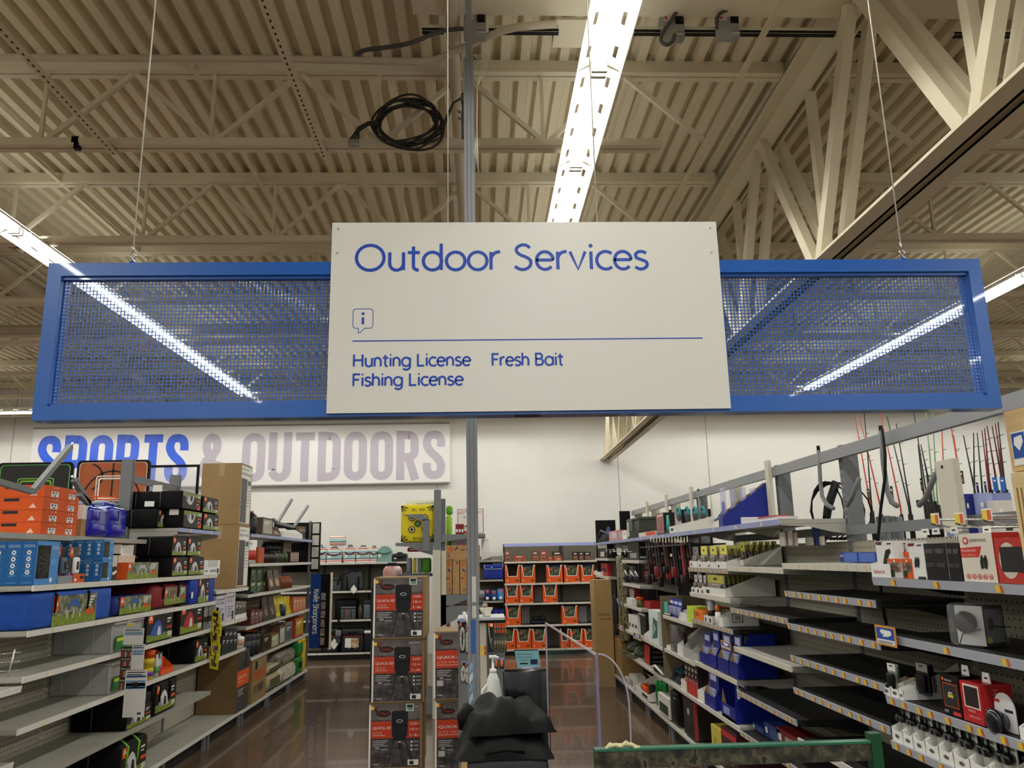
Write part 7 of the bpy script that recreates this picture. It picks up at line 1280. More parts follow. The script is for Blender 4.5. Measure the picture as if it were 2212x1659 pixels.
for i, px in enumerate((1990, 2013, 2052)):
    f = Fit('R', px, px + 18, 1163, Z1 + .195, XR, .05); b = MB(); b.prism([(0, 0), (f.w, 0), (f.w * .9, .028), (f.w * .1, .028)], 'y', 0, .002, WHT); b.box(f.w * .3, f.w * .7, -.001, 0, .012, .018, INK); tag(b.build('header_card', None, f.loc, f.rz), 'white hanging tab above the black boxes, %s from the left' % ORD[i], 'tab', 'white hanging tabs')
f = Fit('R', 2160, 2230, 1160, Z1, XR, .012); b = MB(); b.carton(f.w, .11, f.h, mat('b5352c')); b.fc('F', .4, .5, f.w * .3, mat('c9c0b4'), 1, 18, f.h * .4); b.fr('F', .15, 1, .25, .8, mat('242426'), 2); tag(b.build('red_binocular_box', None, f.loc, f.rz), 'red box with a large dark lens picture at the frame edge', 'box')
for i, (a, c) in enumerate(((1816, 1854), (1855, 1893))):
    f = Fit('R', a, c, 1193, 1.846, XR, .25); b = MB(); b.carton(f.w - .003, .1, f.h, mat('3a55a0', .45)); b.fr('F', .08, .95, .1, .9, mat('4a68b4'), 1)
    if i == 0: b.fr('F', 0, .22, 0, 1, mat('2a3a7a'), 2); b.ft('F', .04, .55, f.h * .35, 'lifes', WHT, 3, width=f.w * .17)
    tag(b.build('blue_box', None, f.loc, f.rz), ('left', 'right')[i] + ' blue box at the back of the upper right shelf', 'box', 'pair of blue boxes')
# --- camera sign cards
def camsign(pl, pr, pt, pb, x, label, tiltm=True):
    A, B_ = at(pl, pt, x=x), at(pr, pb, x=x); w = abs(A.y - B_.y); h = abs(zsol(pb, x, (A.y + B_.y) / 2) - zsol(pt, x, (A.y + B_.y) / 2)) * .86
    t = thing('camera_notice', label, 'sign', (x - .012, A.y, zsol(pb, x, B_.y)), RROT, 'camera notice cards'); b = MB(); b.box(0, w, 0, .003, 0, h, mat('d89a4a', .45)); b.build('card', t); b = MB(); b.dim = (w, .003, h); b.fr('F', .08, .94, .1, .9, WHT, 1); b.fr('F', .08, .94, .32, .9, mat('2a4fa0'), 2); b.fp('F', [(w * .26, h * .72), (w * .34, h * .82), (w * .8, h * .78), (w * .84, h * .6), (w * .66, h * .48), (w * .4, h * .44), (w * .34, h * .58)], WHT, 3); b.fc('F', .40, .55, h * .06, mat('2a4fa0'), 4); b.flines('F', .12, .9, .2, 2, mat('4a5a80'), h * .06 / h, .03); b.build('print', t)
camsign(1894, 1943, 1350, 1400, 1.955, 'orange edged camera notice clipped between two right shelves'); camsign(1560, 1582, 1387, 1406, 1.955, 'camera notice clipped beside the blue packs'); camsign(1370, 1387, 1371, 1386, 1.955, 'camera notice on the far low shelf, right one'); camsign(1337, 1349, 1351, 1364, 1.955, 'camera notice on the far low shelf, left one by the gun cases')
# --- camera in a blister, slanted, on the second shelf
f = Fit('R', 2072, 2145, 1326, 1.513, XR, .06)
t = thing('trail_camera_pack', 'tilted clear pack with a black round camera on white card', 'blister pack', (f.loc[0], f.loc[1], f.loc[2] + .005), RROT + .35); w, h = .13, .16
b = MB(); b.carton(w, .12, h, mat('202022'), F=mat('d9d8d8')); b.fr('R', .06, .94, .08, .92, mat('7d7f82'), 1); b.fr('R', .2, .45, .4, .7, CHAR, 2); b.fr('R', .06, .3, .08, .22, TAGY, 2); b.build('box', t); b = MB(); b.lathe((w * .45, -.03, h * .58), [(.042, .03), (.046, .01), (.04, -.005)], BLACKM, 20, 'y'); b.lathe((w * .45, -.034, h * .58), [(.028, 0), (.026, .004)], mat('2f3236', .2), 16, 'y'); b.build('camera', t)
b = MB(); b.rbox(-.012, w + .012, -.045, .135, -.004, h + .012, .02, clear('f4f4f4', .12, .05), 2); b.build('clear_shell', t); MB().tube([(w * .3, -.046, 0), (w * .5, -.05, h * .3), (w + .013, .03, h * .5), (w + .014, .13, h * .45)], .002, BLACKM, 5).build('cord', t)
# --- third shelf, nearest bay
Z3 = 1.222
def white_bin(a, c, top, z, label, group, ins=.006, d=.12, oval=True):
    f = Fit('R', a, c, top, z, XR, ins); bh = min(f.h * 1.9, .155); f.h = min(f.h, .062 if d > .13 else .045); t = Rt(f, 'display_tray', label, 'display', group); b = MB(); w = f.w - .003; b.prism([(0, 0), (w, 0), (w, f.h), (w * .75, f.h * .8), (w * .25, f.h * .8), (0, f.h)], 'y', 0, .003, WHT); b.prism([(0.003, 0), (d, 0), (d, bh), (.0, f.h)], 'x', 0, .003, WHT); b.prism([(.003, 0), (d, 0), (d, bh), (0, f.h)], 'x', w - .003, w, WHT); b.box(.003, w - .003, d - .003, d, 0, bh, mat('b08a5a'))
    b.dim = (w, d, f.h); 
    if oval: b.fc('F', .5, .45, min(w * .26, .02), INK, 2, 16, .008); b.fc('F', .5, .45, min(w * .2, .015), WHT, 3, 14, .005); b.fc('F', .5, .45, min(w * .17, .012), INK, 4, 14, .004)
    b.build('tray', t); return f
for i, (a, c) in enumerate(((1909, 1925), (1926, 1943), (1944, 1953))): white_bin(a, c, 1484 + 4 * i, Z3, '%s small white bin with black oval on the second lowest near shelf' % ORD[i], 'small white bins with ovals')
f = Fit('R', 1953, 1962, 1470, Z3, XR, .03); b = MB(); d = .26; b.prism([(0, 0), (d, 0), (d, .16), (d * .8, .13), (0, .05)], 'x', .035, .04, WHT)
for k in range(9): b.box(.0401, .0403, .06 + k * .010, .064 + k * .010 + .003 * (k % 2), .03, .10, CHAR)
tag(b.build('barcode_tray', None, f.loc, f.rz), 'white tray side with a large barcode, near right shelf', 'tray')
def pegpack(b, f, m, hdr, dpt=.02): b.box(0, f.w, 0, .003, 0, f.h, m); b.box(f.w * .05, f.w * .95, -.002, 0, f.h * .74, f.h, hdr); b.rbox(f.w * .15, f.w * .85, -dpt, 0, f.h * .1, f.h * .66, .008, BLACKM); b.box(f.w * .35, f.w * .65, -.004, -.002, f.h * .9, f.h * .94, INK)
for k in range(6):
    f = Fit('R', 1922 + 4 * (k % 2), 1941 + 4 * (k % 2), 1436 + 5 * (k % 3), Z3 + .02, XR, .03 + .035 * k); f.h = min(f.h, .235); b = MB(); pegpack(b, f, clear('9aa09a', .4), WHT if k < 3 else mat('b9b5ae')); tag(b.build('carded_pack', None, f.loc, f.rz), '%s carded pack from the aisle in the small white bins' % ORD[k], 'packet', 'carded packs in the small bins')
for k in range(8):
    f = Fit('R', 1985 + 1 * k, 2012 + 1 * k, 1436 + 4 * (k % 2), Z3 + .03, XR, .08 + .03 * k); f.h = min(f.h, .225); b = MB(); pegpack(b, f, mat('1d1e20'), mat('c9c6be') if k % 2 else mat('8f908a')); tag(b.build('black_pack', None, f.loc, f.rz), '%s black pack from the aisle behind the barcode tray' % ORD[k], 'packet', 'black packs behind the barcode tray')
f = Fit('R', 2040, 2080, 1462, Z3, XR, .02); t = Rt(f, 'rangefinder_box', 'black box with red frame and yellow mark, leaning left of the red box', 'box'); b = MB(); w, h = f.w, f.h; b.carton(w, .10, h, mat('120f10', .4)); b.fr('F', .1, .9, .2, .78, ORG, 1); b.fr('F', .13, .87, .22, .76, mat('2b2c2e'), 2); b.fr('F', .36, .66, .44, .52, mat('c9c23a'), 3); b.fr('F', .4, .62, .54, .57, WHT, 3); b.ft('F', .24, .83, h * .07, 'TRACKS', WHT, 2, width=w * .4); b.fc('F', .15, .87, w * .06, ORG, 2); b.ft('F', .07, .06, h * .085, '625', WHT, 2, width=w * .22); b.fr('F', .55, .95, .03, .12, RD, 2); b.build('carton', t)
b = MB(); b.prism([(w * .5, h), (w * .9, h), (w * .86, h + .04), (w * .54, h + .04)], 'y', .06, .063, WHT); b.box(w * .64, w * .76, .059, .06, h + .015, h + .022, INK); b.build('hang_tab', t)
f = Fit('R', 2083, 2128, 1480, Z3, XR, .02); t = Rt(f, 'rangefinder_box', 'red box with white framed dark window on the near right shelf', 'box'); b = MB(); w, h = f.w, f.h; b.carton(w, .13, h, mat('b52428', .4)); b.fr('F', .14, .92, .36, .95, mat('e4d2c4'), 1); b.fr('F', .2, .86, .4, .9, mat('2b211f'), 2); b.ft('F', .3, .27, h * .07, 'HALO', WHT, 2, width=w * .34); b.ft('F', .3, .12, h * .09, 'XR450', mat('e6b0a4'), 2, width=w * .55); b.ft('R', .38, .88, .035, 'HALO', mat('d98a80'), 2, width=h * .5, rot=True); b.build('carton', t)
b = MB(); b.prism([(w * .45, h), (w * .85, h), (w * .8, h + .04), (w * .5, h + .04)], 'y', .06, .063, WHT); b.box(w * .58, w * .72, .059, .06, h + .015, h + .022, INK); b.build('hang_tab', t)
f = Fit('R', 2155, 2200, 1502, Z3, XR, .05); t = Rt(f, 'lens_blister', 'white rounded blister card with a dark lens, near right shelf', 'blister pack'); w, h = f.w, f.h; b = MB(); b.prism([(0, 0), (w, 0), (w, h * .6)] + [(w / 2 + w / 2 * math.cos(k), h * .6 + h * .4 * math.sin(k)) for k in [i * math.pi / 8 for i in range(1, 9)]], 'y', 0, .004, mat('d9d7d9')); b.dim = (w, .004, h); b.fr('F', 0, .3, .72, .8, mat('a02a2a'), 1); b.fr('F', .5, .9, .5, .58, CHAR, 1); b.build('card', t); MB().lathe((w * .45, -.03, h * .25), [(.03, .03), (.045, .0), (.05, -.02), (.03, -.03)], mat('1c1d22', .15, coat=.5), 16, 'y').build('lens', t)
f = Fit('R', 2205, 2250, 1540, Z3, XR, .01); b = MB(); wedge(b, f, WHT, .2, .4, 1.4); tag(b.build('white_tray', None, f.loc, f.rz), 'white tray cut off by the right frame edge', 'tray')
# --- lowest visible near shelf: ear muff cards in white bins
Z4 = 1.017
for i, (a, c) in enumerate(((1929, 1952), (1953, 1974), (1976, 2001), (2002, 2030), (2032, 2062), (2064, 2098), (2100, 2140), (2142, 2185))):
    f = white_bin(a, c, 1575 + 9 * i, Z4, '%s white bin with black oval from the left on the lowest near shelf' % ORD[i], 'white bins with ovals, lowest near shelf', d=.16)
    for k in range(2):
        t = thing('ear_muff_card', '%s ear muff card in the %s white bin of the lowest near shelf' % (('front', 'back')[k], ORD[i]), 'ear muffs', (f.loc[0] + .05 + .06 * k, f.loc[1] - .010, Z4 + .035), RROT, 'ear muff cards'); w = f.w - .022
        b = MB(); b.box(0, w, 0, .003, 0, .135, mat('c9c8bc')); b.dim = (w, .003, .135); b.fr('F', .3, .7, .88, .92, INK, 1); b.fr('F', .55, .9, .75, .84, mat('8a8a80'), 1); b.fr('F', .0, .4, .93, 1, mat('3a6a4a') if i % 2 else mat('a03a34'), 1); b.build('card', t)
        b = MB()
        for sx in (.3, .72): b.lathe((w * sx, -.028, .075), [(w * .2, .026), (w * .25, .01), (w * .2, -.008)], mat('17181b', .2, coat=.3), 12, 'y')
        b.tube([(w * .3, -.012, .09), (w * .35, -.014, .13), (w * .67, -.014, .13), (w * .72, -.012, .09)], .006, mat('23262a'), 6); b.build('ear_muffs', t)
# --- wood framed display case at the frame edge
ca, cb_ = at(2156, 894, x=1.93), 0; zc = ca.z; OAK = mat('cfae78', .4, var=.12, scale=4, stretch=(1, 1, 6)); OAK2 = mat('dcc38f', .4, var=.1, scale=4, stretch=(1, 1, 6)); y1 = ca.y - .03
t = thing('display_case', 'pale wood framed locked display case at the right frame edge', 'display case', (1.93, y1, 0)); L = 1.2
b = MB(); b.box(0, .02, -L, 0, zc - .22, zc, OAK); b.box(.02, .52, -.02, 0, 0, zc, OAK); b.box(.02, .52, -L, -.02, zc - .03, zc, OAK); b.box(0, .52, -L, -.02, 0, .4, OAK); b.build('carcass', t)
b = MB(); b.box(-.012, .012, -.075, -.004, .4, zc - .225, OAK2); b.box(-.012, .012, -L, -L + .07, .4, zc - .225, OAK2); b.box(-.012, .012, -L + .07, -.075, zc - .26, zc - .225, OAK2); b.box(-.012, .012, -L + .07, -.075, .4, .45, OAK2)
for yy in (-.028, -.05): b.box(-.0135, -.012, yy - .004, yy + .004, .5, zc - .28, mat('8f7040'))
d = b.build('door', t); MB().box(-.002, .002, -L + .07, -.075, .45, zc - .26, clear('8fb0a8', .35)).build('glass', d); MB().box(-.018, -.012, -.10, -.085, 1.9, 1.98, BLACKM).build('lock', d)
b = MB(); b.box(.03, .05, -L, -.03, .42, zc - .04, mat('6f8a84')); b.build('back_lining', t)
b = MB(); b.dim = (1, 1, 1); b.box(-.0015, 0, -.10, -.02, zc - .2, zc - .08, WHT); b.box(-.003, -.0015, -.092, -.025, zc - .175, zc - .085, mat('2a4fa0')); b.geo([(-.0035, y, z) for y, z in ((-.035, zc - .125), (-.04, zc - .1), (-.08, zc - .095), (-.085, zc - .12), (-.06, zc - .15))], [(0, 1, 2, 3, 4)], WHT); b.build('camera_sticker', t); b = MB(); b.box(-.0015, 0, -.24, -.115, zc - .19, zc - .07, mat('3656a8')); b.build('blue_sticker', t)
# ---------------------------------------------------------------- middle bays: trays, packs, blue displays
YC_ = mat('d6cf58', .45)
def tray_cards(a, c, top, z, label, ins, n, cm, lab2, grp, d=.36, fr=.32, gap=None, ch=.17, n0=.03):
    f = Fit('R', a, c, top, z, XR, ins); b = MB(); f.w = max(f.w, .04); wedge(b, f, TRW, d, fr); b.dim = (f.w, d, f.h)
    if fr < .6: b.fr('F', .3, .7, .04, fr * .7, CHAR, 1) if f.w < .16 else b.fr('F', .2, .35, .06, .2, CHAR, 1)
    tag(b.build('white_tray', None, f.loc, f.rz), label, 'tray', grp + ' trays')
    for k in range(n):
        x = f.w * .12; y = n0 + (d - n0 - .03) * k / max(1, n - 1) if n > 1 else n0 + .05
        b = MB(); b.box(0, f.w * .76, 0, .003, 0, ch, clear('a9a9a0', .45)); b.box(f.w * .04, f.w * .72, -.002, 0, ch * .55, ch, cm); b.rbox(f.w * .1, f.w * .65, -.02, -.002, ch * .08, ch * .5, .006, photo(('2a2622', '7a6a5a', 'b9b0a4'), 40)); b.box(f.w * .3, f.w * .44, -.003, -.002, ch * .72, ch * .84, INK)
        tag(b.build('carded_part', None, (f.loc[0] + y, f.loc[1] - x, f.loc[2] + .02), RROT), '%s %s' % (ORD[k], lab2), 'packet', grp + ' cards')
    return f
GRC = mat('7a7672', .4)
tray_cards(1490, 1506, 1180, 1.79, 'white tray of grey cards at the far end of the upper tray shelf', .01, 3, GRC, 'grey card from the aisle in the farthest upper tray', 'upper tray shelf a', d=.3, fr=.3)
tray_cards(1507, 1526, 1192, 1.79, 'second white tray from the far end on the upper tray shelf', .01, 5, YC_, 'yellow card from the aisle in the second upper tray', 'upper tray shelf b', fr=.38)
tray_cards(1527, 1546, 1192, 1.79, 'third white tray from the far end on the upper tray shelf', .01, 5, YC_, 'yellow card from the aisle in the third upper tray', 'upper tray shelf c', fr=.38)
tray_cards(1547, 1569, 1188, 1.79, 'fourth white tray from the far end on the upper tray shelf', .01, 5, YC_, 'yellow card from the aisle in the fourth upper tray', 'upper tray shelf d', fr=.38)
tray_cards(1592, 1606, 1182, 1.813, 'white tray of yellow cards set apart on the next bay', .12, 6, YC_, 'yellow card from the aisle in the set apart tray', 'upper tray shelf e', d=.32)
for k, (a, c) in enumerate(((1494, 1503), (1504, 1513), (1514, 1521))): tray_cards(a, c, 1250, 1.562, '%s narrow white tray on the middle tray shelf' % ORD[k], .01, 2, WHT, 'dark carded part in the %s narrow tray' % ORD[k], 'middle tray shelf %s' % 'abc'[k], d=.22, fr=.35, ch=.14)
tray_cards(1517, 1567, 1232, 1.562, 'wide white tray heaped with yellow cards on the middle tray shelf', .012, 10, YC_, 'yellow card from the aisle in the wide tray', 'middle tray shelf d', d=.42, fr=.30, ch=.15)
Rput(lambda b, f: (b.box(0, f.w * .8, 0, .03, 0, f.h, mat('2a2424')), b.box(0, f.w * .8, -.004, 0, f.h * .25, f.h * .35, WHT), b.box(0, f.w * .8, -.004, 0, f.h * .6, f.h * .9, mat('d9d6d0'))), 'scent_pack', 'black and white pack standing behind the narrow trays', 'packet', 1510, 1521, 1233, 1.562, .1)
Rput(lambda b, f: (b.lathe((f.w / 2, .04, 0), [(.035, 0), (.035, f.h * .5), (.033, f.h * .55), (.033, f.h * .9), (.02, f.h)], mat('b9bcc0', .3), 14), b.lathe((f.w / 2, .04, f.h * .3), [(.036, 0), (.036, f.h * .25)], mat('2a1e1c'), 14)), 'spray_can', 'grey capped spray can beside the wide white box', 'can', 1524, 1535, 1298, 1.323)
Rput(lambda b, f: (b.lathe((f.w / 2, .03, 0), [(.028, 0), (.028, f.h * .6), (.018, f.h * .68)], WHT, 14), b.lathe((f.w / 2, .03, f.h * .66), [(.024, 0), (.024, f.h * .3), (.015, f.h * .34)], mat('c96a2a'), 14)), 'orange_cap_bottle', 'white bottle with a tall orange cap beside the wide white box', 'bottle', 1541, 1551, 1308, 1.323, .0)
f = Fit('R', 1553, 1557, 1308, 1.323, XR, .01); f.w = .12; b = MB(); d = .30; b.prism([(0, 0), (d, 0), (d, .20), (0, .07)], 'x', f.w - .004, f.w, TRW); b.prism([(0, 0), (d, 0), (d, .20), (0, .07)], 'x', 0, .004, TRW); b.box(.004, f.w - .004, 0, .004, 0, .07, TRW); b.box(f.w, f.w + .001, .08, .17, .03, .10, CHAR); b.box(f.w + .001, f.w + .0015, .086, .164, .036, .094, TRW); b.box(f.w + .0015, f.w + .002, .10, .15, .045, .085, mat('9a9894')); b.box(.004, f.w - .004, d - .004, d, 0, .2, TRW); tag(b.build('white_tray', None, f.loc, f.rz), 'wide white box with a black square mark on its side', 'tray')
for k, (a, c) in enumerate(((1521, 1529), (1530, 1539))): tray_cards(a, c, 1318, 1.323, ('left', 'right')[k] + ' notched white tray below the spray can', .01, 1, mat('3a3a3c'), 'dark part in the %s notched tray' % ('left', 'right')[k], 'notched %s' % ('left', 'right')[k], d=.2, fr=.5, ch=.12)
NEON = photo(('a9c93a', 'c9e04a', '8ab02a'), 30)
Rput(lambda b, f: b.carton(f.w, .14, f.h, NEON), 'neon_box', 'neon green box standing at the shelf joint', 'box', 1486, 1502, 1312, 1.275, .012)
Rput(lambda b, f: (b.prism([(0, 0), (.25, 0), (.25, f.h), (0, f.h * .7)], 'x', 0, f.w, mat('e07a1e', .45)), b.box(f.w * .2, f.w * .6, -.002, 0, f.h * .3, f.h * .6, mat('b0521a'))), 'orange_tray', 'orange tray right of the neon green box', 'tray', 1500, 1519, 1314, 1.323, .012)
Rput(lambda b, f: wedge(b, f, TRW, .25, .7, 1.2), 'white_tray', 'small white tray left of the neon green box', 'tray', 1466, 1484, 1318, 1.275, .012)
BP = mat('22348f', .35, var=.15); CLB = clear('c4c8ea', .4, .1)
def bluepack(b, f): b.box(0, f.w * .94, 0, .003, 0, f.h, BP); b.rbox(f.w * .1, f.w * .84, -.03, 0, f.h * .15, f.h * .6, .012, CLB); b.box(f.w * .1, f.w * .85, -.003, 0, f.h * .7, f.h * .85, mat('c9cfe8')); b.box(f.w * .3, f.w * .6, -.02, -.004, f.h * .25, f.h * .5, mat('8f93a0'))
for k in range(10):
    f = Fit('R', 1449 + 9 * (k % 3), 1458 + 9 * (k % 3), 1292 + (k % 3) * 2, 1.275, XR, .03 + .05 * (k // 3)); b = MB(); bluepack(b, f); tag(b.build('blue_pack', None, f.loc, f.rz), '%s blue blister pack in the row beside the teal tool' % ORD[k], 'packet', 'blue blister packs, sling bay')
for k, (a, c, m) in enumerate(((1436, 1443, '3fb5ac'), (1444, 1448, '3a2630'))): Rput(lambda b, f: (b.box(0, f.w, 0, .02, f.h * .25, f.h, mat(m)), b.box(0, f.w, 0, .02, 0, f.h * .25, CHAR), b.box(0, f.w, -.003, 0, f.h * .08, f.h * .18, WHT)), 'slim_pack', ('teal', 'dark')[k] + ' slim pack at the far end of the blue blister row', 'packet', a, c, 1302, 1.275, .012, 'slim packs')
# shelf at about 0.93
Rput(lambda b, f: (b.rbox(0, f.w, 0, .1, 0, f.h, .01, clear('8a8a8c', .5)), b.rbox(f.w * .2, f.w * .8, .02, .07, f.h * .1, f.h * .85, .01, BLACKM)), 'clear_case', 'tall clear case with a black tool left of the white trays', 'case', 1449, 1463, 1352, .925)
for k, (a, c, top, h2, m) in enumerate(((1440, 1449, 1392, 1.1, TRW), (1464, 1476, 1383, 1.9, TRW), (1477, 1497, 1390, 2.3, mat('a9a7a4')), (1498, 1508, 1400, 2.4, mat('a9a7a4')))): Rput(lambda b, f: wedge(b, f, m, .3, .6, h2), 'white_tray', '%s grey white slanted tray from the far end, low shelf' % ORD[k], 'tray', a, c, top, .925, .012, 'grey white slanted trays')
Rput(lambda b, f: (b.box(0, f.w, 0, .03, 0, f.h, mat('2a1c18')), b.box(0, f.w * .6, -.004, 0, f.h * .55, f.h * .95, RED)), 'red_pack', 'dark pack with a red top in the slanted trays', 'packet', 1471, 1480, 1368, .925, .08)
BW2 = mat('131f7e', .4, var=.06)
def blue_display(a, c, top, z, label, ins=.012, d=.31, n=3, h=None, fr=.35, side=None, pk=BP):
    f = Fit('R', a, c, top, z, XR, ins); f.h = h or f.h; t = Rt(f, 'blue_display', label, 'display', 'deep blue shelf displays'); f.w = max(f.w, .08); hh = f.h
    b = MB(); s = [(0, 0), (d, 0), (d, hh), (d * .35, hh), (0, hh * fr)]; b.prism(s, 'x', f.w - .004, f.w, BW2); b.prism(s, 'x', 0, .004, mat('9a7a4e')); b.box(.004, f.w - .004, 0, .004, 0, hh * fr, BW2); b.box(.004, f.w - .004, d - .004, d, 0, hh, BW2); b.build('stand', t); MB().prism([(.0, hh * fr), (d * .12, hh * .75), (d * .05, hh * .2), (0, hh * .15)], 'x', f.w * .3, f.w * .3 + .003, mat('9a7a4e')).build('torn_flap', t)
    for k in range(n):
        b = MB(); w = f.w - .02; b.box(.01, .01 + w, 0, .003, 0, hh * .95, pk); b.rbox(.01 + w * .15, .01 + w * .85, -.03, 0, hh * .1, hh * .5, .01, CLB); b.box(.01 + w * .2, .01 + w * .8, -.003, 0, hh * .7, hh * .88, mat('c9cce4')); b.box(w * .4, w * .7, -.022, -.004, hh * .2, hh * .4, mat('9a9ca8')); tag(b.build('blue_pack', None, (f.loc[0] + .045 + .075 * k, f.loc[1], f.loc[2] + .012), RROT), '%s clear pack from the aisle in %s' % (ORD[k], label), 'packet', 'packs in ' + label)
    return f
blue_display(1512, 1530, 1392, .955, 'blue display left of the torn flap', h=.26); blue_display(1532, 1548, 1382, .955, 'blue display with the torn flap', h=.30); blue_display(1553, 1575, 1380, .955, 'blue display below the camera notice', h=.31); blue_display(1578, 1596, 1375, .955, 'blue display with long blue side, nearest', h=.33)
for k in range(9):
    f = Fit('R', 1584 + 9 * k, 1590 + 9 * k, 1368 + 2 * (k % 3), .948, XR, .345); b = MB(); b.box(0, f.w, 0, .07, 0, f.h, mat(('8a8a94', 'a9a6a2', '7d7f88', 'b5b2ae', '22348f', '1c2a70', '6a6a70', '2a2a30', '22348f')[k])); b.box(f.w * .1, f.w * .9, -.002, 0, f.h * .75, f.h * .9, mat('c9c9c4')); tag(b.build('back_row_pack', None, f.loc, f.rz), '%s pack from the far end at the back of the long pale shelf' % ORD[k], 'packet', 'packs at the back of the pale shelf')
# shelf at 0.6
for k in range(4): Rput(lambda b, f: (b.carton(f.w * .95, .2, f.h, mat('211a19', .4)), b.fr('F', 0, 1, 0, .45, mat('b5382c'), 1), b.fr('F', .0, 1, .5, .55, mat('a02a34'), 1), b.fr('F', .2, .8, .8, .9, mat('a9a4a0'), 1), b.ft('F', .1, .44, f.h * .08, 'STUN', WHT, 2, width=f.w * .7), b.fr('F', .2, .5, .62, .7, mat('b9b4ae'), 1)), 'black_red_box', '%s black and red upright box from the far end' % ORD[k], 'box', 1482 + 7.2 * k, 1489 + 7.2 * k, 1434 + 3 * k, .60, .02, 'black and red upright boxes')
Rput(lambda b, f: wedge(b, f, TRW, .12, .8, 1), 'white_tray', 'small white tray left of the black and red boxes', 'tray', 1472, 1482, 1467, .60, .008)
Rput(lambda b, f: wedge(b, f, WHT, .15, .7, 1.2), 'white_tray', 'small white tray of red packs right of the black and red boxes', 'tray', 1508, 1520, 1488, .60, .008)
blue_display(1523, 1546, 1452, .60, 'blue display with brown corner, low shelf', h=.30, n=3)
f = Fit('R', 1560, 1590, 1470, .60, XR, .012); t = Rt(f, 'blue_display', 'biggest blue display with a white framed picture, low shelf', 'display'); w, h, d = f.w, .28, .42; b = MB(); b.prism([(0, 0), (d, 0), (d, h * .8), (.1, h * .8), (0, h * .55)], 'x', w - .004, w, BW2); b.box(0, w - .004, 0, d, 0, .02, BW2); b.box(0, w - .004, .12, .124, 0, h * 1.1, BW2); b.dim = (w, d, h); b.box(0, w - .004, 0, .004, 0, h * .4, BW2); b.fr('F', .15, .6, .12, .32, mat('8a92c4'), 1); b.prism([(0, h * .3), (.02, h * .75), (.05, h * .2)], 'x', 0, .004, mat('9a7a4e')); b.box(w * .2, w * .75, .117, .12, h * .5, h * .95, WHT); b.box(w * .35, w * .75, .114, .117, h * .55, h * .9, mat('3a2620')); b.box(w * .52, w * .6, .10, .114, h * .58, h * .84, mat('c9c4be')); b.build('stand', t)
# base and low goods far to near
def simple(lst, z, group, cat, name, ins=.015):
    for k, (a, c, top, col_, txt) in enumerate(lst): Rput(lambda b, f: (b.carton(f.w * .97, .16, f.h, mat(col_, .45)), b.fr('F', .15, .85, .15, .6, photo(('3a2f2a', '8a7a6c', 'd0c8bc'), 36), 1), b.fr('F', .2, .7, .75, .85, WHT, 1)), name, txt, cat, a, c, top, z, ins, group)
simple([(1350, 1356, 1465, 'd9d6cc', 'white fronted dark box, far one, on the right base shelf'), (1360, 1370, 1462, 'd9d6cc', 'white fronted dark box, near one, on the right base shelf')], .185, 'white fronted boxes', 'box', 'white_box')
Rput(lambda b, f: (wedge(b, f, TRW, .3, .45, 1.2), b.rbox(f.w * .1, f.w * .5, .05, .15, .02, f.h * .6, .01, ORG), b.lathe((f.w * .7, .1, .02), [(.045, 0), (.045, .12), (.03, .14)], mat('2a2d33'), 12), b.box(f.w * .5, f.w * .9, -.002, 0, f.h * .1, f.h * .3, CHAR)), 'white_tray', 'open white box with orange and black items on the base shelf', 'tray', 1374, 1402, 1483, .19)
for k in range(3): Rput(lambda b, f: b.lathe((f.w / 2, .05, 0), [(.03, 0), (.032, f.h * .9), (.022, f.h)], mat('2f9a4a', .25, metal=.4), 14), 'green_flask', '%s shiny green flask from the far end' % ORD[k], 'flask', 1411 + 8 * k, 1419 + 8 * k, 1474, .2, .03, 'shiny green flasks')
Rput(lambda b, f: (b.carton(f.w, .14, f.h, mat('d8d5cc')), b.fr('F', .1, .9, .1, .6, mat('2a3a2e'), 1)), 'lime_box', 'white framed box below the green flasks', 'box', 1423, 1447, 1512, .2, .0)
Rput(lambda b, f: (b.rbox(0, f.w, 0, .16, 0, f.h, .02, BLACKM), b.box(f.w * .5, f.w * .8, -.002, .01, f.h * .8, f.h * .84, mat('2f9a4a'))), 'black_pouch', 'tall black pouch on the base shelf', 'pouch', 1450, 1466, 1500, .2)
Rput(lambda b, f: (b.carton(f.w, .3, f.h, mat('231b19'), L=mat('8a4a2a')), b.fr('F', .3, .7, .3, .8, CHAR, 1), b.fr('F', .4, .6, .55, .7, mat('a9a49c'), 2), b.fr('R', .0, .12, 0, 1, mat('a03a2c'), 1)), 'tall_target_box', 'tall dark box with a rust brown edge on the base shelf', 'box', 1479, 1502, 1500, .2, h=.36)
Rput(lambda b, f: (b.carton(f.w, .3, f.h, mat('c9b84a', .45)), b.fc('F', .4, .5, .05, mat('a9983a'), 1)), 'yellow_box', 'yellow box behind the camouflage rail', 'box', 1540, 1562, 1578, .2, .01)
Rput(lambda b, f: (b.carton(f.w, .34, f.h, mat('3a1a1e', .45)), b.fr('F', .05, .95, .1, .5, INK, 1), b.ft('F', .1, .2, f.h * .3, 'BALLER', WHT, 2, width=f.w * .6), b.fr('F', 0, 1, .8, .95, mat('b02a34'), 1), b.fr('T', .05, .95, .05, .95, NIGHT, 1)), 'baller_box', 'dark red lettered box beside the yellow box', 'box', 1563, 1597, 1590, .2, .0)
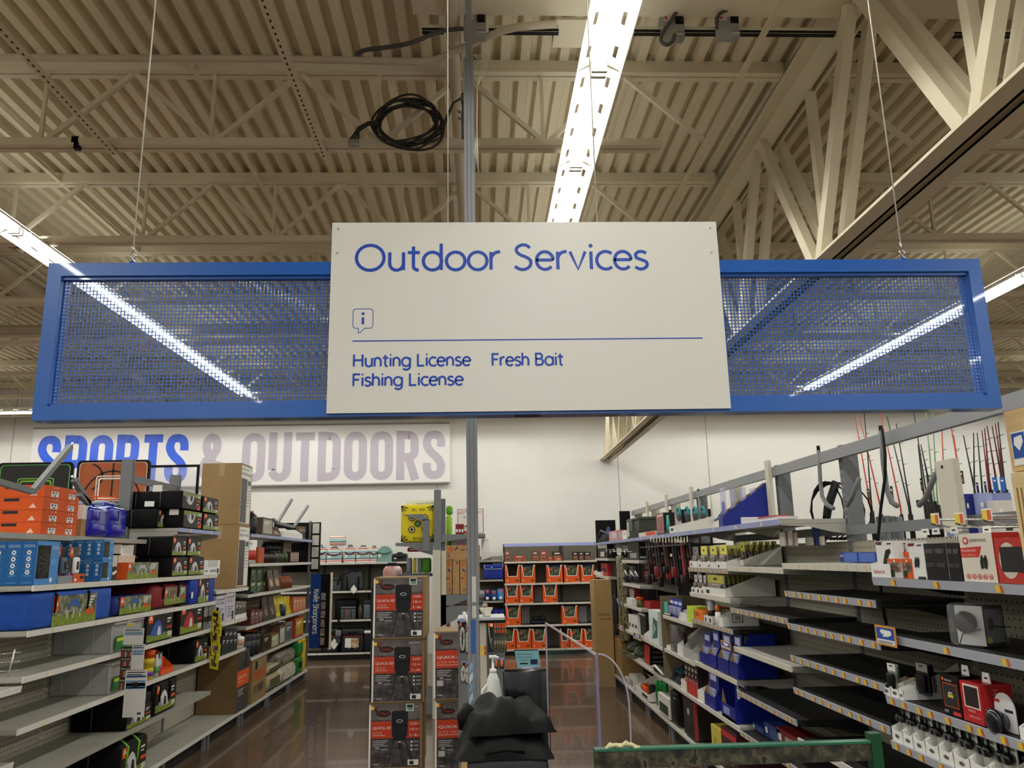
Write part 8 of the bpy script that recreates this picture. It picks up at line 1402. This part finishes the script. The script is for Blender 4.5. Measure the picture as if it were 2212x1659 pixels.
for k, (a, c, top, z, m, lab) in enumerate(((1626, 1652, 1575, .583, '22387a', 'left dark blue box on the low dark shelf'), (1653, 1688, 1578, .583, '22387a', 'right dark blue box on the low dark shelf'), (1680, 1735, 1600, .583, '7a2420', 'dark red box at the near end of the low dark shelf'))): Rput(lambda b, f: (b.carton(f.w * .97, .16, f.h, mat(m, .4)), b.fr('F', .35, .9, .1, .7, mat('4a5a88' if k < 2 else 'b5a29a'), 1), b.fr('F', .06, .2, .3, .7, WHT, 1)), 'ammo_box', lab, 'box', a, c, top, z, .12, 'small ammunition boxes')
# far shelves
CAPM = photo(('23261c', '3d4230', '585c44', '2a2a22'), 16, hard=True)
for k, (a, c, top, z) in enumerate(((1347, 1362, 1392, .60), (1362, 1378, 1396, .60))): Rput(lambda b, f: (b.lathe((f.w / 2, .12, 0), [(.12, 0), (.12, .05), (.09, .11), (.03, .14)], CAPM, 16), b.prism([(0, .0), (f.w, 0), (f.w * .8, -.10), (f.w * .2, -.10)], 'z', .0, .012, CAPM)), 'camouflage_hat', ('farther', 'nearer')[k] + ' camouflage cap on the far low shelf', 'cap', a, c, top, z + .005, .03, 'camouflage caps')
for k in range(4): Rput(lambda b, f: (b.carton(f.w, .3, .055, mat('1b1517', .4), F=mat('b52a26')), b.flines('R', .1, .9, .6, 1, mat('a9a4a0'), .02, .12)), 'red_black_carton', '%s flat red fronted carton from the bottom of its stack' % ORD[k], 'carton', 1392, 1404, 1420, .60 + .057 * k, .06, 'flat red fronted cartons')
Rput(lambda b, f: (b.rbox(0, f.w, 0, .2, 0, f.h * .4, .02, mat('1a1e14')), b.tube([(.01, -.01, .04), (f.w * .5, -.03, .09), (f.w, .0, .03)], .014, mat('d9d4c8'), 8), b.tube([(.01, 0, .06), (f.w * .6, -.02, .06)], .012, RED, 6)), 'white_loop', 'white looped tool before the flat red cartons', 'tool', 1411, 1433, 1428, .60, .0)
for k in range(2): Rput(lambda b, f: (b.prism([(0, 0), (.24, 0), (.24, .14), (.16, .16), (.02, .05)], 'x', 0, f.w * .8, mat('23262a', .6)), b.box(0, f.w * .82, .02, .2, .10, .115, mat('2a5a68'))), 'dark_boot', ('farther', 'nearer')[k] + ' dark leaning case with teal edge on the far low shelf', 'case', 1444 + 13 * k, 1457 + 13 * k, 1430, .60, .05, 'dark teal edged cases')
for k, (a, c, top) in enumerate(((1359, 1364, 1328), (1365, 1371, 1330), (1372, 1378, 1332))): Rput(lambda b, f: (b.carton(f.w * .95, .1, f.h, mat('dcd9d2')), b.fr('F', .2, .8, .3, .5, CHAR, 1)), 'white_carton', '%s small white carton from the far end on the far middle shelf' % ORD[k], 'carton', a, c, top, .918, .02, 'small white cartons')
Rput(lambda b, f: (b.carton(f.w, .06, f.h, mat('1a1a16'), ), b.fr('F', 0, .12, 0, 1, mat('c9c5b8'), 1), b.fr('F', .0, 1, .9, 1, mat('c9c5b8'), 1)), 'framed_pack', 'dark pack with a pale frame beside the small white cartons', 'packet', 1380, 1396, 1327, .918, .06)
Rput(lambda b, f: wedge(b, f, TRW, .25, .2, 1.0), 'white_tray', 'white slanted tray before the teal printed box', 'tray', 1391, 1402, 1342, .918, .0)
Rput(lambda b, f: (b.carton(f.w, .12, f.h, mat('d4dad8')), b.fp('F', [(f.w * .3, f.h * .1), (f.w * .9, f.h * .2), (f.w * .95, f.h * .7), (f.w * .5, f.h * .8)], mat('3a6a5c'), 1), b.fr('F', 0, 1, .49, .5, CHAR, 2), b.fp('F', [(f.w * .4, f.h * .2), (f.w * .8, f.h * .5), (f.w * .5, f.h * .6)], mat('9ab8ae'), 2)), 'teal_print_box', 'white box with teal print against the brown divider', 'box', 1404, 1424, 1322, .918)
b = MB(); y = 8.90; b.box(XR - .01, XR + .45, y, y + .02, .62, 1.47, mat('7a6a50', .6)); tag(b.build('brown_divider'), 'brown divider board between two right bays', 'divider')
Rput(lambda b, f: (b.lathe((f.w * .5, .06, 0), [(.055, 0), (.055, f.h * .55)], mat('5d5a3a'), 14), b.lathe((f.w * .5, .06, f.h * .55), [(.058, 0), (.058, f.h * .2)], ORG, 14)), 'orange_lid_jar', 'olive jar with an orange lid on the far right shelf', 'jar', 1367, 1383, 1284, 1.258)
Rput(lambda b, f: (b.carton(f.w, .08, f.h, mat('8a2a2a')), b.fr('F', .1, .9, .3, .9, photo(('5a1a1e', 'c9c0b8', '8a3a34'), 30), 1)), 'red_white_box', 'red and white box behind the orange lidded jar', 'box', 1359, 1372, 1270, 1.258, .1)
Rput(lambda b, f: b.carton(f.w, .08, f.h, mat('dedbd4')), 'white_carton', 'small white carton beside the orange lidded jar', 'carton', 1354, 1366, 1294, 1.258, .0)
Rput(lambda b, f: (b.carton(f.w, .15, f.h, mat('a82a26')),), 'red_flat_box', 'low red box under the slings', 'box', 1391, 1405, 1300, 1.258, .1)
for k, (a, c, top, m) in enumerate(((1346, 1357, 1225, 'b54a34'), (1358, 1370, 1222, '6a5f5a'))): Rput(lambda b, f: (b.carton(f.w, .04, f.h, mat(m)), b.fr('F', .2, .9, .2, .6, mat('c9c0b4'), 1)), 'carded_gear', ('red', 'grey')[k] + ' carded gear on the short white shelf', 'packet', a, c, top, 1.54, .12, 'carded gear')
for k, (a, c) in enumerate(((1348, 1354), (1358, 1367), (1370, 1377))): Rput(lambda b, f: (b.lathe((f.w / 2, .03, .02), [(.04, 0), (.055, .05), (.03, .1)], mat('2e2c34', .3), 12), b.tube([(.0, .01, .1), (f.w * .5, 0, .16), (f.w, .01, .1)], .01, mat('c9c6c2'), 6)), 'goggles', '%s dark goggles from the far end on the short white shelf' % ORD[k], 'goggles', a, c, 1238, 1.545, .02, 'dark goggles')
Rput(lambda b, f: (b.carton(f.w, .12, f.h, mat('17191a')), b.fr('F', .2, .8, .1, .4, STEEL, 1), b.fr('R', .1, .9, .1, .2, mat('b9b7ae'), 1)), 'black_pack_box', 'black box with silver print on the upper short shelf', 'box', 1357, 1381, 1171, 1.85, .05)
Rput(lambda b, f: (b.carton(f.w, .12, f.h, mat('201c1e')), b.fr('F', .3, .7, .1, .45, mat('c9c4b8'), 1), b.fr('F', 0, 1, .7, 1, mat('9a9694'), 1)), 'black_pack_box', 'black box with pale label at the far end of the right run', 'box', 1292, 1312, 1174, 1.873)
Rput(lambda b, f: (b.carton(f.w, .12, f.h, mat('a8282a')), b.fr('F', .1, .9, .3, .6, mat('3a1a20'), 1)), 'red_box', 'bright red box at the far end of the right run', 'box', 1299, 1313, 1217, 1.59, .05)
Rput(lambda b, f: wedge(b, f, TRW, .2, .5, 1.2), 'white_tray', 'white slanted tray at the far end of the right run', 'tray', 1283, 1298, 1228, 1.59)
# --- hanging slings, kits and gun cases
def hang_at(px0, px1, pt, pb, x, name, label, mk, group, cat='sling'):
    y0, y1 = at(px0, pt, x=x).y, at(px1, pt, x=x).y; zt, zb = zsol(pt, x, y1), zsol(pb, x, y1); b = MB(); w, h = abs(y0 - y1), zt - zb; b.dim = (w, .02, h); mk(b, w, h); return tag(b.build(name, None, (x, max(y0, y1), zb), RROT), label, cat, group)
pegb = MB(); pegb.box(1.98, 2.40, 7.8, 10.0, 2.0, 2.015, mat('3a3a38')); tag(pegb.build('hook_bar_row'), 'dark hook bar carrying the hanging slings', 'bar')
for k in range(13):
    a = 1405 + k * 6.6; p = at(a, 1163 + (k % 3), x=1.955); tag(MB().box(p.x, p.x + .003, p.y - .016, p.y + .016, p.z - .035, p.z + .02, mat('e2d9b4')).build('price_tag'), '%s cream price tag from the far end above the slings' % ORD[k], 'tag', 'cream price tags above the slings')
SLC = ('1a1719', '2a1a1c', '4a1a1a', '151516', '31302e', '1c1416', '4a1818', '141414', '6a2420', '191718', '201818', '151515', '8a2824', '16120f', '6f2220', '161616')
for k in range(16):
    a = 1394 + k * 6.2; bt = (1262, 1240, 1256, 1246, 1268, 1240, 1238, 1252, 1262, 1248, 1266, 1258, 1262, 1255, 1260, 1252)[k]
    hang_at(a, a + 5.2, 1172, bt, 2.0 + .05 * (k % 3), 'hanging_sling', '%s dark hanging sling from the far end of the hook bar' % ORD[k], lambda b, w, h: (b.bar((w * .5, 0, h), (w * .5, .02, h * .1), w * .7, .012, mat(SLC[k], .6), (1, 0, 0)), b.rbox(w * .1, w * .9, -.02, .03, 0, h * (.3 if k % 2 else .22), .012, mat(SLC[(k + 5) % 16], .5)), b.box(w * .2, w * .8, -.024, -.018, h * .6, h * (.9 if k in (5, 8) else .68), mat('c9503a') if k in (1, 5, 8) else mat('d9d29a') if k == 9 else mat('3a3a3a'))), 'dark hanging slings')
for k in range(2):
    z = (1.62, 1.42)[k]; a = (1393, 1393)[k]
    for j in range(3): hang_at(1392 + 13 * j, 1404 + 13 * j, 1212 + 23 * k, 1229 + 23 * k, 2.10, 'red_kit', '%s red kit from the far end, %s row below the slings' % (ORD[j], ('upper', 'lower')[k]), lambda b, w, h: (b.carton(w * .96, .06, h, mat('9a2420')), b.fr('F', .0, 1, .35, .75, INK if k == 0 else mat('6a1a18'), 1), b.fr('F', .1, .2, .4, .6, WHT, 2)), 'red kits below the slings', 'kit')
hang_at(1364, 1381, 1171, 1205, 2.02, 'backpack', 'small black backpack hanging left of the slings', lambda b, w, h: (b.rbox(0, w, 0, .12, 0, h, .03, BLACKM), b.box(w * .25, w * .6, -.006, 0, h * .1, h * .35, STEEL)), None, 'backpack') if False else None
GCM = (mat('121318', .6), CAMO, mat('1d1c1c', .6), CAMO, mat('15161a', .6))
for k, (a, c, pt, pb) in enumerate(((1315, 1322, 1196, 1392), (1329, 1335, 1200, 1390), (1322, 1328, 1198, 1372), (1338, 1343, 1215, 1386), (1344, 1349, 1260, 1390))):
    hang_at(a, c, pt, pb, 2.095 - .11 * (k % 2), 'gun_case', ('long black gun case', 'camouflage gun case', 'second black gun case', 'thin camouflage gun case', 'short black gun case')[k] + ' hanging upright beside the brown carton', lambda b, w, h: (b.rbox(0, w, 0, .09, 0, h, min(w * .35, .04), GCM[k], 3), b.tube([(w * .2, -.01, h * .45), (w * .5, -.02, h * .5), (w * .8, -.01, h * .42)], .01, mat('8a8a90'), 6)), 'hanging gun cases', 'gun case')
for k in range(6):
    p = at(1310 + k * 8, 1188 + (k % 2) * 4, x=1.93); t = thing('peg_hook', '%s peg hook from the far end above the gun cases' % ORD[k], 'hook', p, 0, 'peg hooks above the gun cases'); MB().tube([(0, 0, 0), (.42, 0, .0)], .006, STEEL, 6).build('rod', t); MB().box(-.003, 0, -.02, .02, -.03, .02, mat('e6dfc9')).build('tag', t)
CRB = mat('9a7a4a', .6)
for k, (a, c, pt, z) in enumerate(((1323, 1345, 1385, .18), (1323, 1338, 1428, .18))): Rput(lambda b, f: b.carton(f.w, .3, f.h, CRB), 'wooden_crate', ('tall', 'short')[k] + ' tan carton at the foot of the gun cases', 'carton', a, c, pt, z, .02 - .0 * k, 'tan cartons below the gun cases') if k == 0 else None
# tall brown carton
ya = 12.35; p = at(1291, 1482, y=ya); xw = at(1313, 1480, y=ya).x - p.x; zt = zsol(1253, p.x, ya)
t = thing('safe_carton', 'tall brown security cabinet carton standing at the aisle end', 'carton', (p.x, ya, 0)); b = MB(); w = .27; b.carton(w, .42, zt, mat('a8895a', .6, var=.05)); b.ft('F', .25, .66, .055, '18-Gun', INK, 2, width=w * .62); b.ft('F', .27, .62, .05, 'Security', INK, 2, width=w * .62); b.ft('L', .3, .78, .05, 'T', INK, 1); b.ft('L', .2, .62, .045, 'ATTN', INK, 1, width=.2); b.fr('F', .1, .14, .05, .2, mat('cdb48a'), 1); b.build('carton', t)
# ---------------------------------------------------------------- fishing rods and boxes on the next run
XF = 3.1
b = MB(); b.box(XF - .05, XF + .9, 4.6, 9.4, 0, 1.95, mat('55524a', .6)); tag(b.build('rod_run_base'), 'grey backed shelving run carrying the fishing rods', 'shelving')
RODC = ('d9534a', 'd9534a', '2a2a2c', 'd9534a', '3a3a3a', '2c2c2c', '44484a', '9ab88a', '8ab07a', 'd9634a', 'd9533a', '262626', '2a2a2a', 'd95a44', '2c2c2e', '333333', '2f4a34', '8a2a2a', '6a2222', '6a1c1c', '5a2222', '7a2a2a', '3a2a2a')
RODP = ((1847, 900, 1880, 1090), (1857, 900, 1902, 1095), (1867, 890, 1882, 1085), (1901, 888, 1945, 1095), (1916, 900, 1963, 1095), (1936, 915, 1966, 1095), (1974, 890, 2000, 1060), (1999, 888, 2016, 1060), (2014, 888, 2024, 1070), (2033, 888, 2040, 1060), (2049, 888, 2079, 1065), (1983, 960, 1994, 1055), (1989, 960, 2004, 1030), (2060, 940, 2079, 1068), (2081, 940, 2106, 1062), (2103, 935, 2105, 1062), (2111, 935, 2122, 1062), (2121, 930, 2137, 1060), (2127, 925, 2136, 1030), (2132, 920, 2151, 1032), (2143, 920, 2163, 1030), (2150, 915, 2166, 1030), (2156, 912, 2168, 1030))
RODS = []
for k, (a, pt, c, pb) in enumerate(RODP):
    yr = 7.0 - .08 * k + .05 * (k % 3); A, B_ = at(a, pt, y=yr), at(c, pb, y=yr); t = thing('fishing_rod', '%s fishing rod from the left, standing beyond the right shelves' % ((ORD + ['twenty first', 'twenty second', 'twenty third'])[k]), 'fishing rod', (B_.x, yr, 1.955), 0, 'fishing rods'); m = mat(RODC[k], .35); RODS.append(t)
    d = (A - B_); o = Vector((0, 0, B_.z - 1.955)); MB().tube([(0, 0, 0), o + Vector((0, 0, 0)), o + d * .5, o + d], [.009, .007, .005, .0035], m, 6).build('blank', t)
    g = MB(); 
    for s in (.25, .5, .75): q = o + d * s; g.tube([q, q + Vector((.02, -.02, .008))], .0022, CHAR, 5)
    g.build('line_guides', t); MB().lathe((0, 0, 0), [(.016, 0), (.016, max(.05, o.z * .8))], mat('23201e', .6), 8).build('grip', t)
for k, (a, c, pt, pb, m, ri) in enumerate(((1987, 1994, 1033, 1060, '2a2622', 11), (2000, 2018, 1026, 1056, '7d9a78', 7), (2071, 2084, 1017, 1045, '3a2a22', 10), (2143, 2158, 1031, 1062, '2f6fc4', 19), (2159, 2174, 1031, 1062, '2f6fc4', 22), (1872, 1880, 1056, 1078, '6a4434', 0), (1922, 1932, 1050, 1085, '5a4a44', 3), (2108, 2116, 1042, 1065, '2a3a8a', 15), (2125, 2133, 1040, 1064, '2e3270', 17))):
    t = RODS[ri]; yr = t.location.y - .012; A, B_ = at(a, pt, y=yr), at(c, pb, y=yr); b = MB(); w, h = B_.x - A.x, A.z - B_.z; b.dim = (w, .003, h); b.box(0, w, 0, .003, 0, h, mat(m, .4)); b.fr('F', .1, .9, .1, .5, photo(('2a2622', '8a5a44', 'c9a08a'), 30) if k in (0, 2, 5, 6) else mat(m), 1); b.fr('F', .15, .7, .7, .82, WHT, 1); b.build('hang_tag', t, Vector((A.x, yr, B_.z)) - t.location)
for k, (a, c, pt, pb, m, m2) in enumerate(((2062, 2078, 1074, 1105, '7d88bc', '2a3a2a'), (2083, 2112, 1068, 1118, '1f2a78', '1f2a78'), (2112, 2150, 1066, 1116, '9aa4d0', '2a2a2e'), (2150, 2186, 1066, 1084, '8f98c8', '1c2460'), (2152, 2190, 1082, 1112, 'e0d6cc', '3a2a30'))):
    yr = (5.3, 4.95, 4.9, 4.97, 4.8)[k]; A, B_ = at(a, pt, y=yr), at(c, pb, y=yr); b = MB(); w, h = B_.x - A.x, A.z - 1.955; b.carton(w, .15 if k < 4 else .1, h, mat(m, .4)); b.fr('F', .35, .8, .25, .6, mat(m2), 1); b.fr('F', .1, .3, .7, .8, WHT, 1); tag(b.build('reel_box', None, (A.x, yr, 1.958)), ('small pale blue box', 'dark blue box end', 'large pale lilac box', 'low lilac box', 'cream picture box')[k] + ' beside the fishing rods', 'box', 'reel boxes')
p0 = at(1822, 1090, y=6.2); t = thing('landing_net', 'black folded landing net above the right top shelf', 'net', (p0.x, 6.2, 1.955)); hz = at(1800, 1040, y=6.2).z - 1.955
for k in range(5): MB().tube([(-.13 + .1 * k * .4 + (.13 + .03 * k) * math.cos(a), .03 * k, hz * .55 + hz * .45 * math.sin(a)) for a in [i * .3927 for i in range(17)]], .006, BLACKM, 6).build('hoop', t)
b = MB(); b.tube([(-.2, 0, 0), (-.14, 0, hz * .6), (-.05, 0, hz)], .022, mat('1a1a1c', .7), 8); b.tube([(-.17, .02, hz * .1), (-.1, .02, hz * .6), (-.02, .02, hz * .95)], .018, mat('232325', .7), 8); b.build('folded_mesh', t)
for k, (a, c, pt, pb, m) in enumerate(((1692, 1700, 1148, 1168, 'e0d8cc'), (1706, 1716, 1144, 1170, 'd9d0c4'), (1720, 1724, 1150, 1168, 'c9b9a8'), (1750, 1760, 1160, 1168, 'e2dccf'), (1764, 1774, 1130, 1168, '3a4a8a'), (1776, 1784, 1158, 1170, 'efe8da'), (1905, 1915, 1115, 1135, '8a8d94'), (1918, 1928, 1114, 1135, '9a9da2'), (1931, 1941, 1115, 1135, '8f9298'), (1944, 1952, 1116, 1135, 'a4a6aa'))):
    yr = 5.6 - .05 * k; A, B_ = at(a, pt, y=yr), at(c, pb, y=yr); b = MB(); b.rbox(0, B_.x - A.x, 0, .1, 0, max(.03, A.z - 1.955), .012, mat(m, .5)); tag(b.build('tackle_item', None, (A.x, yr, 1.957)), '%s small tackle item from the left seen over the right pegboard' % ORD[k], 'tackle', 'small tackle items')
